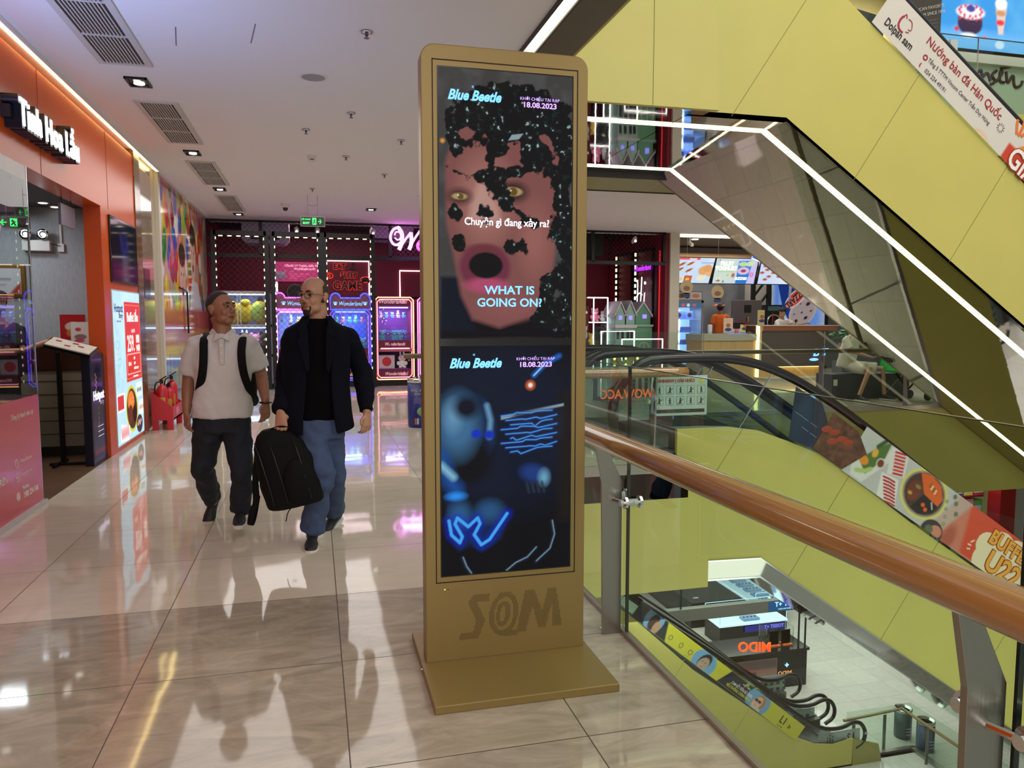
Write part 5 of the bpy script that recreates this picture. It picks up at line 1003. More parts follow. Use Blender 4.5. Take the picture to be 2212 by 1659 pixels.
# ======================= SNACK COUNTER BEYOND THE OPENING =======================
struct('wall_pillar', MB().box(8.32, 8.56, 16.98, 17.3, 0, 3.5), mat('pillar_white', (206, 202, 190), .4))
struct('wall_snack_back', MB().box(8.32, 18, 20.4, 20.6, 0, 3.6), mat('snack_wall', (186, 180, 172), .6))
struct('trim_snack_header', MB().box(8.32, 26, 17.2, 17.5, 3.46, 3.5), LEDW)
struct('wall_snack_panel', MB().box(9.1, 12.6, 19.9, 20.4, 3.02, 3.3), mat('maple_slats', (186, 150, 100), .5, noise=.1, nscale=3))
struct('ceiling_snack', MB().box(8.32, 18, 17.6, 20.6, 3.5, 3.6), mat('snack_ceiling', (120, 112, 100), .7))
struct('wall_snack_steel', MB().box(9.6, 12.3, 20.2, 20.4, 1.0, 2.55), mat('steel_splash', (150, 152, 158), .25, .8))
struct('wall_far_right', MB().box(14.6, 26, 19.5, 19.7, 0, 3.5), mat('grey_board', (92, 94, 104), .6))
for (x, y) in ((9.6, 18.2), (10.7, 17.9), (11.9, 18.3)):
    tag(MB().lathe([(.09, 0), (.09, .012)], (x, y, 3.485), 18).build('ceiling_downlight', glow('lamp', (255, 248, 235), 5)), 'round white downlight in tan ceiling over snack counter, ' + ('left one' if x == 9.6 else 'middle one' if x == 10.7 else 'right one'), 'ceiling light', 'snack counter downlights')
sc_ = thing('security_camera', 'white bullet security camera under the snack shop ceiling', 'camera', (9.25, 17.8, 3.3)); MB().tube([(9.25, 17.8, 3.5), (9.25, 17.8, 3.38)], .02, 8).build('stem', mat('white_plastic', (215, 215, 212), .4), sc_); MB().obox((9.25, 17.76, 3.33), (.035, 0, 0), (0, .1, .05), (0, -.02, .035)).build('body', mat('white_plastic', (215, 215, 212), .4), sc_, bevel=.01)
tag(MB().box(8.85, 8.95, 17.9, 18.0, 2.5, 3.5).build('black_post', BLACK), 'black square post behind the first menu screen', 'post')
def menu(x0, x1, sl, draw, label, z0=2.37, z1=3.02, y=18.2, bg=(200, 220, 245)):
    t = thing('menu_screen', label, 'menu screen', ((x0 + x1) / 2, y, z0), 'menu screens over the snack counter')
    h = z1 - z0; up = Vector((sl, 0, h)).normalized(); L_ = math.hypot(sl, h); w = x1 - x0
    MB().prism([(x0 - .03, z0 - .02), (x1 + .03, z0 - .02), (x1 + sl + .03, z1 + .02), (x0 + sl - .03, z1 + .02)], 1, y + .002, y + .08).build('casing', mat('bezel_black', (6, 6, 7), .15), t)
    A = Art(w, L_, 80, 46, bg); draw(A); A.place('screen', (x0, y, z0), XR, up, t, emit=1.0, rough=.2); return t
def m1(A):
    n = A.noise(2, 1); A.mask((n - .3), (236, 240, 250)); A.rect(0, .62, .6, .7, (220, 90, 100)); A.rect(.3, .63, .5, .66, (240, 240, 250))
    for x, y in ((.12, .5), (.36, .52), (.10, .36), (.36, .34)): A.ell(x, y, .10, .035, (196, 120, 50), ang=28); A.ell(x, y + .006, .09, .012, (150, 50, 30), ang=28)
    A.ell(.14, .1, .1, .05, (230, 200, 120)); A.rect(.28, .0, .5, .2, (200, 90, 50)); A.ell(.38, .1, .06, .04, (240, 190, 80))
    A.ell(.78, .34, .15, .12, (226, 170, 110)); A.ell(.98, .30, .13, .12, (232, 180, 120)); A.ell(.88, .40, .12, .10, (222, 160, 100)); A.ell(.76, .14, .13, .08, (236, 228, 196)); A.rect(.66, .53, 1.05, .56, (150, 180, 220), r=.01)
def m2(A):
    A.mask(np.clip(A.X / A.w, 0, 1) * .9, (200, 190, 240)); A.rect(0, 0, .65, .7, (206, 224, 196), soft=.3, a=.8)
    A.poly([(.66, .0), (.98, .0), (1.08, .62), (.66, .6)], (50, 130, 220)); A.ell(.80, .52, .13, .06, (190, 222, 150)); A.ell(1.02, .54, .13, .07, (206, 226, 170), ang=15); A.ell(.84, .34, .17, .1, (226, 190, 214)); A.ell(.84, .34, .08, .04, (150, 60, 100)); A.poly([(.70, .0), (.98, .0), (1.03, .24), (.67, .24)], (40, 120, 210)); A.ell(1.1, .24, .06, .06, (220, 120, 180)); A.ell(1.1, .24, .03, .03, (240, 170, 200))
    A.ell(.15, .1, .07, .08, (220, 230, 220)); A.ell(.15, .07, .06, .03, (180, 110, 70)); A.ell(.56, .22, .05, .06, (190, 110, 70)); A.seg([(.1, .31), (.55, .31)], .012, (150, 190, 120)); A.ell(.1, .62, .02, .02, (180, 40, 60)); A.ell(.4, .22, .03, .02, (160, 190, 90)); A.ell(.3, .05, .02, .03, (120, 40, 80))
def m3(A):
    A.mask(np.clip((A.X - .3), 0, 1), (240, 240, 250))
    for x, y in ((.14, .48), (.22, .38), (.08, .3), (.3, .2), (.2, .12), (.42, .3), (.6, .2)): A.ell(x, y, .07, .035, (200, 110, 70)); A.ell(x, y + .01, .04, .012, (150, 50, 40))
menu(8.99, 10.01, .19, m1, 'lit menu screen showing hot dogs and a bun'); s2 = menu(10.12, 11.34, .13, m2, 'lit menu screen with fruit yoghurt words and blue cup'); menu(11.45, 12.6, .13, m3, 'lit menu screen cut off by the sloping mirrored underside')
WG = glow('menu_cream', (255, 250, 225), 1.0); text('menu_words', 'FRUIT', .15, WG, (10.55, 18.19, 2.88), XR, ZU, s2, ext=.002, bold=.004); text('menu_words', 'YOGHURT', .14, WG, (10.52, 18.19, 2.76), XR, ZU, s2, ext=.002, bold=.004, sx=.95); text('menu_words', 'BLIZZARD', .1, WG, (10.95, 18.19, 2.50), XR, ZU, s2, ext=.002, bold=.003, shear=.3, sx=.75)
# red, white and blue flag-like sign tip above the screens
fs = thing('brand_sign', 'lit red, white and blue pointed sign above menu screens', 'sign', (11.2, 18.0, 3.1))
MB().prism([(11.08, 3.3), (11.35, 3.2), (11.75, 2.98), (11.3, 3.12)], 1, 17.9, 17.94).build('red_wing', glow('sign_red', (230, 20, 50), 1.2), fs); MB().prism([(11.1, 3.02), (11.12, 3.14), (11.35, 3.06), (11.9, 2.93), (11.9, 2.86), (11.4, 2.93)], 1, 17.9, 17.94).build('blue_wing', glow('sign_blue', (20, 80, 240), 1.4), fs)
MB().tube([(11.3, 17.95, 3.1), (11.3, 17.95, 3.5)], .008, 6).build('hanger', BLACK, fs); MB().tube([(11.08, 17.9, 3.01), (11.4, 17.9, 2.91), (11.9, 17.9, 2.85)], .012, 6).tube([(11.1, 17.9, 3.32), (11.3, 17.9, 3.1)], .012, 6).build('white_edge', glow('sign_white', (245, 248, 255), 2.2), fs)
# drinks refrigerator
rf = thing('display_refrigerator', 'glowing blue-white glass door refrigerator with cake boxes', 'refrigerator', (9.0, 17.3, 0))
RS = mat('fridge_grey', (120, 120, 128), .4); fx0, fx1, fy0, fy1 = 8.58, 9.40, 17.3, 17.95
for a, b in ((fx0, fx0 + .06), (fx1 - .06, fx1)): MB().box(a, b, fy0, fy1, .0, 1.90).build('side_wall', RS, rf)
MB().box(fx0, fx1, fy1 - .04, fy1, 0, 1.9).build('back_wall', mat('fridge_white', (170, 205, 250), .5, emit=.85), rf); MB().box(fx0, fx1, fy0, fy1, 0, .12).build('base', RS, rf); MB().box(fx0, fx1, fy0, fy1, 1.84, 1.9).build('roof', RS, rf)  # back wall given a glow of its own so the inside looks lit
MB().box(fx0 + .02, fx1 - .02, fy0 + .02, fy0 + .06, 1.90, 2.13).build('topper', RS, rf); A = Art(.72, .18, 60, 16, (190, 186, 190)); A.ell(.14, .09, .07, .06, (130, 80, 60)); A.ell(.33, .09, .07, .07, (40, 50, 110)); A.ell(.33, .1, .03, .03, (240, 220, 200)); A.ell(.56, .09, .1, .05, (200, 120, 80)); A.place('topper_print', (fx0 + .05, fy0 + .018, 1.92), XR, ZU, rf, emit=0)
A = Art(.7, .12, 50, 10, (60, 110, 150)); A.ell(.2, .06, .05, .04, (230, 90, 60)); A.ell(.34, .06, .04, .04, (240, 240, 250)); A.ell(.5, .06, .05, .03, (230, 90, 80)); A.place('header_print', (fx0 + .06, fy0 - .002, 1.72), XR, ZU, rf, emit=.8)
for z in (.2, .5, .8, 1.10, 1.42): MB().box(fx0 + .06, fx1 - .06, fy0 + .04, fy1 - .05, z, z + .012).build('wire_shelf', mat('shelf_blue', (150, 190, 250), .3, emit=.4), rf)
MB().box(8.94, 9.06, fy1 - .055, fy1 - .045, .2, 1.66).build('light_tube', glow('fridge_tube', (215, 238, 255), 8.0), rf); MB().box(fx0 + .06, fx1 - .06, fy0 - .003, fy0 + .003, .12, 1.84).build('glass_door', GLASS, rf); MB().tube([(fx1 - .04, fy0 - .03, .8), (fx1 - .04, fy0 - .03, 1.3)], .012, 8).build('door_handle', CHROME, rf)
area('fridge_lamp', (9.0, 17.4, 1.7), (0, 0, 0), .4, 5, (.6, .8, 1))
for k, (x, z, w, h, c, nm) in enumerate(((8.70, 1.435, .2, .2, (100, 120, 230), 'left blue'), (8.98, 1.435, .2, .2, (110, 130, 235), 'right blue'))):
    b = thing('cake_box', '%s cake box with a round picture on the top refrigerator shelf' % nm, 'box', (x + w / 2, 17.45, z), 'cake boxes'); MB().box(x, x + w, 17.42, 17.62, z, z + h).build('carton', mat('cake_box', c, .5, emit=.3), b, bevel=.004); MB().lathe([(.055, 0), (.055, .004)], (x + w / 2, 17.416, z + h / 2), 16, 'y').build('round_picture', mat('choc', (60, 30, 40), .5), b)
for k, (x, z, w, h, c) in enumerate(((8.68, 1.112, .12, .08, (130, 190, 220)), (8.90, 1.112, .24, .13, (120, 130, 220)), (8.68, .812, .12, .10, (120, 110, 190)), (8.90, .812, .26, .11, (130, 120, 200)), (8.92, .512, .26, .10, (110, 180, 200)), (8.90, .212, .26, .09, (140, 130, 200)))):
    tag(MB().prism([(x, z), (x + w, z), (x + w * .88, z + h), (x + w * .12, z + h)], 1, 17.42, 17.6).build('cake_tub', mat('tub_%d' % k, c, .4)), 'small pastel ice cream cake tub on refrigerator shelf, %s' % ('second from top, left', 'second from top, right', 'third, left', 'third, right', 'fourth', 'lowest')[k], 'cake tub', 'cake tubs')
# counters
lc = thing('service_counter', 'low wooden snack counter with pale stone top', 'counter', (9.6, 16.2, 0))
WD = mat('oak_panel', (186, 150, 98), .4, noise=.14, nscale=4, stretch=(5, 5, .3))
MB().box(8.80, 10.28, 16.24, 17.0, 0, .93).build('wood_front', WD, lc); MB().box(8.78, 10.28, 16.2, 17.02, .93, 1.08).build('stone_top', mat('pale_stone', (168, 160, 148), .35), lc); MB().box(10.22, 10.29, 16.19, 16.24, .0, 1.28).build('light_strip', glow('counter_led', (255, 226, 150), 3.2), lc)
hc = thing('service_counter', 'high dark brown snack counter on glowing wooden base', 'counter', (11.2, 16.2, 0))
BR = mat('dark_brown_panel', (74, 58, 52), .22, coat=.4)
MB().box(10.29, 12.1, 16.1, 17.0, .30, 1.16).build('brown_front', BR, hc); MB().box(10.24, 12.35, 16.02, 17.05, 1.27, 1.29).build('stone_top', mat('pale_stone', (168, 160, 148), .35), hc); MB().box(10.29, 12.3, 16.04, 17.0, 1.16, 1.27).build('top_edge', mat('walnut', (120, 72, 44), .35), hc); MB().box(10.35, 12.1, 16.25, 17, 0, .30).build('wood_base', WD, hc); MB().box(10.35, 12.0, 16.13, 16.24, .285, .299).build('glow_strip', glow('counter_led', (255, 226, 150), 3.2), hc)
struct('trim_counter_step', MB().box(10.2, 12.4, 15.7, 16.25, 0, .05), mat('pale_stone', (168, 160, 148), .35))
dt = thing('lit_letters', 'small blue-white lit letters D T low on dark brown counter', 'sign', (11.8, 16.1, .55)); LBW = glow('lit_blue', (110, 160, 255), 2.4)
text('letter', 'D', .24, LBW, (11.78, 16.08, .62), XR, ZU, dt, ext=.012, shear=.25, bold=.006); text('letter', 'T', .24, LBW, (12.0, 16.08, .63), XR, ZU, dt, ext=.012, shear=.25, bold=.006); MB().ell((11.72, 16.08, .46), (.13, .02, .035)).build('swoosh', LBW, dt)
# things on and behind the counter
def d_face(A): A.ell(.12, .2, .06, .05, (150, 100, 90)); A.ell(.12, .1, .09, .04, (50, 60, 110)); A.seg([(.04, .3), (.2, .3)], .01, (190, 120, 110))
card('counter_card', 'cream promotional card standing on the low snack counter', 'card', 9.42, 16.35, .24, .37, 1.085, (206, 186, 156), d_face)
card('counter_card', 'yellow menu card leaning by the white-clad worker', 'card', 10.42, 16.5, .18, .36, 1.29, (190, 176, 110), d_face)
card('counter_card', 'small yellow card beside the orange-clad worker and register', 'card', 10.02, 16.6, .14, .2, 1.10, (206, 190, 110), d_face)
for x, w in ((8.9, 'above the refrigerator'), (9.75, 'over the low counter')):
    r = thing('hanging_disc', 'round cream promotional disc with blue base hanging ' + w, 'hanging sign', (x, 17.6, 2.1), 'round hanging discs'); z = 2.10 if x > 9.3 else 2.22
    MB().lathe([(.17, 0), (.17, .01)], (x, 17.25, z), 28, 'y').build('disc', mat('disc_cream', (206, 186, 140), .5), r); MB().box(x - .09, x + .09, 17.25, 17.262, z - .25, z - .14).build('base', mat('disc_blue', (60, 70, 120), .5), r); MB().ell((x, 17.245, z - .03), (.09, .005, .06)).build('picture', mat('disc_pic', (150, 110, 110), .5), r); MB().tube([(x, 17.255, z + .17), (x, 17.255, 3.5)], .002, 5).build('string', mat('white_plastic', (215, 215, 212), .4), r)
rg_ = thing('cash_register', 'black cash register at the right end of low counter', 'cash register', (10.1, 16.6, 1.08)); MB().box(9.95, 10.2, 16.7, 16.95, 1.08, 1.12).build('base', BLACK, rg_); MB().obox((10.08, 16.75, 1.24), (.17, 0, 0), (0, .02, .0), (0, .06, .11)).build('screen', mat('register_black', (16, 16, 20), .2), rg_, bevel=.006)
tag(MB().lathe([(.05, 0), (.055, .2), (.03, .22)], (9.20, 16.6, 1.085), 16).build('white_canister', mat('white_plastic', (215, 215, 212), .4)), 'white canister at the left end of low snack counter', 'canister')
for k, (x, c, n) in enumerate(((9.70, (200, 190, 200), 'white'), (9.78, (220, 120, 90), 'coral'), (9.86, (190, 190, 196), 'grey'))): tag(MB().lathe([(.03, 0), (.045, .12), (.047, .125)], (x, 16.4, 1.08), 14).build('paper_cup', mat('cup_%s' % n, c, .5)), n + ' paper cup on the low snack counter', 'cup', 'paper cups')
tag(MB().box(9.45, 9.98, 16.21, 16.3, 1.081, 1.10).build('blue_leaflet_tray', mat('leaflet_blue', (120, 140, 240), .4, emit=.5)), 'glowing pale blue tray on front edge of low counter', 'tray')
mc = thing('soft_serve_machine', 'grey steel soft serve machine beside the white-clad worker', 'machine', (11.1, 18.0, 0)); MB().box(10.86, 11.42, 17.9, 18.5, .9, 1.93).build('body', mat('machine_grey', (96, 90, 92), .35, .4), mc, bevel=.01); MB().box(10.9, 11.1, 17.89, 17.9, 1.6, 1.8).build('panel', BLACK, mc); MB().tube([(11.0, 17.86, 1.5), (11.0, 17.86, 1.35)], .02, 8).build('nozzle', CHROME, mc); MB().box(10.86, 11.42, 17.9, 18.5, 0, .9).build('stand', mat('machine_grey', (96, 90, 92), .35, .4), mc)
bm_ = thing('blender_station', 'black framed drink mixing station with round guard', 'machine', (12.1, 18.4, 1.2)); MB().box(11.86, 12.36, 18.4, 18.6, .0, 1.82).build('frame', BLACK, bm_); MB().tube([(12.1 + .2 * math.cos(a), 18.38, 1.35 + .2 * math.sin(a)) for a in np.linspace(0, 6.1, 24)], .02, 8, closed=True).build('round_guard', CHROME, bm_); MB().box(11.92, 12.3, 18.39, 18.4, 1.66, 1.78).build('display', mat('display_green', (40, 70, 70), .3, emit=.4), bm_); MB().tube([(12.05, 18.36, 1.3), (12.05, 18.36, 1.6)], .012, 6).build('red_lever', mat('fire_red', (190, 28, 44), .35), bm_)
tag(MB().box(10.3, 10.85, 17.6, 17.9, 1.28, 1.36).build('red_tray', mat('tray_red', (150, 40, 40), .4)), 'flat red and white tray on shelf behind register', 'tray')
for x, a in ((12.05, 'left'), (12.55, 'middle'), (14.45, 'right of the cup poster')):
    tag(MB().box(x - .05, x + .05, 19.3, 19.4, 0, 2.7).build('black_stand', BLACK), 'tall thin black metal upright, ' + a, 'post', 'black uprights')
dg_ = MB(); dg_.obox((12.3, 19.35, 1.9), (.25, 0, .3), (0, .03, 0), (-.02, 0, .016)).obox((12.3, 19.35, 2.35), (.25, 0, .3), (0, .03, 0), (-.02, 0, .016)); tag(dg_.build('black_brace', BLACK), 'black diagonal braces between two black uprights', 'brace')
# tilted cup poster with blue back light
cp = thing('cup_poster', 'big backlit poster of tilted blue cup of ice cream', 'poster', (13.4, 19.3, 1.2)); MB().box(12.62, 14.38, 19.3, 19.36, 1.0, 2.65).build('panel_frame', mat('poster_frame', (190, 200, 220), .4), cp)
for x in (12.7, 14.3): MB().box(x - .03, x + .03, 19.3, 19.36, 0, 1.0).build('leg', BLACK, cp)
A = Art(1.7, 1.6, 110, 104, (196, 214, 240)); A.rect(0, .0, .25, 1.6, (110, 160, 255), soft=.2); A.ell(1.25, .45, .35, .5, (120, 170, 255), soft=.3)
A.poly([(.10, 1.6), (1.2, 1.6), (1.42, 1.05), (.60, .25), (.32, .70)], (16, 60, 150)); A.poly([(.52, .5), (.60, .25), (1.42, 1.0), (1.35, 1.2)], (30, 90, 190))
A.ell(.98, .62, .50, .36, (206, 192, 190), ang=38); A.ell(.98, .60, .44, .31, (190, 172, 170), ang=38)
for x, y, r in ((.75, .35, .08), (1.08, .45, .07), (1.15, .85, .08), (.95, .6, .04), (.7, .55, .03), (1.25, .65, .04), (.9, .85, .03)): A.ell(x, y, r, r * .6, (60, 36, 40), ang=30, soft=.02)
A.ell(.74, 1.02, .42, .19, (240, 240, 245), ang=40); A.ell(.74, 1.02, .39, .16, (226, 60, 40), ang=40); A.ell(.72, .98, .36, .10, (236, 130, 110), ang=40); A.seg([(.53, .95), (.56, 1.45)], .08, (170, 165, 165)); A.ell(.555, 1.4, .05, .14, (190, 186, 186))
A.place('poster_print', (12.66, 19.298, 1.02), XR, ZU, cp, emit=.55, rough=.3)
text('poster_words', 'BLIZZARD', .26, mat('poster_ink', (14, 24, 60), .5), (13.40, 19.29, 2.05), (-.77, 0, -.64), (.64, 0, -.77), cp, ext=.002, bold=.006, sx=.75)
# glowing sign, plant pot, bench, stroller and floor items at the far right
pl_ = thing('potted_plant', 'leafy green plant in beige pot beyond the dark counter', 'potted plant', (10.0, 12.8, 0)); MB().lathe([(.10, .62), (.13, .98), (.11, .98)], (10.02, 12.8, 0), 18).build('pot', mat('pot_beige', (150, 116, 82), .6), pl_)
MB().box(9.85, 10.2, 12.65, 12.95, 0, .62).build('pedestal', mat('pedestal_grey', (84, 86, 96), .6), pl_)
lf = MB(); rr = random.Random(2)
for i in range(90):
    a, b, r = rr.uniform(0, 6.28), rr.uniform(-.2, 1.2), rr.uniform(.1, .3); c = Vector((10.02 + r * math.cos(a) * math.cos(b), 12.8 + r * math.sin(a) * math.cos(b), 1.08 + r * .55 * math.sin(b)))
    d = Vector((rr.uniform(-1, 1), rr.uniform(-1, 1), rr.uniform(-.4, .4))).normalized(); e = d.cross(Vector((rr.uniform(-1, 1), rr.uniform(-1, 1), 1))).normalized(); lf.quad(c - d * .06, c + e * .025, c + d * .06, c - e * .025)
lf.build('foliage', mat('leaf_green', (44, 104, 60), .5), pl_, fix=False)
bn = tag(MB().box(8.95, 10.6, 11.75, 12.2, 0, .45).build('bench', mat('bench_dark', (52, 54, 66), .5)), 'dark low bench under the seated woman in white', 'bench')
tag(MB().box(8.98, 9.06, 11.742, 11.75, .25, .36).build('bench_socket', mat('white_plastic', (215, 215, 212), .4)), 'small white socket plate on front of dark bench', 'socket')
sr = thing('stroller', 'green and black child stroller beside seated woman', 'stroller', (10.2, 11.4, 0))
MB().prism([(9.8, .52), (10.5, .42), (10.6, .62), (10.2, .80), (9.85, .86)], 1, 11.2, 11.6).build('seat', mat('stroller_green', (40, 190, 90), .7), sr, bevel=.02)
MB().prism([(10.0, .58), (10.35, .55), (10.4, .64), (10.1, .70)], 1, 11.19, 11.2).build('seat_lining', BLACK, sr)
for a, b in (((9.9, 11.2, .8), (10.5, 11.2, .08)), ((10.5, 11.2, .6), (9.95, 11.2, .08)), ((9.9, 11.6, .8), (10.5, 11.6, .08)), ((10.5, 11.6, .6), (9.95, 11.6, .08))): MB().tube([a, b], .016, 8).build('frame_tube', BLACK, sr)
for x in (9.95, 10.5):
    for y in (11.17, 11.6): MB().lathe([(.03, 0), (.075, .0), (.075, .03), (.03, .03)], (x, y, .078), 18, 'y').build('wheel', mat('wheel_dark', (28, 28, 30), .6), sr)
# ======================= SHOP ON THE FLOOR ABOVE =======================
struct('floor_upper_slab', MB().box(6.6, 26, 10.55, 20, 4.15, 4.85), OLIVE)
struct('wall_upper_shop', MB().box(6.6, 26, 14, 14.2, 4.85, 9), mat('upper_wall', (200, 190, 150), .6))
struct('ceiling_upper', MB().box(6.6, 26, 10.6, 14, 8.2, 8.4), CEIL)
area('upper_shop_light', (10.5, 12.4, 8.0), (0, 0, 0), 2, 60, (1, .95, .8)); struct('trim_upper_cove', MB().box(7, 12, 13.8, 13.95, 7.3, 7.4), glow('cove', (255, 226, 150), 9))
uc = thing('shop_counter', 'pale green upper-floor ice cream counter front with brown handwriting', 'counter', (11.5, 11, 4.85))
MB().box(10.3, 16, 11.0, 11.8, 4.85, 5.75).build('front', mat('pale_green_front', (176, 190, 166), .35), uc); MB().box(10.2, 16.1, 10.9, 11.9, 5.75, 5.9).build('ledge', mat('ledge_cream', (214, 210, 196), .4), uc)
HB = mat('handwriting_brown', (62, 34, 34), .5)
for p in ([(11.02, 5.62), (11.10, 5.68), (11.12, 5.52), (11.22, 5.66), (11.30, 5.5)], [(11.42, 5.68), (11.30, 5.6), (11.42, 5.5), (11.30, 5.44)], [(11.42, 5.5), (11.56, 5.66), (11.5, 5.7), (11.48, 5.5), (11.6, 5.5)], [(11.62, 5.68), (11.66, 5.45), (11.78, 5.68), (11.80, 5.42), (11.95, 5.46), (11.98, 5.55)], [(11.5, 5.72), (12.0, 5.84)], [(12.06, 5.6), (12.16, 5.4), (12.3, 5.6), (12.4, 5.4)]): MB().tube(smooth_path([(x, 10.99, z) for x, z in p], 2), .024, 8).build('handwriting', HB, uc)
us = thing('menu_screen', 'bright blue upper-floor screen with iced chocolate cake and tall sundae', 'menu screen', (11.8, 11.4, 6.1))
MB().box(10.55, 14.2, 11.42, 11.5, 6.05, 8.0).build('casing', mat('bezel_black', (6, 6, 7), .15), us)
A = Art(3.4, 1.7, 150, 76, (60, 150, 220)); n = A.noise(1.5, 3); A.mask((n - .35) * 1.5, (130, 210, 240)); A.rect(0, .0, 3.4, .30, (110, 180, 235), soft=.2)
A.ell(.62, .40, .26, .16, (60, 44, 70)); A.rect(.36, .40, .88, .62, (64, 46, 70), r=.02); A.ell(.62, .62, .3, .12, (245, 245, 250)); 
for i in range(12): a = i * .52; A.ell(.62 + .24 * math.cos(a), .64 + .09 * math.sin(a), .028, .028, (220, 50, 80))
for i in range(6): A.ell(.40 + i * .09, .50 + .02 * (i % 2), .022, .022, (220, 50, 80))
A.ell(.62, .68, .1, .06, (80, 70, 150)); A.ell(.60, .23, .16, .04, (230, 240, 250)); A.ell(.34, .32, .05, .04, (210, 60, 90)); A.ell(.95, .22, .05, .03, (200, 120, 150))
A.poly([(1.15, .78), (1.40, .78), (1.34, .3), (1.24, .3)], (220, 200, 190)); A.ell(1.27, .82, .13, .1, (240, 240, 245)); A.ell(1.27, .66, .11, .05, (200, 150, 100)); A.ell(1.27, .50, .09, .05, (226, 60, 70)); A.ell(1.28, .12, .1, .07, (200, 226, 245))
A.place('screen', (10.62, 11.418, 6.17), XR, ZU, us, emit=1.2, rough=.2)
bo = thing('information_board', 'dark grey upper-floor board with slanted small text beside blue screen', 'board', (10.1, 11.2, 6)); MB().box(9.75, 10.42, 11.2, 11.26, 5.9, 7.6).build('panel', mat('board_grey', (66, 62, 54), .4), bo)
for i, s in enumerate(('AMERICAN FAVORITE', 'ICE CREAM SINCE 1948')): text('board_words', s, .075, mat('board_words', (190, 186, 170), .5), (10.12, 11.195, 6.66 - i * .10), (1, 0, .25), (-.1, 0, 1), bo)
for i in range(5): text('board_line', '——— ———— ——— —', .036, mat('board_words', (190, 186, 170), .5), (10.15, 11.195, 6.46 - i * .06), (1, 0, .25), (-.1, 0, 1), bo)
for k in range(2): f = tag(MB().box(10.25 + k * .2, 10.40 + k * .2, 11.0, 11.03, 5.9, 6.12).build('menu_card', mat('frame_white', (210, 210, 205), .4)), 'small white framed card on ledge below the dark board, %s' % ('left', 'right')[k], 'frame', 'framed cards')
mo = tag(MB().box(8.78, 8.86, 11.02, 11.05, 4.85, 6.1).prism([(8.5, 6.05), (9.1, 5.95), (9.15, 6.3), (9.05, 6.36), (8.55, 6.44), (8.48, 6.36)], 1, 11.0, 11.06).build('monitor', mat('monitor_dark', (52, 54, 50), .4)), 'dark back of a monitor peeking above yellow escalator side', 'monitor')
ug = thing('glass_railing', 'upper-floor clear glass railing before the blue screen', 'railing', (9, 10.6, 4.85)); MB().box(7.4, 15, 10.60, 10.612, 4.85, 6.02).build('glass_pane', GLASS, ug); MB().box(7.4, 15, 10.595, 10.617, 6.02, 6.03).build('pane_edge', mat('pane_edge_top', (70, 84, 80), .2, .5), ug)
for x in (10.62, 12.4): MB().box(x, x + .008, 10.595, 10.617, 4.85, 6.02).build('pane_gasket', CHROME, ug)
# ======================= PICTURES ON THE ESCALATOR GLASS =======================
def slope_frame(o, k):
    a = math.atan(k); c, s = math.cos(a), math.sin(a); return Vector((c, 0, -s)), Vector((s, 0, c)), Vector((o[0], 7.18, o[1]))
r_, u_, o_ = slope_frame((5.8, 4.585), .735)
def onglass(o, x, z, dy=0): return o[0] + o[1] * x + o[2] * z + Vector((0, dy, 0))
def poster_text(par, fr, s, size, m, x, z, lift=.004, **kw):
    r, u, o = fr; return text('sticker_words', s, size, m, tuple(o + r * x + u * z + Vector((0, -lift, 0))), tuple(r), tuple(u), par, ext=.0008, **kw)
adu = thing('banner_sticker', 'pale grey restaurant banner on rising escalator glass, pig logo and red words', 'banner', (6, 7.2, 4.6))
A = Art(4.7, .455, 280, 28, (204, 198, 188)); A.ell(1.85, -.04, .14, .09, (206, 176, 140)); A.ell(1.85, -.045, .125, .08, (216, 190, 160))
A.ell(2.62, .16, .30, .22, (214, 130, 40)); A.poly([(2.2, -.02), (3.3, -.02), (3.3, .26), (2.2, .20)], (190, 60, 30)); A.rect(3.6, 0, 4.7, .5, (206, 130, 60), soft=.3)
A.place('banner', tuple(o_), tuple(r_), tuple(u_), adu, emit=0, rough=.25)
fru = (r_, u_, o_); INK = mat('ink_black', (20, 18, 20), .5); INR = mat('ink_red', (150, 30, 40), .5); ING = mat('ink_grey', (70, 68, 70), .5)
poster_text(adu, fru, 'Dolpan sam', .125, INK, .335, .125, bold=.002, sx=.72); poster_text(adu, fru, 'Nướng bàn đá Hàn Quốc', .132, INR, 1.29, .33, sx=.93, bold=.001)
poster_text(adu, fru, 'Tầng 5 TTTM Vincom Center Trần Duy Hưng', .066, ING, 1.32, .175, sx=.84); poster_text(adu, fru, '024 224 49191', .066, ING, 1.0, .06, sx=.88)
def gtube(par, fr, pts, rad, m, nm='sticker_line', closed=False, lift=.004):
    r, u, o = fr; q = [o + r * x + u * z + Vector((0, -lift, 0)) for x, z in pts]; return MB().tube(smooth_path(q, 2) if not closed else q, [(rad, .0015)] * (len(smooth_path(q, 2)) if not closed else len(q)), 6, closed=closed, ref=(0, 1, 0)).build(nm, m, par)
def flat(par, fr, pts, m, nm='sticker_shape', lift=.003):
    r, u, o = fr; b = MB(); b.quad(*[o + r * x + u * z + Vector((0, -lift, 0)) for x, z in pts]); return b.build(nm, m, par, fix=False)
gtube(adu, fru, [(.27, .32), (.25, .28), (.26, .20), (.31, .165), (.36, .17)], .012, INR, 'pig_back'); gtube(adu, fru, [(.27, .32), (.28, .36), (.31, .32)], .006, INR, 'pig_ear'); gtube(adu, fru, [(.33, .33), (.38, .34), (.42, .29), (.43, .25), (.39, .24)], .005, INR, 'pig_snout'); gtube(adu, fru, [(.38, .2), (.42, .22)], .005, INR, 'pig_mouth')
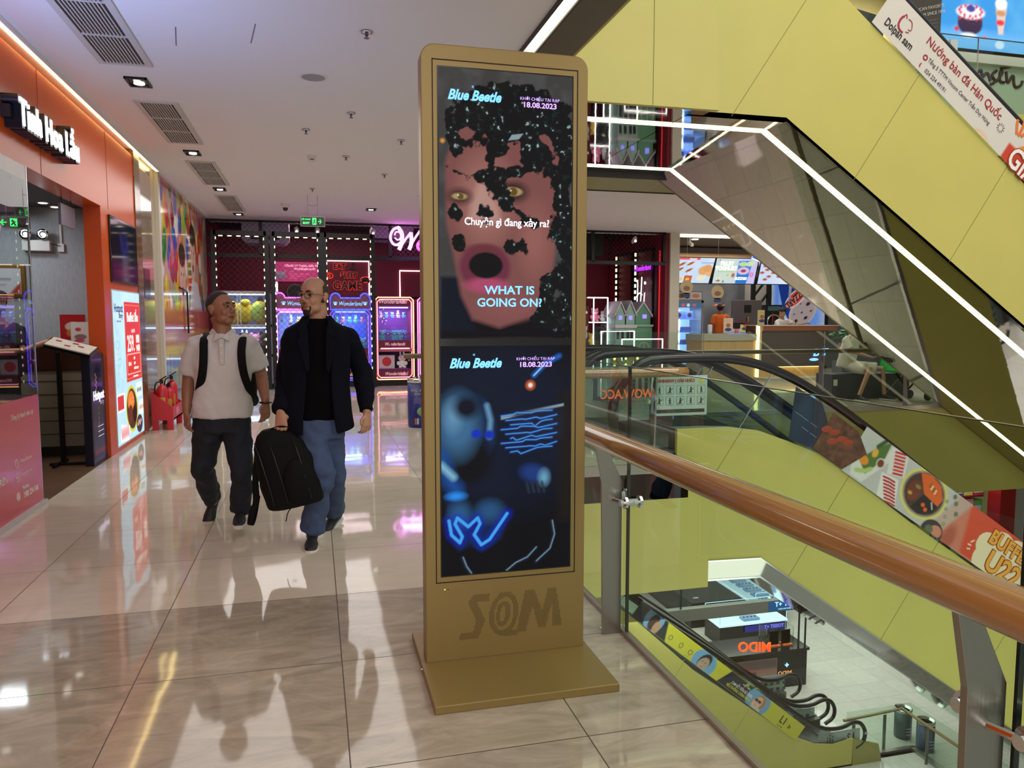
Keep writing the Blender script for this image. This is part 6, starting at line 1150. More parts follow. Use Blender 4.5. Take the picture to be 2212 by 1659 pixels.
gtube(adu, fru, [(.745 + .026 * math.cos(a), .165 + .026 * math.sin(a)) for a in np.linspace(0, 5.8, 10)], .008, INR, 'map_pin', True); gtube(adu, fru, [(.75, .04), (.735, .06), (.745, .085)], .007, INR, 'phone_mark')
for k in range(10): a = k * .628; gtube(adu, fru, [(2.0 + .03 * math.cos(a), .24 + .03 * math.sin(a)), (2.0 + .055 * math.cos(a), .24 + .055 * math.sin(a))], .004, ING, 'sun_ray')
for p in ([(2.22, .33), (2.15, .42), (2.13, .47)], [(2.25, .33), (2.24, .44), (2.21, .52)], [(2.28, .35), (2.33, .46)]): gtube(adu, fru, p, .018, mat('splash_orange', (214, 110, 40), .5), 'splash')
text('sticker_words', 'GIẢM', .34, mat('ink_maroon', (150, 50, 30), .5), tuple(o_ + r_ * 2.62 + u_ * .10 + Vector((0, -.004, 0))), tuple(r_), tuple(u_), adu, ext=.001, bold=.018, sx=.8); text('sticker_words', 'GIẢM', .34, mat('ink_white', (230, 226, 220), .5), tuple(o_ + r_ * 2.62 + u_ * .10 + Vector((0, -.008, 0))), tuple(r_), tuple(u_), adu, ext=.001, bold=.006, sx=.8)
# food banner on the lower escalator
adm = thing('banner_sticker', 'long hotpot banner on descending escalator glass with BUFFET U22 words', 'banner', (6, 7.2, -1))
rm, um, om = slope_frame((5.9, -.40), .654); frm = (rm, um, om)
X0, LW, H0 = -.32, 4.9, .57
A = Art(LW, H0, 440, 84, (186, 186, 184)); Q = lambda x: x - X0
n = A.noise(3, 5); A.mask((n - .4), (160, 160, 160), .5)
A.poly([(Q(1.22), .0), (Q(1.5), .62), (LW, .62), (LW, 0)], (206, 74, 48), soft=.05)
A.poly([(Q(1.05), .0), (Q(1.28), .62), (Q(1.45), .62), (Q(1.65), .0)], (190, 140, 120), soft=.06, a=.6)
A.poly([(Q(-.28), .18), (Q(.10), .52), (Q(.19), .42), (Q(-.02), .02), (Q(-.2), .02)], (212, 210, 204)); A.poly([(Q(-.2), .22), (Q(-.02), .5), (Q(.08), .6), (Q(.1), .4), (Q(-.03), .12)], (74, 110, 50), soft=.02); A.ell(Q(-.13), .24, .06, .05, (222, 140, 40)); A.ell(Q(-.05), .38, .04, .05, (216, 170, 60)); A.seg([(Q(-.16), .1), (Q(-.06), .14), (Q(.0), .2)], .05, (170, 190, 110), soft=.02); A.seg([(Q(-.06), .46), (Q(.02), .6)], .05, (50, 84, 40), soft=.02)
A.ell(Q(.08), .32, .06, .06, (200, 196, 190)); A.ell(Q(.08), .32, .045, .045, (120, 60, 30))
A.poly([(Q(.10), .55), (Q(.35), .62), (Q(.45), .34), (Q(.22), .27)], (216, 212, 208))
for i in range(7): A.poly([(Q(.17 + .018 * i), .54 - .036 * i), (Q(.32 + .016 * i), .585 - .036 * i), (Q(.325 + .016 * i), .56 - .036 * i), (Q(.175 + .018 * i), .515 - .036 * i)], (186, 30, 40) if i % 2 == 0 else (206, 50, 56))
A.poly([(Q(.15), .25), (Q(.40), .29), (Q(.55), -.02), (Q(.25), -.02)], (220, 216, 212))
for i in range(9): A.seg([(Q(.2 + .025 * i), .22 - .032 * i), (Q(.28 + .025 * i), .235 - .032 * i), (Q(.37 + .022 * i), .24 - .032 * i)], .022, (176, 40, 54), soft=.006); A.seg([(Q(.22 + .025 * i), .208 - .032 * i), (Q(.38 + .022 * i), .222 - .032 * i)], .008, (226, 190, 186), soft=.004)
A.ell(Q(.80), .33, .35, .285, (214, 200, 100)); A.ell(Q(.80), .33, .315, .255, (140, 136, 130)); A.ell(Q(.80), .33, .29, .235, (70, 50, 40))
A.poly([(Q(.80), .33), (Q(.62), .52), (Q(.78), .565), (Q(.96), .52), (Q(1.07), .40), (Q(1.05), .30)], (216, 96, 34)); A.poly([(Q(.80), .33), (Q(1.05), .30), (Q(1.03), .20), (Q(.85), .10), (Q(.72), .12)], (24, 24, 26)); A.ell(Q(.66), .30, .1, .12, (110, 50, 34))
for i in range(8): A.ell(Q(.82 + .035 * (i % 4)), .44 + .03 * (i // 4) - .01 * (i % 4), .011, .013, (246, 220, 190) if i % 2 else (60, 90, 40))
for x, z in ((.86, .22), (.92, .19)): A.ell(Q(x), z, .026, .024, (226, 100, 40))
A.seg([(Q(.95), .3), (Q(1.0), .24)], .012, (226, 226, 220)); A.ell(Q(.62), .25, .03, .02, (200, 150, 50)); A.ell(Q(.68), .36, .04, .02, (120, 130, 60))
for x, z in ((1.13, .42), (1.17, .34), (1.21, .26), (1.245, .18)): A.ell(Q(x), z, .022, .02, (90, 104, 70)); A.ell(Q(x), z, .012, .01, (180, 190, 150))
for x, z in ((1.20, .52), (1.26, .46), (1.33, .36)): A.ell(Q(x), z, .03, .03, (110, 110, 90))
A.ell(Q(1.15), .02, .17, .14, (54, 54, 54)); A.ell(Q(1.2), .05, .09, .07, (200, 130, 110)); A.ell(Q(1.10), .03, .06, .05, (96, 104, 84)); A.ell(Q(1.4), .08, .09, .16, (160, 70, 50), soft=.06, a=.7)
for x, z, r in ((2.05, .12, .22), (1.95, .28, .17), (2.15, .34, .22), (2.4, .36, .22), (2.55, .14, .26), (2.3, .05, .24), (2.75, .3, .2)): A.ell(Q(x), z, r, r * .9, (226, 210, 176), soft=.004)
for a, b in (((1.72, .20), (1.75, .235)), ((1.70, .16), (1.74, .165)), ((1.72, .11), (1.75, .12))): A.seg([(Q(a[0]), a[1]), (Q(b[0]), b[1])], .014, (240, 230, 215))
A.poly([(Q(3.0), 0), (Q(3.3), .62), (LW, .62), (LW, 0)], (190, 60, 40), soft=.02)
A.place('banner', tuple(om + rm * X0), tuple(rm), tuple(um), adm, emit=0, rough=.25)
OD = mat('ink_rust', (150, 56, 20), .5); OY = mat('ink_orange', (226, 160, 60), .5)
for nm, m, bo, lf in (('a', OD, .016, .003), ('b', OY, .007, .007)):
    poster_text(adm, frm, 'BUFFET', .24, m, 2.30, .40, lift=lf, bold=bo, sx=.95); poster_text(adm, frm, 'U22', .34, m, 2.33, .14, lift=lf, bold=bo * 1.2, sx=1.0)
# darker picture on the upper curve: spicy wings on a navy ground
adw = thing('banner_sticker', 'dark navy wings picture on the curved top of the descending escalator glass', 'banner', (5.2, 7.2, .1))
MB().prism([(4.95, .15), (5.25, .03), (5.62, -.2), (5.36, .52), (5.02, .72)], 1, 7.176, 7.18).build('navy_print', mat('navy_print', (34, 42, 60), .35), adw)
MB().prism([(5.25, .04), (5.64, -.21), (5.95, -.06), (5.83, .2), (5.50, .42)], 1, 7.172, 7.176).build('wings_print', mat('brown_print', (92, 60, 44), .4, noise=.5, nscale=12), adw)
for x, z in ((5.42, .24), (5.52, .2), (5.62, .12), (5.7, .08), (5.5, .1)): MB().ell((x, 7.172, z), (.07, .004, .035)).build('wing_picture', mat('wing_red', (150, 60, 34), .5), adw)
for s, x, z in (('—— —', 5.16, .36), ('— —', 5.2, .22)): text('sticker_words', s, .1, mat('faint_blue', (110, 130, 150), .5), (x, 7.174, z), tuple(rm), tuple(um), adw, ext=.0005)
# signs on the glass at the landing
lp = thing('landing_sign', 'translucent escalator landing panel with L4 and mirrored shop words', 'sign', (3.1, 7.2, .5))
MB().box(2.62, 3.38, 7.45, 7.452, .42, .95).build('pale_panel', mat('pale_panel', (170, 180, 176), .4, alpha=.35), lp)
text('level_words', 'L4', .36, mat('ink_grey', (60, 58, 60), .5), (2.97, 7.44, .71), XR, ZU, lp, ext=.001, sx=1.15, bold=.004)
OGL = glow('orange_words', (240, 110, 60), .5); text('shop_words', 'WOW.ACC', .13, OGL, (3.07, 7.20, .68), (-1, 0, 0), ZU, lp, ext=.001, bold=.003, sx=.85)
MB().tube([(2.98, 7.47, 0), (2.98, 7.47, .42)], .01, 6).build('panel_stem', CHROME, lp)
wn = thing('warning_sign', 'white mirrored escalator warning sticker with ten safety pictograms', 'sign', (3.7, 7.25, .5)); WXO, WZO = -.19, .035
def wb(x0, x1, y0, y1, z0, z1): return MB().box(x0 + WXO, x1 + WXO, y0, y1, z0 + WZO, z1 + WZO)
wb(3.57, 4.21, 7.285, 7.287, .40, .82).build('sheet', mat('sheet_white', (206, 216, 214), .5), wn)
text('heading', 'CẢNH BÁO | WARNING', .046, mat('ink_red2', (190, 70, 50), .5), (3.85 + WXO, 7.28, .765 + WZO), (-1, 0, 0), ZU, wn, bold=.001, sx=.85)
MB().prism([(4.11 + WXO, .745 + WZO), (4.17 + WXO, .745 + WZO), (4.14 + WXO, .80 + WZO)], 1, 7.28, 7.285).build('warning_triangle', mat('warn_yellow', (214, 200, 50), .5), wn)
for i in range(5):
    for j in range(2):
        x, z = 3.66 + i * .12, .67 - j * .115
        wb(x - .045, x + .045, 7.2835, 7.2845, z - .045, z + .045).build('pictogram_frame', ING, wn); wb(x - .042, x + .042, 7.2825, 7.2835, z - .042, z + .042).build('pictogram_ground', mat('sheet_white', (206, 216, 214), .5), wn)
        x += WXO; z += WZO
        b = MB().ell((x, 7.281, z + .022), (.009, .001, .009)).tube([(x, 7.281, z + .012), (x, 7.281, z - .012)], .006, 6).tube([(x - .014, 7.281, z + .005), (x + .014, 7.281, z + .0)], .003, 6).tube([(x, 7.281, z - .012), (x - .01, 7.281, z - .032)], .004, 6).tube([(x, 7.281, z - .012), (x + .012, 7.281, z - .032)], .004, 6)
        if (i + j) % 2: b.tube([(x - .032, 7.281, z - .035), (x + .032, 7.281, z + .02)], .003, 6)
        b.build('pictogram', INK, wn)
wb(3.59, 4.18, 7.28, 7.285, .43, .465).build('footer_bar', INK, wn); text('footer_words', '——— —— —————', .024, mat('sheet_white', (206, 216, 214), .5), (3.88 + WXO, 7.279, .4475 + WZO), (-1, 0, 0), ZU, wn)
fm = thing('family_sign', 'pale translucent sign with dark family figures left of the warning sticker', 'sign', (3.25, 7.25, .5))
MB().box(3.02, 3.36, 7.285, 7.287, .40, .98).build('sheet', mat('pale_panel', (170, 180, 176), .4, alpha=.35), fm)
for i, (x, h) in enumerate(((3.18, .07), (3.25, .12), (3.32, .08))): MB().ell((x, 7.28, .74 + h), (.02, .002, .02)).box(x - .016, x + .016, 7.279, 7.282, .66, .715 + h).build('family_figure', INK, fm)
MB().box(3.14, 3.36, 7.279, 7.282, .645, .66).build('step_line', INK, fm); text('family_words', '——— ———', .03, INK, (3.25, 7.279, .60), (-1, 0, 0), ZU, fm)
# ======================= ESCALATOR TWO FLOORS DOWN AND THE WATCH HALL =======================
t1 = [(5.3, -4.4), (5.9, -4.55), (6.592, -5.049), (8.169, -6.50), (9.366, -7.38), (10.489, -8.22), (10.896, -8.46), (11.386, -8.69), (11.902, -8.77), (12.46, -8.70)]
r1 = [(5.0, -3.7), (5.6, -3.85), (6.51, -4.60), (7.46, -5.295), (8.503, -6.02), (9.344, -6.66), (10.595, -7.68), (11.174, -8.12), (11.63, -8.38), (12.148, -8.43)]
r1b = [(x, z + .0) for x, z in r1]
u1 = [(5.3, -7.6), (9, -9.38), (12.46, -9.39)]
ESC_LOW = escalator('lowest yellow-sided escalator with optician banner reaching the watch hall', 15.1, 18.0, t1, u1, r1, [(5.0, -3.7), (4.9, -3.8), (4.85, -4.0)], [6.3, 7.9, 9.6], 12.3, tail=[(12.45, -8.30), (12.70, -8.36), (12.84, -8.6), (12.80, -8.85), (12.55, -8.97)], lanes=[(15.12, 16.25), (16.5, 17.7)])
adl = thing('banner_sticker', 'yellow and navy optician banner with two portrait photos on lowest escalator', 'banner', (9, 15.1, -7))
a = math.atan2(8.22 - 5.049, 10.489 - 6.592); rl, ul = Vector((math.cos(a), 0, -math.sin(a))), Vector((math.sin(a), 0, math.cos(a))); ol = Vector((6.592, 15.08, -5.06)); frl = (rl, ul, ol)
LWD = math.hypot(3.897, 3.171) + .45; A = Art(LWD, .40, 300, 26, (196, 190, 60)); 
def ls_(x, z): p = at(x, z, 1, 15.08) - ol; return p.dot(rl), p.dot(ul)
A.poly([(-.1, 0), (1.05, 0), (.85, .4), (-.1, .4)], (40, 44, 52)); A.ell(ls_(1410, 1345)[0], .25, .25, .3, (110, 150, 186)); A.ell(ls_(1410, 1350)[0] - .02, .2, .12, .2, (60, 44, 38)); A.ell(ls_(1412, 1360)[0] + .02, .14, .09, .15, (176, 136, 110))
c = ls_(1525, 1425)[0]; A.ell(c, .16, .34, .30, (110, 160, 200)); A.ell(c, .18, .15, .22, (50, 42, 40), ang=-25); A.ell(c - .0, .12, .13, .18, (176, 150, 134), ang=-25); A.seg([(c - .08, .17), (c - .03, .17)], .014, (60, 50, 46)); A.seg([(c + .02, .17), (c + .07, .17)], .014, (60, 50, 46)); A.seg([(c - .03, .06), (c + .03, .06)], .012, (130, 80, 74))
d0, d1 = ls_(1560, 1460)[0], ls_(1640, 1510)[0]; A.poly([(d0 - .05, 0), (d1 - .12, 0), (d1 + .1, .4), (d0 + .15, .4)], (36, 40, 52))
c = ls_(1648, 1500)[0]; A.ell(c, .2, .36, .3, (110, 160, 200)); A.ell(c + .04, .17, .16, .22, (176, 120, 80), ang=-25); A.ell(c, .16, .12, .17, (222, 176, 150), ang=-25); A.ell(c - .05, .21, .05, .035, (24, 22, 24)); A.ell(c + .05, .21, .05, .035, (24, 22, 24)); A.ell(c, .08, .03, .016, (190, 60, 60)); A.ell(c + .05, .02, .14, .07, (196, 190, 176))
A.place('banner', tuple(ol), tuple(rl), tuple(ul), adl, emit=0, rough=.4)
YW = mat('ink_yellow', (214, 206, 60), .5); WHI = mat('ink_white', (230, 226, 220), .5)
m_ = (d0 + d1) / 2
poster_text(adl, frl, 'CAM KẾT ĐỀN BÙ 1000%', .10, WHI, m_ + .06, .19, bold=.001, sx=.62); poster_text(adl, frl, 'NẾU KHÔNG CHÍNH HÃNG', .10, YW, m_ + .02, .09, bold=.001, sx=.62); poster_text(adl, frl, 'mắt việt', .07, WHI, m_ + .12, .31); gtube(adl, frl, [(m_ + .12 + .035 * math.cos(t), .36 + .022 * math.sin(t)) for t in np.linspace(0, 5.8, 10)], .01, YW, 'eye_mark', True)
c = ls_(1678, 1530)[0] + .1; poster_text(adl, frl, 'L1', .26, INK, c + .25, .20, bold=.003, sx=.8); poster_text(adl, frl, 'L1-14', .07, INK, c + .24, .045); poster_text(adl, frl, '»', .2, INK, c + .48, .18)
for k, x in enumerate((ls_(1448, 1378)[0], ls_(1472, 1393)[0], ls_(1492, 1408)[0])): gtube(adl, frl, [(x + .05 * math.cos(t + k), .16 + .06 * math.sin(t + k)) for t in np.linspace(0, 5.2, 6 + 3 * k)], .006, ING, 'outline_icon', True); 
poster_text(adl, frl, '— ——— ——', .04, ING, ls_(1486, 1420)[0], .04)
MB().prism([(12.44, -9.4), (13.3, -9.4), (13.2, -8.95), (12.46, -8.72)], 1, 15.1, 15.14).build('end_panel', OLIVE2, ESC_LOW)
l2 = thing('landing_sign', 'white mirrored L2 sign with family pictogram on lowest escalator glass', 'sign', (12.2, 15.2, -8.6)); MB().box(11.55, 12.72, 15.19, 15.195, -8.98, -8.52).build('sheet', mat('sheet_pale', (170, 180, 182), .5, alpha=.7), l2)
text('level_words', 'L2', .22, INK, (12.45, 15.18, -8.7), (-1, 0, 0), ZU, l2, bold=.003)
for x, h in ((11.80, .02), (11.87, .07), (11.94, .03)): MB().ell((x, 15.18, -8.72 + h + .05), (.02, .003, .02)).box(x - .018, x + .018, 15.178, 15.182, -8.86, -8.72 + h).build('family_figure', INK, l2)
for i, (x0, y, z, w, h) in enumerate(((11.3, 16.3, -8.75, .95, .5), (11.6, 17.76, -8.6, .75, .55))):
    w_ = thing('warning_sign', ('pale pictogram warning sheet on the middle rails of the lowest escalator', 'pale blue warning sheet on the farthest rail of the lowest escalator')[i], 'sign', (x0 + w / 2, y, z)); MB().box(x0, x0 + w, y, y + .004, z - .25, z + h - .25).build('sheet', mat('sheet_pale', (170, 180, 182), .5, alpha=.7), w_)
    for a in range(4):
        for b in range(2): MB().box(x0 + .12 + a * .19, x0 + .22 + a * .19, y - .004, y, z - .14 + b * .16, z - .06 + b * .16).build('pictogram', ING, w_)
tag(MB().ell((12.82, 15.1, -8.62), (.045, .01, .045)).build('round_sticker', mat('sticker_grey', (150, 154, 156), .5)), 'round grey sticker on the lowest escalator rail end', 'sticker')
struct('floor_steel_plate', MB().box(11.4, 12.9, 15.3, 16.1, -9.4, -9.36).box(11.4, 12.9, 16.6, 17.6, -9.4, -9.36), STEEL)
tag(MB().box(11.55, 11.75, 15.25, 15.32, -9.05, -9.02).build('green_lamp', glow('green_lamp', (40, 255, 160), 3)), 'tiny green lamp at the lowest escalator foot', 'lamp')
# glass railing round the lower opening
lr = thing('glass_railing', 'lower-floor glass railing turning a corner before two blue bins', 'railing', (13.5, 15.6, -9.4))
RT = mat('lower_rail', (150, 128, 92), .25, .3)
MB().tube([(12.5, 15.5, -8.47), (14.3, 15.6, -8.45), (14.25, 12.5, -8.45)], .04, 10).build('handrail', RT, lr, smooth=True)
for (x, y) in ((12.75, 15.45), (13.7, 15.5), (14.25, 14.7), (14.25, 13.4)): MB().box(x - .04, x + .04, y - .012, y + .012, -9.4, -8.48).build('post', STEEL, lr)
MB().box(12.5, 14.35, 15.40, 15.412, -9.4, -8.2).build('glass_pane', GLASSG, lr); MB().box(14.35, 14.362, 12.4, 15.40, -9.4, -8.2).build('glass_pane', GLASSG, lr)
MB().box(12.4, 14.5, 15.30, 15.40, -9.42, -9.33).box(14.35, 14.5, 12.0, 15.35, -9.42, -9.33).build('kerb', mat('edge_strip', (168, 158, 150), .3, .8), lr)
struct('wall_lower_pit', MB().box(12.5, 14.4, 15.2, 15.3, -12, -9.4).box(14.36, 14.46, 10, 15.3, -12, -9.4), OLIVE2)
for (x, y, c, w) in ((14.62, 15.9, (50, 70, 74), 'dark green litter bin with steel rim, left one below'), (14.72, 15.25, (44, 62, 110), 'blue litter bin with steel rim, nearer one below')):
    b = thing('litter_bin', w, 'litter bin', (x, y, -9.4), 'bins beside the lower railing'); MB().lathe([(.2, 0), (.21, .03), (.21, .72)], (x, y, -9.4), 24).build('body', mat('bin_%d' % c[0], c, .35), b, smooth=True); MB().lathe([(.215, .70), (.215, .78), (.19, .78), (.16, .72)], (x, y, -9.4), 24).build('rim', CHROME, b, smooth=True); MB().lathe([(.15, .70), (.15, .71)], (x, y, -9.4), 20).build('lid', BLACK, b)
    for k in range(3): MB().box(x - .07, x + .07, y - .218, y - .205, -9.1 - k * .08, -9.08 - k * .08).build('word_line', mat('bin_words', (170, 180, 190), .5), b)
# watch kiosk with header
wk = thing('watch_counter', 'black watch counter on lower floor with orange mirrored MIDO letters', 'counter', (12.6, 19, -9.4))
MB().box(11.0, 13.95, 19.0, 20.0, -9.4, -8.32).build('body', mat('kiosk_black', (22, 22, 24), .25), wk); MB().box(10.9, 14.0, 18.95, 20.05, -8.32, -8.24).build('top', mat('kiosk_top', (30, 30, 32), .15), wk)
MD = glow('mido_orange', (255, 66, 20), 2.4); text('letters', 'MIDO', .40, MD, (12.13, 18.9, -8.02), (-1, -.0, .11), (0, 0, 1), wk, ext=.015, bold=.005, sx=1.05)
text('small_letters', 'MIDO', .18, glow('mido_dim', (240, 150, 80), .9), (13.2, 18.97, -8.95), (-1, 0, 0), ZU, wk, ext=.004); MB().box(13.2, 13.32, 18.96, 18.98, -8.72, -8.69).box(13.245, 13.275, 18.96, 18.98, -8.765, -8.645).build('plus_mark', glow('plus_blue', (160, 200, 255), 1.5), wk)
A = Art(1.9, .8, 90, 40, (176, 130, 118)); A.rect(.0, .5, 1.9, .8, (120, 100, 96), soft=.1)
for i in range(26): A.seg([(.2 + i * .04, .28 + .1 * math.sin(i / 25 * math.pi)), (.2 + i * .04, .44)], .012, (60, 30, 26))
A.seg([(.15, .28), (.5, .43), (.9, .45), (1.2, .36)], .03, (60, 30, 26)); A.seg([(.1, .5), (1.2, .52)], .02, (220, 60, 50)); A.rect(.4, .02, 1.4, .2, (226, 206, 180), soft=.1)
A.place('bridge_picture', (11.05, 18.99, -9.25), XR, ZU, wk, emit=.5)
for x in (13.66, 13.88): MB().box(x - .02, x + .02, 19.0, 19.04, -8.24, -6.95).build('header_post', mat('post_dark', (60, 62, 66), .3, .6), wk)
MB().box(7.5, 15.6, 18.9, 19.1, -7.02, -6.68).build('header_beam', mat('header_grey', (104, 102, 98), .5), wk)
TS = glow('tissot_blue', (170, 215, 255), 1.2); MB().box(12.55, 13.9, 18.885, 18.9, -6.99, -6.70).build('header_sign', mat('sign_deep_blue', (20, 70, 120), .4, emit=.6), wk); text('header_words', 'T+ TISSOT', .2, TS, (13.2, 18.87, -6.80), XR, ZU, wk, ext=.003, bold=.003); text('header_words', 'SWISS WATCHES SINCE 1853', .055, TS, (13.2, 18.87, -6.94), XR, ZU, wk, ext=.002)
MB().box(7.5, 15.6, 18.98, 18.99, -6.68, -5.8).build('header_glass', GLASS, wk)
for x in (9.8, 13.0): MB().box(x - .02, x + .02, 18.96, 19.0, -6.68, -5.7).build('glass_post', mat('post_dark', (60, 62, 66), .3, .6), wk)
for x, nm in ((13.05, 'left'), (13.45, 'right')):
    m = thing('tablet', 'black tablet back on orange stand on the MIDO counter, %s one' % nm, 'tablet', (x, 19.3, -8.24), 'tablets on the watch counter'); MB().obox((x, 19.35, -8.02), (.15, 0, 0), (0, .015, 0), (.03, .05, .2)).build('screen_back', BLACK, m, bevel=.01); MB().box(x - .15, x + .15, 19.2, 19.45, -8.24, -8.2).build('stand', mat('stand_orange', (214, 110, 60), .4), m)
ca = thing('glass_case', 'small clear acrylic case at right end of MIDO counter', 'case', (13.4, 19.7, -8.24)); MB().box(12.95, 13.85, 19.55, 19.95, -8.24, -7.8).build('cover', GLASS, ca)
for e in ((12.95, 19.55), (13.85, 19.55), (12.95, 19.95), (13.85, 19.95)): MB().box(e[0] - .008, e[0] + .008, e[1] - .008, e[1] + .008, -8.24, -7.8).build('edge', CHROME, ca)
WB = mat('case_white', (196, 214, 236), .3, emit=.9)
def showcase(x0, x1, y0, y1, label, h=1.0, words=True):
    s = thing('watch_showcase', label, 'showcase', ((x0 + x1) / 2, y0, -9.4)); z = -9.4
    MB().box(x0, x1, y0, y1, z, z + h - .35).build('plinth', mat('kiosk_black', (22, 22, 24), .25), s); MB().box(x0 - .03, x1 + .03, y0 - .03, y1 + .03, z + h - .35, z + h - .28).build('lit_deck', WB, s)
    MB().box(x0, x1, y0, y1, z + h - .28, z + h + .12).build('glass_box', GLASS, s)
    for (ex, ey) in ((x0, y0), (x1, y0), (x0, y1), (x1, y1)): MB().box(ex - .01, ex + .01, ey - .01, ey + .01, z + h - .28, z + h + .12).build('glass_edge', mat('edge_glow', (190, 220, 250), .2, emit=.5), s)
    for a in ((x0, x1, y0, y0), (x0, x1, y1, y1)): MB().tube([(a[0], a[2], z + h + .12), (a[1], a[3], z + h + .12)], .012, 6).build('top_edge', mat('edge_glow', (190, 220, 250), .2, emit=.5), s)
    MB().tube([(x1 - .06, y0 + .05, z + h + .10), (x1 - .06, y1 - .05, z + h + .10)], .022, 8).build('light_tube', glow('case_tube', (235, 245, 255), 5), s)
    n = max(2, int((y1 - y0) / .5)); 
    for k in range(n):
        y = y0 + (k + .5) * (y1 - y0) / n; MB().box((x0 + x1) / 2 - .3, (x0 + x1) / 2 + .3, y - .15, y + .15, z + h - .28, z + h - .2).build('watch_tray', mat('tray_blue', (120, 150, 190), .4, emit=.2), s)
        for j in range(4): MB().lathe([(.03, 0), (.03, .02)], ((x0 + x1) / 2 - .22 + j * .14, y, z + h - .2), 10).build('watch', mat('watch_dark', (50, 56, 70), .3, .5), s)
    if words:
        MB().box(x0 + .9, x1, y0 - .035, y0 - .03, z + h - .60, z + h - .38).build('name_panel', mat('name_blue', (30, 30, 120), .3, emit=.6), s); text('words', 'T+ TISSOT', .16, glow('tissot_violet', (140, 130, 255), 1.6), (x1 - .5, y0 - .05, z + h - .48), XR, ZU, s, ext=.003)
    return s
showcase(12.8, 15.3, 22.0, 23.0, 'glowing blue-white watch showcase with violet TISSOT words behind MIDO')
showcase(15.0, 16.3, 23.4, 30.0, 'long glowing watch showcase running away behind the nearer one', words=False)
showcase(14.6, 15.8, 33.0, 38.0, 'far glowing showcase seen above the grey header beam', words=False)
dw = thing('dark_cabinet', 'long black cabinet with small handles beside the showcases', 'cabinet', (13.6, 27, -9.4)); MB().box(12.6, 14.6, 23.6, 31, -9.4, -8.5).build('body', mat('kiosk_black', (22, 22, 24), .25), dw)
for k in range(6): MB().box(12.9 + (k % 2) * .9, 13.1 + (k % 2) * .9, 24 + k, 24.1 + k, -8.5, -8.49).build('handle', mat('handle_light', (170, 170, 170), .3), dw)
dw = thing('dark_cabinet', 'far black cabinet above the grey header beam', 'cabinet', (13, 36, -9.4)); MB().box(10.5, 14.3, 33, 38, -9.4, -8.4).build('body', mat('kiosk_black', (22, 22, 24), .25), dw)
for k in range(5): MB().box(11 + k * .6, 11.2 + k * .6, 33 + k * .9, 33.1 + k * .9, -8.4, -8.39).build('handle', mat('handle_light', (170, 170, 170), .3), dw)
sc2 = thing('advert_screen', 'small bright landscape screen above the grey beam', 'screen', (11, 31, -8)); MB().box(9.9, 11.2, 31.0, 31.08, -9.4, -7.2).build('cabinet', mat('kiosk_black', (22, 22, 24), .25), sc2); A = Art(1.2, 1.0, 30, 26, (150, 206, 220)); A.poly([(.0, .4), (1.2, .1), (1.2, 0), (0, 0)], (30, 60, 70)); A.ell(.6, .4, .3, .12, (60, 110, 90)); A.place('picture', (9.95, 30.99, -8.3), XR, ZU, sc2, emit=1.2)
lk = thing('display_stand', 'small lit perfume stand left of showcases', 'stand', (10.4, 21, -9.4)); MB().box(9.4, 11.0, 21, 21.8, -9.4, -8.5).build('body', mat('stand_white', (180, 184, 200), .4), lk); MB().tube([(10.5, 21.3, -8.5), (10.5, 21.3, -8.15)], .04, 8).build('light_tube', glow('case_tube', (235, 245, 255), 5), lk); MB().box(9.5, 10.9, 21.05, 21.7, -8.5, -8.1).build('glass_box', GLASS, lk)
# toy shop one floor down at the right edge
struct('floor_toy_shop', MB().box(13.4, 20, 13.5, 16.5, -5.3, -5.1), LOWF)
struct('wall_toy_red', MB().box(15.25, 15.68, 13.95, 14.3, -5.1, -1.6), mat('pillar_red', (150, 20, 24), .3))
struct('wall_toy_white', MB().box(15.68, 19, 14.0, 14.3, -5.1, -1.6), mat('pillar_grey', (170, 168, 170), .5))
struct('wall_toy_back', MB().box(13.4, 15.25, 15.3, 15.4, -5.1, -1.6), mat('toy_wall', (60, 60, 90), .5))
area('toy_shop_light', (14.5, 14.2, -1.8), (0, 0, 0), 1, 20)
tsf = thing('toy_shelf', 'dark shelf unit packed with toy boxes on the floor below', 'shelf', (14.4, 14.6, -5.1))
for z in (-4.9, -4.35, -3.8, -3.25, -2.7, -2.2): MB().box(13.5, 15.24, 14.4, 15.1, z - .04, z).build('shelf_board', mat('shelf_red', (110, 30, 40), .4), tsf)
TC = [(230, 210, 60), (90, 170, 90), (60, 100, 190), (200, 60, 60), (190, 180, 210), (90, 60, 140), (230, 150, 180), (60, 150, 180)]
for j, z in enumerate((-3.8, -3.25, -2.7, -2.2)):
    x = 13.6; k = 0
    while x < 15.05:
        w = (.22, .30, .26, .34)[(k + j) % 4]; h = (.42, .36, .46)[(k + j) % 3]; c = TC[(k * 3 + j * 2) % 8]
        b = thing('toy_box', '%s toy box on %s shelf of toy rack, %s' % (('yellow', 'green', 'blue', 'red', 'lilac', 'purple', 'pink', 'teal')[(k * 3 + j * 2) % 8], ('lower', 'middle', 'upper', 'top')[j], ('far left', 'left', 'centre left', 'centre', 'right', 'far right')[min(k, 5)]), 'toy box', (x + w / 2, 14.5, z), 'boxed toys')
        MB().box(x, x + w - .02, 14.45, 14.8, z, z + h).build('carton', mat('toy_%d' % c[0] + str(c[1]), c, .4), b); MB().box(x + .03, x + w - .05, 14.445, 14.45, z + .05, z + h * .7).build('window', mat('toy_window', (196, 200, 214), .2), b); x += w; k += 1
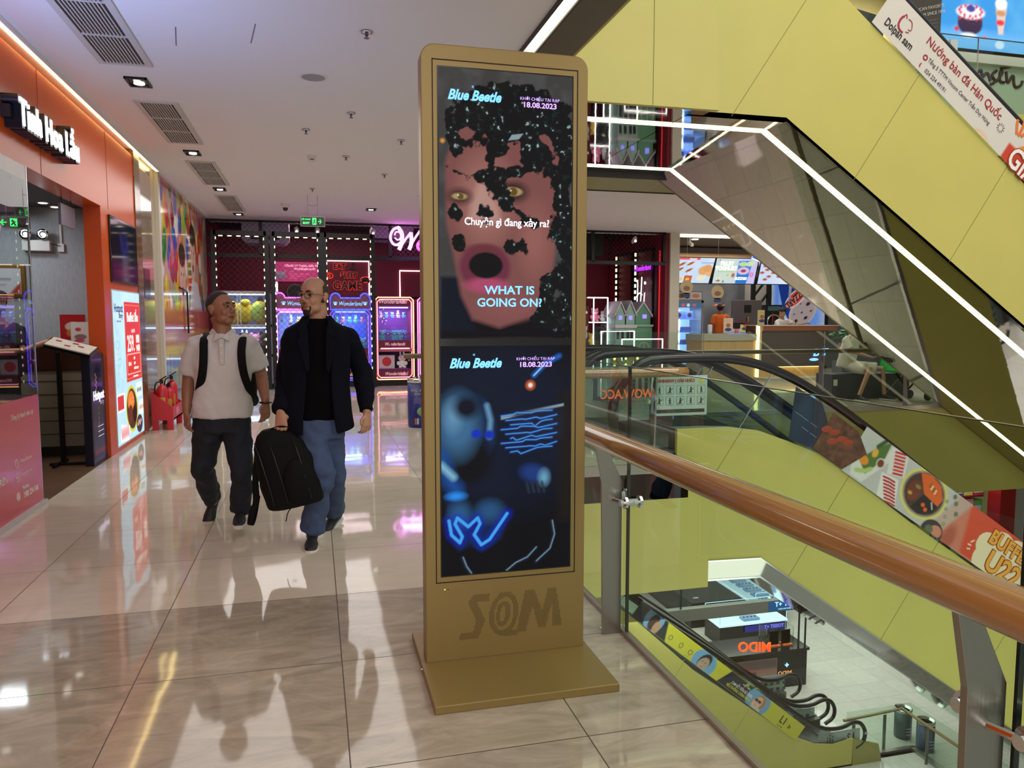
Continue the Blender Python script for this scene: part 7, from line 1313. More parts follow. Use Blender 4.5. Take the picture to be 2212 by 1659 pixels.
# ======================= PEOPLE =======================
TEX = bpy.data.textures.new('cloth_folds', 'CLOUDS'); TEX.noise_scale = .13; TEX.noise_depth = 2
def organic(mb, name, m, parent, vox=.012, smooth=6, fold=0, sub=0):
    o = mb.build(name, m, parent, smooth=True, fix=True)
    r = o.modifiers.new('r', 'REMESH'); r.mode = 'VOXEL'; r.voxel_size = vox; r.use_smooth_shade = True
    if smooth: s = o.modifiers.new('s', 'SMOOTH'); s.factor = .5; s.iterations = smooth
    if fold: d = o.modifiers.new('d', 'DISPLACE'); d.texture = TEX; d.strength = fold; d.mid_level = .5
    return o
def lerp(a, b, t): return a + (b - a) * t
def loft(mb, rings, n=28, p=2.4):
    """rings: (centre, rx, ry, yaw) elliptical sections, closed solid"""
    base = len(mb.v)
    for c, rx, ry, yw in rings:
        for k in range(n):
            a = 2 * math.pi * k / n; cx, sy = math.cos(a), math.sin(a)
            x = math.copysign(abs(cx) ** (2 / p), cx) * rx; y = math.copysign(abs(sy) ** (2 / p), sy) * ry
            mb.v.append((c[0] + x * math.cos(yw) - y * math.sin(yw), c[1] + x * math.sin(yw) + y * math.cos(yw), c[2]))
    for i in range(len(rings) - 1):
        for k in range(n): mb.f.append((base + i * n + k, base + i * n + (k + 1) % n, base + (i + 1) * n + (k + 1) % n, base + (i + 1) * n + k))
    mb.f.append(tuple(base + k for k in range(n))[::-1]); mb.f.append(tuple(base + (len(rings) - 1) * n + k for k in range(n)))
def hand(mb, wrist, d, w, side, curl=.5, s=1.0, thumb=.5):
    """d: along the hand, w: across from little finger to thumb; palm normal = d x w * side"""
    d = Vector(d).normalized(); w = Vector(w); w = (w - d * w.dot(d)).normalized(); nrm = d.cross(w) * side
    wrist = Vector(wrist); mb.tube([wrist - d * .03, wrist, wrist + d * .03, wrist + d * .085 * s], [(.026, .02), (.026, .019), (.036, .017), (.042, .015)], 12, ref=nrm)
    # the tube's first axis runs across the hand
    for k, (off, ln) in enumerate(((.033, .072), (.011, .080), (-.011, .075), (-.032, .058))):
        b = wrist + d * .078 * s + w * off * s; dd = d.copy(); pts = [b]
        for j, f in enumerate((.45, .32, .25)):
            ang = curl * (.35 + .55 * j) + (.06 * k); dd = (Matrix.Rotation(ang * side, 3, w) @ dd); pts.append(pts[-1] + dd * ln * f * s)
        mb.tube(pts, [.0095 * s, .009 * s, .0085 * s, .007 * s], 8)
    tb = wrist + d * .028 * s + w * .028 * s; t1_ = tb + (w * .75 + d * .55 + nrm * thumb * .6).normalized() * .036 * s; t2_ = t1_ + (w * .25 + d * .85 + nrm * thumb * .8).normalized() * .034 * s
    mb.tube([tb, t1_, t2_], [.013 * s, .0105 * s, .0085 * s], 8)
def headparts(mb, t, C, rot, skin, hairc, hair='buzz', beard=False, glasses=False, s=1.0, brow=(40, 28, 22), eye=True):
    """head centred on C facing -Y before rot (Matrix 3x3)"""
    def P(x, y, z): return Vector(C) + rot @ (Vector((x, y, z)) * s)
    def E(m_, c, r, q=None): m_.ell(P(*c), [k * s for k in r], 18, 12, rot if q is None else rot @ q)
    E(mb, (0, .012, .028), (.076, .096, .092)); E(mb, (0, -.018, -.035), (.061, .068, .078)); E(mb, (0, -.045, -.088), (.034, .034, .026)); E(mb, (.034, -.02, -.07), (.028, .045, .03)); E(mb, (-.034, -.02, -.07), (.028, .045, .03))
    for q in (-1, 1):
        E(mb, (q * .028, -.058, -.032), (.030, .022, .028)); E(mb, (q * .03, -.077, .022), (.026, .012, .009))
        E(mb, (q * .079, .015, -.005), (.010, .020, .032)); E(mb, (q * .084, .022, .006), (.008, .014, .020))
    mb.tube([P(0, -.082, .008), P(0, -.096, -.012), P(0, -.106, -.03)], [.010 * s, .012 * s, .016 * s], 10); E(mb, (.012, -.092, -.034), (.010, .012, .009)); E(mb, (-.012, -.092, -.034), (.010, .012, .009))
    E(mb, (0, -.082, -.058), (.026, .012, .007)); E(mb, (0, -.080, -.067), (.022, .012, .007))
    HB_ = mat('hair_%d' % hairc[0], hairc, .75, bump=.2, bscale=160)
    if eye:
        for q in (-1, 1):
            e = MB(); e.ell(P(q * .031, -.073, .003), (.0135 * s, .0095 * s, .0085 * s), 14, 10, rot); e.build('eye', mat('eye_white', (150, 140, 132), .3), t, smooth=True)
            i = MB(); i.ell(P(q * .031 + .0025 * (1 if hair else 1), -.0815, .003), (.0072 * s, .0032 * s, .0072 * s), 12, 8, rot); i.build('iris', mat('iris_dark', (26, 16, 12), .15), t, smooth=True)
            l = MB(); l.tube([P(q * .031 - .016, -.080, .006), P(q * .031 - .006, -.0855, .0125), P(q * .031 + .008, -.0855, .0125), P(q * .031 + .017, -.079, .005)], .0028 * s, 6); l.build('eyelid', skin, t, smooth=True)
            b = MB(); b.tube([P(q * .014, -.0895, .026), P(q * .03, -.0895, .0285), P(q * .05, -.078, .022)], [.0042 * s, .0048 * s, .0025 * s], 8); b.build('eyebrow', mat('brow', brow, .8), t, smooth=True)
        l = MB(); l.tube([P(-.024, -.082, -.062), P(-.010, -.0955, -.0605), P(0, -.097, -.062), P(.010, -.0955, -.0605), P(.024, -.082, -.062)], [.002 * s, .005 * s, .0055 * s, .005 * s, .002 * s], 8); l.tube([P(-.020, -.083, -.067), P(0, -.094, -.0705), P(.020, -.083, -.067)], [.002 * s, .006 * s, .002 * s], 8)
        l.build('lips', mat('lip_brown', (132, 74, 64), .5), t, smooth=True)
    # hair as a close shell over the skull
    def shell(grow, keep, name, m_):
        g = MB(); n, k = 110, 76; c = (0, .012, .028); r = (.076 + grow, .096 + grow, .092 + grow)
        for i in range(k + 1):
            th = math.pi * i / k
            for j in range(n):
                a = 2 * math.pi * j / n; g.v.append((r[0] * math.sin(th) * math.cos(a) + c[0], r[1] * math.sin(th) * math.sin(a) + c[1], r[2] * math.cos(th) + c[2]))
        for i in range(k):
            for j in range(n):
                f = (i * n + j, (i + 1) * n + j, (i + 1) * n + (j + 1) % n, i * n + (j + 1) % n); m4 = [sum(g.v[q][z] for q in f) / 4 for z in range(3)]
                if keep(*m4): g.f.append(f)
        g.v = [tuple(P(*v)) for v in g.v]; o = g.build(name, m_, t, smooth=True, fix=False); so = o.modifiers.new('so', 'SOLIDIFY'); so.thickness = .002; return o
    if hair == 'buzz': shell(.0015, lambda x, y, z: z > (.092 if y < -.05 else .092 + (y + .05) * -1.15) and not (abs(x) > .05 and y < -.045) , 'hair', HB_)
    if hair == 'balding': shell(.003, lambda x, y, z: y > -.004 and z < .060 + (y + .004) * .75 and z > -.055, 'hair', mat('hair_thin', (58, 46, 38), .8, bump=.2, bscale=160))
    if hair == 'full': shell(.010, lambda x, y, z: z > (.06 if y < -.04 else .06 + (y + .04) * -1.3), 'hair', HB_)
    if hair == 'long': shell(.012, lambda x, y, z: z > (.05 if y < -.04 else .05 + (y + .04) * -2.2), 'hair', HB_); 
    if beard:
        b = MB(); b.ell(P(0, -.066, -.100), (.024 * s, .018 * s, .024 * s), 16, 10, rot); b.tube([P(-.026, -.076, -.060), P(-.026, -.072, -.08), P(-.016, -.068, -.1)], .004 * s, 6).tube([P(.026, -.070, -.055), P(.029, -.066, -.08), P(.018, -.066, -.1)], .006 * s, 6)
        organic(b, 'beard', mat('beard_black', (24, 18, 16), .8, bump=.3, bscale=200), t, .004, 2)
        b = MB(); b.tube([P(-.024, -.079, -.052), P(0, -.0945, -.049), P(.024, -.079, -.052)], [.002 * s, .0035 * s, .002 * s], 6); b.build('moustache', mat('moustache_thin', (72, 50, 42), .8), t, smooth=True)
    if glasses:
        g = MB(); 
        for q in (-1, 1):
            g.tube([P(q * .033 + .024 * math.cos(a), -.1, .001 + .020 * math.sin(a)) for a in np.linspace(0, 5.98, 22)], .0019 * s, 6, closed=True); g.tube([P(q * .056, -.098, .006), P(q * .076, -.05, .008), P(q * .086, .02, .004)], .0017 * s, 6)
        g.tube([P(-.010, -.102, .004), P(0, -.105, .008), P(.010, -.102, .004)], .0017 * s, 6); g.build('glasses', mat('glasses_brown', (34, 22, 18), .3), t, smooth=True)
    return P
def shoe(t, ankle, fwd, pitch=0.0, up=(26, 26, 28), sole=(206, 206, 204), roll=0.0, ln=.285, floor=0):
    """ankle: point over the heel; fwd: horizontal toe direction; pitch>0 lifts the heel"""
    f = Vector((fwd[0], fwd[1], 0)).normalized(); sd = Vector((-f.y, f.x, 0)); upv = Vector((0, 0, 1))
    q = Matrix.Rotation(pitch, 3, sd); 
    if roll: q = Matrix.Rotation(roll, 3, f) @ q
    a = Vector(ankle)
    def P(x, y, z): return a + q @ (f * x + sd * y + upv * z)
    pr_ = [(-.07, .030, .038), (-.03, .034, .04), (.04, .035, .036), (.11, .045, .030), (.17, .044, .022), (.205, .028, .014)]
    u = MB(); base = 0; n = 16
    for (x, w, h) in pr_:
        top = {-.07: .075, -.03: .09, .04: .082, .11: .055, .17: .035, .205: .018}[x]
        for k in range(n):
            an = 2 * math.pi * k / n; z = -.085 + .018 + (top * .5) * (1 + math.sin(an)); u.v.append(tuple(P(x, w * math.cos(an) * (.78 if math.sin(an) > .3 else 1), z)))
    for i in range(len(pr_) - 1):
        for k in range(n): u.f.append((i * n + k, i * n + (k + 1) % n, (i + 1) * n + (k + 1) % n, (i + 1) * n + k))
    u.f.append(tuple(range(n))[::-1]); u.f.append(tuple((len(pr_) - 1) * n + k for k in range(n)))
    u.tube([P(-.02, 0, -.02), P(-.02, 0, .03)], [.040, .036], 12)
    organic(u, 'shoe', mat('shoe_black', up, .6, bump=.1, bscale=120), t, .008, 4)
    so = MB(); out = [(-.085, .0), (-.075, .026), (-.03, .036), (.04, .038), (.11, .049), (.17, .046), (.208, .028), (.218, 0)]; out += [(x, -y) for x, y in out[-2:0:-1]]
    so.add([P(x, y, -.085) for x, y in out] + [P(x, y, -.060) for x, y in out], [tuple(range(len(out)))[::-1], tuple(range(len(out), 2 * len(out)))] + [(i, (i + 1) % len(out), (i + 1) % len(out) + len(out), i + len(out)) for i in range(len(out))])
    so.build('shoe_sole', mat('sole_pale', sole, .5), t, bevel=.006)
    lc_ = MB()
    for k in range(4): lc_.tube([P(.03 + k * .022, -.018, .008 - k * .0135), P(.03 + k * .022, .018, .008 - k * .0135)], .0025, 5)
    lc_.build('lace', mat('lace_grey', (70, 70, 72), .7), t)
# ---- man on the left: white polo shirt, black backpack worn on his back ----
SK1 = mat('skin_tan', (150, 104, 80), .5, noise=.05, nscale=30); SK2 = mat('skin_light', (176, 132, 108), .5, noise=.05, nscale=30)
ma = thing('person', 'man in white polo shirt and dark jeans, backpack straps on shoulders, looking aside', 'person', (-.58, 5.45, 0))
J = lambda x, y, Y: at(x, y, 1, Y)
nk, hp = J(482, 722, 5.47), J(481, 905, 5.45)
sl, sr_ = J(425, 738, 5.47), J(536, 738, 5.47); el, er = J(407, 822, 5.50), J(564, 808, 5.52); wl_, wr = J(403, 893, 5.42), J(574, 868, 5.38)
hl, hr = J(452, 925, 5.46), J(512, 925, 5.46); kl, kr = J(436, 1010, 5.50), J(522, 1015, 5.36); al, ar = J(460, 1085, 5.78), J(519, 1108, 5.42)
HC = J(474, 672, 5.46)
bd = MB(); loft(bd, [(hp + Vector((0, 0, -.08)), .15, .10, 0), (hp, .15, .10, 0), (lerp(hp, nk, .35), .14, .095, 0), (lerp(hp, nk, .75), .16, .105, 0), (lerp(hp, nk, .93), .13, .07, 0)])
bd.tube([nk + Vector((0, .01, -.06)), lerp(nk, HC, .45) + Vector((0, .012, 0)), HC + Vector((-.01, .015, -.03))], [.068, .058, .056], 16)
for s_, e_, w_ in ((sl, el, wl_), (sr_, er, wr)): bd.tube([lerp(s_, nk, .3) + Vector((0, 0, -.03)), s_ + Vector((0, 0, -.03)), lerp(s_, e_, .5), e_, lerp(e_, w_, .35), w_], [.035, .042, .046, .041, .041, .027], 12)
for h_, k_, a_ in ((hl, kl, al), (hr, kr, ar)): bd.tube([h_, k_, a_], [.075, .05, .035], 12)
hand(bd, wl_, (.02, -.05, -1), (.55, -.8, 0), 1, .75); hand(bd, wr, (-.02, -.10, -1), (-.7, -.7, 0), -1, .45)
rotA = Matrix.Rotation(R(52), 3, 'Z') @ Matrix.Rotation(R(-8), 3, 'X')
headparts(bd, ma, HC + Vector((.012, 0, .015)), rotA, SK1, (44, 37, 34), 'buzz', s=1.0)
organic(bd, 'body', SK1, ma, .0052, 6)
sh = MB(); WP = mat('polo_white', (204, 202, 200), .85, sheen=.2)
hem = J(481, 900, 5.45)
loft(sh, [(hem, .200, .135, 0), (lerp(hem, nk, .12), .196, .140, 0), (lerp(hem, nk, .35), .182, .135, 0), (lerp(hem, nk, .62), .190, .135, 0), (lerp(hem, nk, .82), .200, .115, 0), (lerp(hem, nk, .92), .170, .092, 0), (lerp(hem, nk, 1.0), .085, .075, 0)])
for s_, e_ in ((sl, el), (sr_, er)): sh.tube([lerp(s_, nk, .35) + Vector((0, 0, -.01)), s_ + Vector((0, 0, -.015)), lerp(s_, e_, .42), lerp(s_, e_, .84)], [.062, .073, .072, .074], 16)
organic(sh, 'polo_shirt', WP, ma, .012, 6, fold=.034)
c = MB(); fr_ = Vector((0, -1, 0))
for q in (-1, 1): c.add([nk + Vector((q * .005, -.115, -.02)), nk + Vector((q * .052, -.105, -.045)), nk + Vector((q * .085, -.02, .012)), nk + Vector((q * .074, .05, .030)), nk + Vector((q * .064, -.02, .040)), nk + Vector((q * .035, -.085, .012))], [(0, 1, 5), (1, 2, 4, 5), (2, 3, 4)])
c = c.build('collar', WP, ma); so = c.modifiers.new('s', 'SOLIDIFY'); so.thickness = .008
pk = MB().box(nk.x - .014, nk.x + .018, nk.y - .142, nk.y - .118, nk.z - .20, nk.z - .03); pk.build('placket', mat('polo_placket', (200, 198, 196), .8), ma, bevel=.004)
for dz in (-.07, -.12, -.17): MB().lathe([(.006, 0), (.006, -.003)], (nk.x + .002, nk.y - .142, nk.z + dz), 10, 'y').build('button', mat('button_white', (220, 220, 220), .3), ma)
DN = mat('denim_dark', (18, 25, 38), .8, noise=.25, nscale=14, bump=.1, bscale=300)
tr_ = MB(); loft(tr_, [(hem + Vector((0, 0, -.10)), .185, .125, 0), (hem + Vector((0, 0, -.02)), .185, .125, 0), (hem + Vector((0, 0, .07)), .165, .11, 0)])
tr_.tube([hl, lerp(hl, kl, .5), kl, lerp(kl, al, .5), lerp(kl, al, .93)], [.098, .092, .078, .068, .062], 16); tr_.tube([hr, lerp(hr, kr, .5), kr, lerp(kr, ar, .5), lerp(kr, ar, .97)], [.098, .090, .076, .068, .063], 16)
organic(tr_, 'jeans', DN, ma, .012, 4, fold=.048)
shoe(ma, ar + Vector((0, .02, .02)), (.02, -1), 0); shoe(ma, al + Vector((0, .02, .01)), (-.12, -1), 1.0, roll=-.2)
br = MB().tube([wr + Vector((.036 * math.cos(a), .030 * math.sin(a), -.004)) for a in np.linspace(0, 6.0, 18)], .0065, 8, closed=True); br.build('bracelet', mat('bead_black', (16, 14, 14), .3), ma, smooth=True)
# his backpack: worn, so an object of its own
bpA = thing('backpack', 'black backpack worn on the back of man in white polo, straps showing', 'backpack', (nk.x, 5.6, 1.0))
PB_ = mat('pack_black', (10, 10, 12), .8, spec=.2)
cc = lerp(hem, nk, .55) + Vector((.03, .20, 0)); o = MB(); loft(o, [(cc + Vector((0, 0, -.24)), .13, .07, 0), (cc + Vector((0, 0, -.2)), .17, .09, 0), (cc, .18, .1, 0), (cc + Vector((0, 0, .17)), .14, .08, 0), (cc + Vector((0, 0, .2)), .1, .05, 0)]); organic(o, 'pack_body', PB_, bpA, .012, 5)
for q in (-1, 1):
    sx = sl.x + .055 if q < 0 else sr_.x - .03; p = [(sx, nk.y + .10, nk.z - .0), (sx, nk.y + .02, nk.z + .005), (sx + q * .0, nk.y - .10, nk.z - .045), (sx - q * .005, nk.y - .148, nk.z - .13), (sx + q * .005, nk.y - .150, nk.z - .25), (sx + q * .035, nk.y - .11, nk.z - .36), (sx + q * .07, nk.y + .02, nk.z - .46), (sx + q * .04, nk.y + .12, nk.z - .5)]
    MB().tube(smooth_path(p, 2), (.026, .007), 10, ref=(0, 1, .3)).build('strap', PB_, bpA, smooth=True)
# ---- man in the dark jacket ----
mb_ = thing('person', 'bald bearded man in glasses, navy jacket and blue jeans, carrying a backpack', 'person', (.02, 5.05, 0))
nk, hp = J(688, 690, 5.02), J(688, 900, 5.0); hem = J(686, 915, 5.0)
sl, sr_ = J(640, 722, 5.03), J(744, 722, 5.03); el, er = J(620, 815, 5.08), J(783, 800, 5.06); wl_, wr = J(606, 892, 4.89), J(793, 893, 4.92)
hl, hr = J(664, 918, 4.98), J(712, 918, 5.02); kl, kr = J(695, 1018, 4.90), J(722, 1012, 5.10); al, ar = J(674, 1147, 5.02), J(722, 1110, 5.42)
HC = J(679, 645, 5.0)
bd = MB(); loft(bd, [(hp + Vector((0, 0, -.08)), .14, .10, 0), (hp, .14, .10, 0), (lerp(hp, nk, .35), .13, .1, 0), (lerp(hp, nk, .75), .15, .105, 0), (lerp(hp, nk, .93), .12, .07, 0)])
bd.tube([nk + Vector((0, .01, -.06)), lerp(nk, HC, .45) + Vector((.004, .012, 0)), HC + Vector((.01, .02, -.03))], [.064, .061, .06], 16)
for s_, e_, w_ in ((sl, el, wl_), (sr_, er, wr)): bd.tube([lerp(s_, nk, .3) + Vector((0, 0, -.04)), s_ + Vector((0, 0, -.04)), e_, w_], [.035, .04, .038, .027], 12)
for h_, k_, a_ in ((hl, kl, al), (hr, kr, ar)): bd.tube([h_, k_, a_], [.07, .05, .035], 12)
hand(bd, wl_ + Vector((0, .0, .01)), (.04, -.05, -1), (1, -.3, 0), -1, 1.02, thumb=.8); hand(bd, wr, (-.06, -.15, -1), (-.8, -.6, 0), -1, .7)
rotB = Matrix.Rotation(R(-36), 3, 'Z') @ Matrix.Rotation(R(-3), 3, 'X')
headparts(bd, mb_, HC + Vector((-.006, 0, .012)), rotB, SK2, (30, 24, 22), 'balding', beard=True, glasses=True, s=1.03)
organic(bd, 'body', SK2, mb_, .0052, 6)
TS_ = mat('tshirt_black', (7, 7, 9), .95, spec=.1); o = MB()
loft(o, [(hem + Vector((0, 0, .03)), .165, .128, 0), (lerp(hem, nk, .3), .165, .140, 0), (lerp(hem, nk, .62), .17, .130, 0), (lerp(hem, nk, .85), .165, .108, 0), (lerp(hem, nk, .95), .12, .088, 0), (lerp(hem, nk, 1.01), .078, .074, 0)]); organic(o, 't_shirt', TS_, mb_, .012, 6, fold=.012)
# open jacket: front sector left open
JK = mat('jacket_navy', (13, 15, 25), .95, spec=.12); g = MB(); n = 44
rg2 = [(hem + Vector((.01, 0, -.04)), .235, .165, 22), (lerp(hem, nk, .12), .225, .165, 20), (lerp(hem, nk, .35), .205, .16, 18), (lerp(hem, nk, .6), .212, .155, 17), (lerp(hem, nk, .8), .222, .135, 17), (lerp(hem, nk, .91), .195, .112, 19), (lerp(hem, nk, .98), .115, .09, 26), (lerp(hem, nk, 1.04), .085, .08, 34)]
fine = []
for i in range(len(rg2) - 1):
    for q in range(4):
        t_ = q / 4; fine.append((lerp(rg2[i][0], rg2[i + 1][0], t_),) + tuple(rg2[i][k] + (rg2[i + 1][k] - rg2[i][k]) * t_ for k in (1, 2, 3)))
fine.append(rg2[-1])
for c, rx, ry, op in fine:
    for k in range(n + 1):
        a = R(-90 + 4 + op) + R(360 - 2 * op) * k / n; cx, sy = math.cos(a), math.sin(a); w = 1 + .018 * math.sin(5 * a + c.z * 14)
        g.v.append((c.x - .01 + math.copysign(abs(cx) ** .83, cx) * rx * w, c.y + math.copysign(abs(sy) ** .83, sy) * ry * w, c.z + (.0 if c.z > 1.0 else .02 * math.cos(2 * a))))
for i in range(len(fine) - 1):
    for k in range(n): g.f.append((i * (n + 1) + k, i * (n + 1) + k + 1, (i + 1) * (n + 1) + k + 1, (i + 1) * (n + 1) + k))
jk = g.build('jacket', JK, mb_, smooth=True, fix=False); so = jk.modifiers.new('s', 'SOLIDIFY'); so.thickness = .012; ss = jk.modifiers.new('ss', 'SUBSURF'); ss.levels = 1; ss.render_levels = 1
for s_, e_, w_, nm in ((sl, el, wl_, 'l'), (sr_, er, wr, 'r')):
    o = MB(); o.tube([lerp(s_, nk, .30) + Vector((0, 0, -.02)), s_ + Vector((0, 0, -.02)), lerp(s_, e_, .5), e_, lerp(e_, w_, .5), lerp(e_, w_, .96)], [.066, .083, .074, .066, .060, .052], 18); organic(o, 'jacket_sleeve', JK, mb_, .012, 4, fold=.036)
for q in (-1, 1):   # lapels
    l = MB(); x = nk.x - .01 + q * .055
    l.add([(x + q * .02, nk.y - .085, nk.z + .02), (x + q * .055, nk.y - .118, nk.z - .06), (x + q * .05, nk.y - .15, nk.z - .11), (x + q * .065, nk.y - .150, nk.z - .13), (x + q * .01, nk.y - .175, nk.z - .33), (x - q * .005, nk.y - .17, nk.z - .30), (x + q * .0, nk.y - .135, nk.z - .08)], [(0, 1, 6), (1, 2, 6), (2, 3, 4, 5, 6)]); l = l.build('lapel', JK, mb_); so = l.modifiers.new('s', 'SOLIDIFY'); so.thickness = .006
DB = mat('denim_blue', (58, 76, 112), .8, noise=.18, nscale=10, bump=.1, bscale=300)
tr_ = MB(); loft(tr_, [(hem + Vector((0, 0, -.09)), .165, .125, 0), (hem + Vector((0, 0, .02)), .165, .12, 0), (hem + Vector((0, 0, .1)), .14, .1, 0)])
tr_.tube([hl, lerp(hl, kl, .5), kl, lerp(kl, al, .5), lerp(kl, al, .98)], [.095, .092, .083, .078, .076], 16); tr_.tube([hr, lerp(hr, kr, .5), kr, lerp(kr, ar, .5), lerp(kr, ar, .95)], [.095, .088, .078, .072, .070], 16)
organic(tr_, 'jeans', DB, mb_, .012, 4, fold=.046)
shoe(mb_, al + Vector((0, .0, -.02)), (-.05, -1), -.05, up=(40, 38, 38), sole=(150, 130, 118)); shoe(mb_, ar + Vector((0, .0, .0)), (-.55, -1), .25)
# carried backpack hanging from his hand
bpB = thing('backpack', 'large black backpack hanging from the hand of man in navy jacket', 'backpack', (-.22, 4.9, .3))
top = J(607, 922, 4.87); ct = J(618, 1008, 4.9); tl = Matrix.Rotation(R(-9), 3, 'Y')
def BP(x, y, z): return ct + tl @ Vector((x, y, z))
o = MB(); base = 0; n = 28
for (z, rx, ry, dx) in ((-.25, .145, .09, .02), (-.235, .175, .12, .02), (-.10, .182, .13, .01), (.06, .172, .12, .0), (.16, .145, .10, -.02), (.22, .105, .075, -.035), (.25, .06, .05, -.04)):
    for k in range(n):
        a = 2 * math.pi * k / n; cx, sy = math.cos(a), math.sin(a); o.v.append(tuple(BP(dx + math.copysign(abs(cx) ** .7, cx) * rx, math.copysign(abs(sy) ** .7, sy) * ry, z)))
for i in range(6):
    for k in range(n): o.f.append((i * n + k, i * n + (k + 1) % n, (i + 1) * n + (k + 1) % n, (i + 1) * n + k))
o.f.append(tuple(range(n))[::-1]); o.f.append(tuple(6 * n + k for k in range(n))); organic(o, 'pack_body', PB_, bpB, .012, 4, fold=.012)
o = MB(); o.ell(BP(.06, -.11, -.08), (.10, .05, .15), 20, 14); organic(o, 'front_pocket', PB_, bpB, .012, 3)
for x in (-.10, -.02, .12): MB().tube([BP(x, -.135, -.2), BP(x - .01, -.15, -.05), BP(x - .03, -.125, .1), BP(x - .05, -.08, .19)], .0035, 6).build('zip', mat('zip_dark', (46, 46, 50), .3, .5), bpB, smooth=True)
MB().tube(smooth_path([BP(-.06, 0, .23), top + Vector((-.055, 0, -.01)), top + Vector((.0, -.0, .004)), top + Vector((.055, 0, -.01)), BP(.01, 0, .24)], 2), (.012, .006), 8).build('grab_handle', PB_, bpB, smooth=True)
MB().tube(smooth_path([BP(-.14, .03, .15), BP(-.20, .03, -.05), BP(-.215, .03, -.2), J(545, 1100, 4.9), J(539, 1140, 4.93), J(548, 1120, 4.96), J(556, 1070, 4.97)], 2), (.020, .004), 8).build('strap', PB_, bpB, smooth=True)
MB().tube(smooth_path([BP(.05, .0, -.24), J(630, 1095, 4.9), J(621, 1108, 4.9), J(618, 1126, 4.9)], 2), (.012, .003), 8).build('strap', PB_, bpB, smooth=True)
# ---- small figures farther off ----
def figure(label, C, rot, pts, cloth, skin, hairc, hair, trous, vox=.014, eye=False, group=None):
    """pts: dict of joints neck hip sl el wl sr er wr kl al kr ar"""
    t = thing('person', label, 'person', (pts['hip'][0], pts['hip'][1], 0)); V = {k: Vector(v) for k, v in pts.items()}; nk, hp = V['neck'], V['hip']
    b = MB(); b.tube([hp, lerp(hp, nk, .5), lerp(hp, nk, .9), nk, Vector(C) + Vector((0, .01, -.05))], [(.13, .1), (.13, .1), (.14, .09), (.055, .055), (.053, .053)], 14, ref=(0, 1, 0))
    for s_, e_, w_ in (('sl', 'el', 'wl'), ('sr', 'er', 'wr')):
        b.tube([V[s_], V[e_], V[w_]], [.046, .038, .026], 10); d = (V[w_] - V[e_]).normalized(); hand(b, V[w_], d, (0, -1, .2) if s_ == 'sl' else (0, -1, .2), 1 if s_ == 'sl' else -1, .5, .95)
    for k_, a_ in (('kl', 'al'), ('kr', 'ar')): b.tube([hp + Vector(((V[k_].x - hp.x) * .3, 0, -.04)), V[k_], V[a_]], [.075, .052, .036], 12)
    headparts(b, t, C, rot, skin, hairc, hair, eye=eye); organic(b, 'body', skin, t, .008, 3)
    o = MB(); o.tube([lerp(hp, nk, -.05), lerp(hp, nk, .1), lerp(hp, nk, .55), lerp(hp, nk, .86), lerp(hp, nk, .99)], [(.17, .125), (.17, .13), (.175, .125), (.165, .105), (.07, .065)], 18, ref=(0, 1, 0))
    for s_, e_ in (('sl', 'el'), ('sr', 'er')): o.tube([lerp(V[s_], nk, .4), V[s_], lerp(V[s_], V[e_], .8)], [.058, .066, .062], 12)
    organic(o, 'shirt', cloth, t, vox, 5, fold=.015)
    o = MB(); 
    for k_, a_ in (('kl', 'al'), ('kr', 'ar')): o.tube([hp + Vector(((V[k_].x - hp.x) * .4, 0, -.02)), lerp(hp, V[k_], .6), V[k_], lerp(V[k_], V[a_], .9)] if trous[1] else [hp + Vector(((V[k_].x - hp.x) * .4, 0, 0)), lerp(hp, V[k_], .6), lerp(hp, V[k_], .85)], [.10, .088, .07, .058] if trous[1] else [.11, .11, .105], 14)
    organic(o, 'trousers' if trous[1] else 'skirt', trous[0], t, vox, 4, fold=.012); return t
OR_ = mat('staff_orange', (206, 92, 14), .8); BT = mat('trousers_black', (22, 22, 24), .8)
fx, fy = 10.27, 18.0
st1 = figure('snack worker in orange sweatshirt and orange visor, seen from behind', (fx - .01, fy, 1.72), Matrix.Rotation(R(155), 3, 'Z'), dict(neck=(fx, fy, 1.56), hip=(fx, fy, .98), sl=(fx - .18, fy, 1.50), el=(fx - .25, fy - .02, 1.24), wl=(fx - .18, fy + .2, 1.10), sr=(fx + .18, fy, 1.50), er=(fx + .25, fy - .02, 1.24), wr=(fx + .18, fy + .2, 1.10), kl=(fx - .09, fy, .5), al=(fx - .09, fy, .09), kr=(fx + .09, fy, .5), ar=(fx + .09, fy, .09)), OR_, SK1, (24, 20, 18), 'full', (BT, True))
v = MB().tube([(fx + .09 * math.cos(a), fy + .105 * math.sin(a), 1.77 + .03 * math.sin(a + 2.2)) for a in np.linspace(0, 6.1, 24)], (.022, .005), 8, closed=True); v.obox((fx - .09, fy + .07, 1.80), (.06, .02, .015), (.02, -.06, 0), (0, 0, .004)); v.build('visor', OR_, st1)
fx, fy = 11.75, 17.4
st2 = figure('snack worker in white shirt with dark hair bending over the high counter', (fx - .10, fy - .05, 1.60), Matrix.Rotation(R(40), 3, 'Z') @ Matrix.Rotation(R(30), 3, 'X'), dict(neck=(fx - .06, fy, 1.44), hip=(fx - .12, fy + .1, .95), sl=(fx - .20, fy, 1.36), el=(fx - .22, fy - .15, 1.18), wl=(fx + .02, fy - .25, 1.32), sr=(fx + .10, fy, 1.38), er=(fx + .28, fy - .12, 1.28), wr=(fx + .46, fy - .22, 1.32), kl=(fx - .2, fy + .1, .5), al=(fx - .2, fy + .1, .09), kr=(fx, fy + .1, .5), ar=(fx, fy + .1, .09)), mat('staff_white', (216, 214, 216), .8), SK2, (20, 16, 16), 'full', (BT, True))
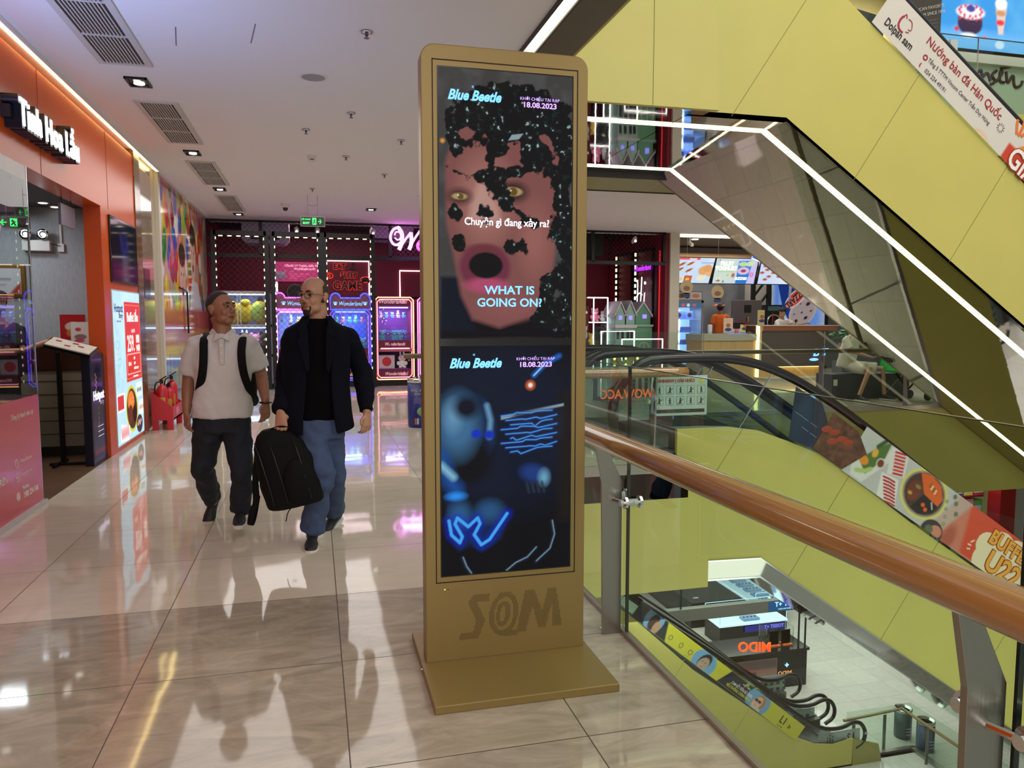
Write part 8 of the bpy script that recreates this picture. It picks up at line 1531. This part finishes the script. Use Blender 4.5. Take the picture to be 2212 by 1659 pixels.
for t_, x, y in ((st1, 10.27, 18.0), (st2, 11.63, 17.5)):
    for q in (-.1, .08): shoe(t_, (x + q, y, .085), (0, 1) if t_ is st1 else (0, -1), 0)
fx, fy = 9.45, 11.7
st3 = figure('woman in white dress and white sneakers sitting on the dark bench', (fx + .05, fy + .12, 1.32), Matrix.Rotation(R(60), 3, 'Z'), dict(neck=(fx, fy + .18, 1.14), hip=(fx - .08, fy + .25, .58), sl=(fx - .14, fy + .2, 1.07), el=(fx - .12, fy + .02, .86), wl=(fx + .10, fy - .12, .78), sr=(fx + .17, fy + .2, 1.07), er=(fx + .28, fy + .06, .88), wr=(fx + .36, fy - .1, .82), kl=(fx + .06, fy - .22, .56), al=(fx - .22, fy - .32, .10), kr=(fx + .35, fy - .2, .56), ar=(fx + .36, fy - .25, .10)), mat('dress_white', (206, 200, 190), .85, noise=.08, nscale=30), SK2, (24, 18, 16), 'long', (mat('dress_white', (206, 200, 190), .85), False))
shoe(st3, (fx - .22, fy - .32, .09), (.2, -1), 0, up=(200, 200, 200)); shoe(st3, (fx + .36, fy - .25, .09), (.4, -1), 0, up=(60, 62, 80))
fx, fy = -2.98, 8.5
st4 = figure('restaurant worker in black cap, mask and dark uniform behind the shop window', (fx, fy - .02, 1.58), Matrix.Rotation(R(40), 3, 'Z') @ Matrix.Rotation(R(18), 3, 'X'), dict(neck=(fx, fy, 1.42), hip=(fx - .02, fy + .12, .90), sl=(fx - .17, fy, 1.34), el=(fx - .10, fy - .12, 1.12), wl=(fx + .20, fy - .12, 1.14), sr=(fx + .17, fy, 1.34), er=(fx + .22, fy - .06, 1.14), wr=(fx + .42, fy - .02, 1.22), kl=(fx - .1, fy + .1, .48), al=(fx - .1, fy + .1, .09), kr=(fx + .08, fy + .1, .48), ar=(fx + .08, fy + .1, .09)), mat('uniform_dark', (40, 30, 40), .8), SK2, (20, 16, 16), 'full', (BT, True))
for q in (-.1, .08): shoe(st4, (fx + q, fy + .1, .085), (.2, -1), 0)
MB().ell((fx, fy - .0, 1.66), (.092, .112, .07)).build('cap', mat('cap_black', (20, 18, 24), .7), st4, smooth=True)
m = MB(); m.ell((fx + .045, fy - .075, 1.545), (.05, .045, .045), 14, 10); m.build('face_mask', mat('mask_blue', (120, 150, 180), .7), st4, smooth=True)
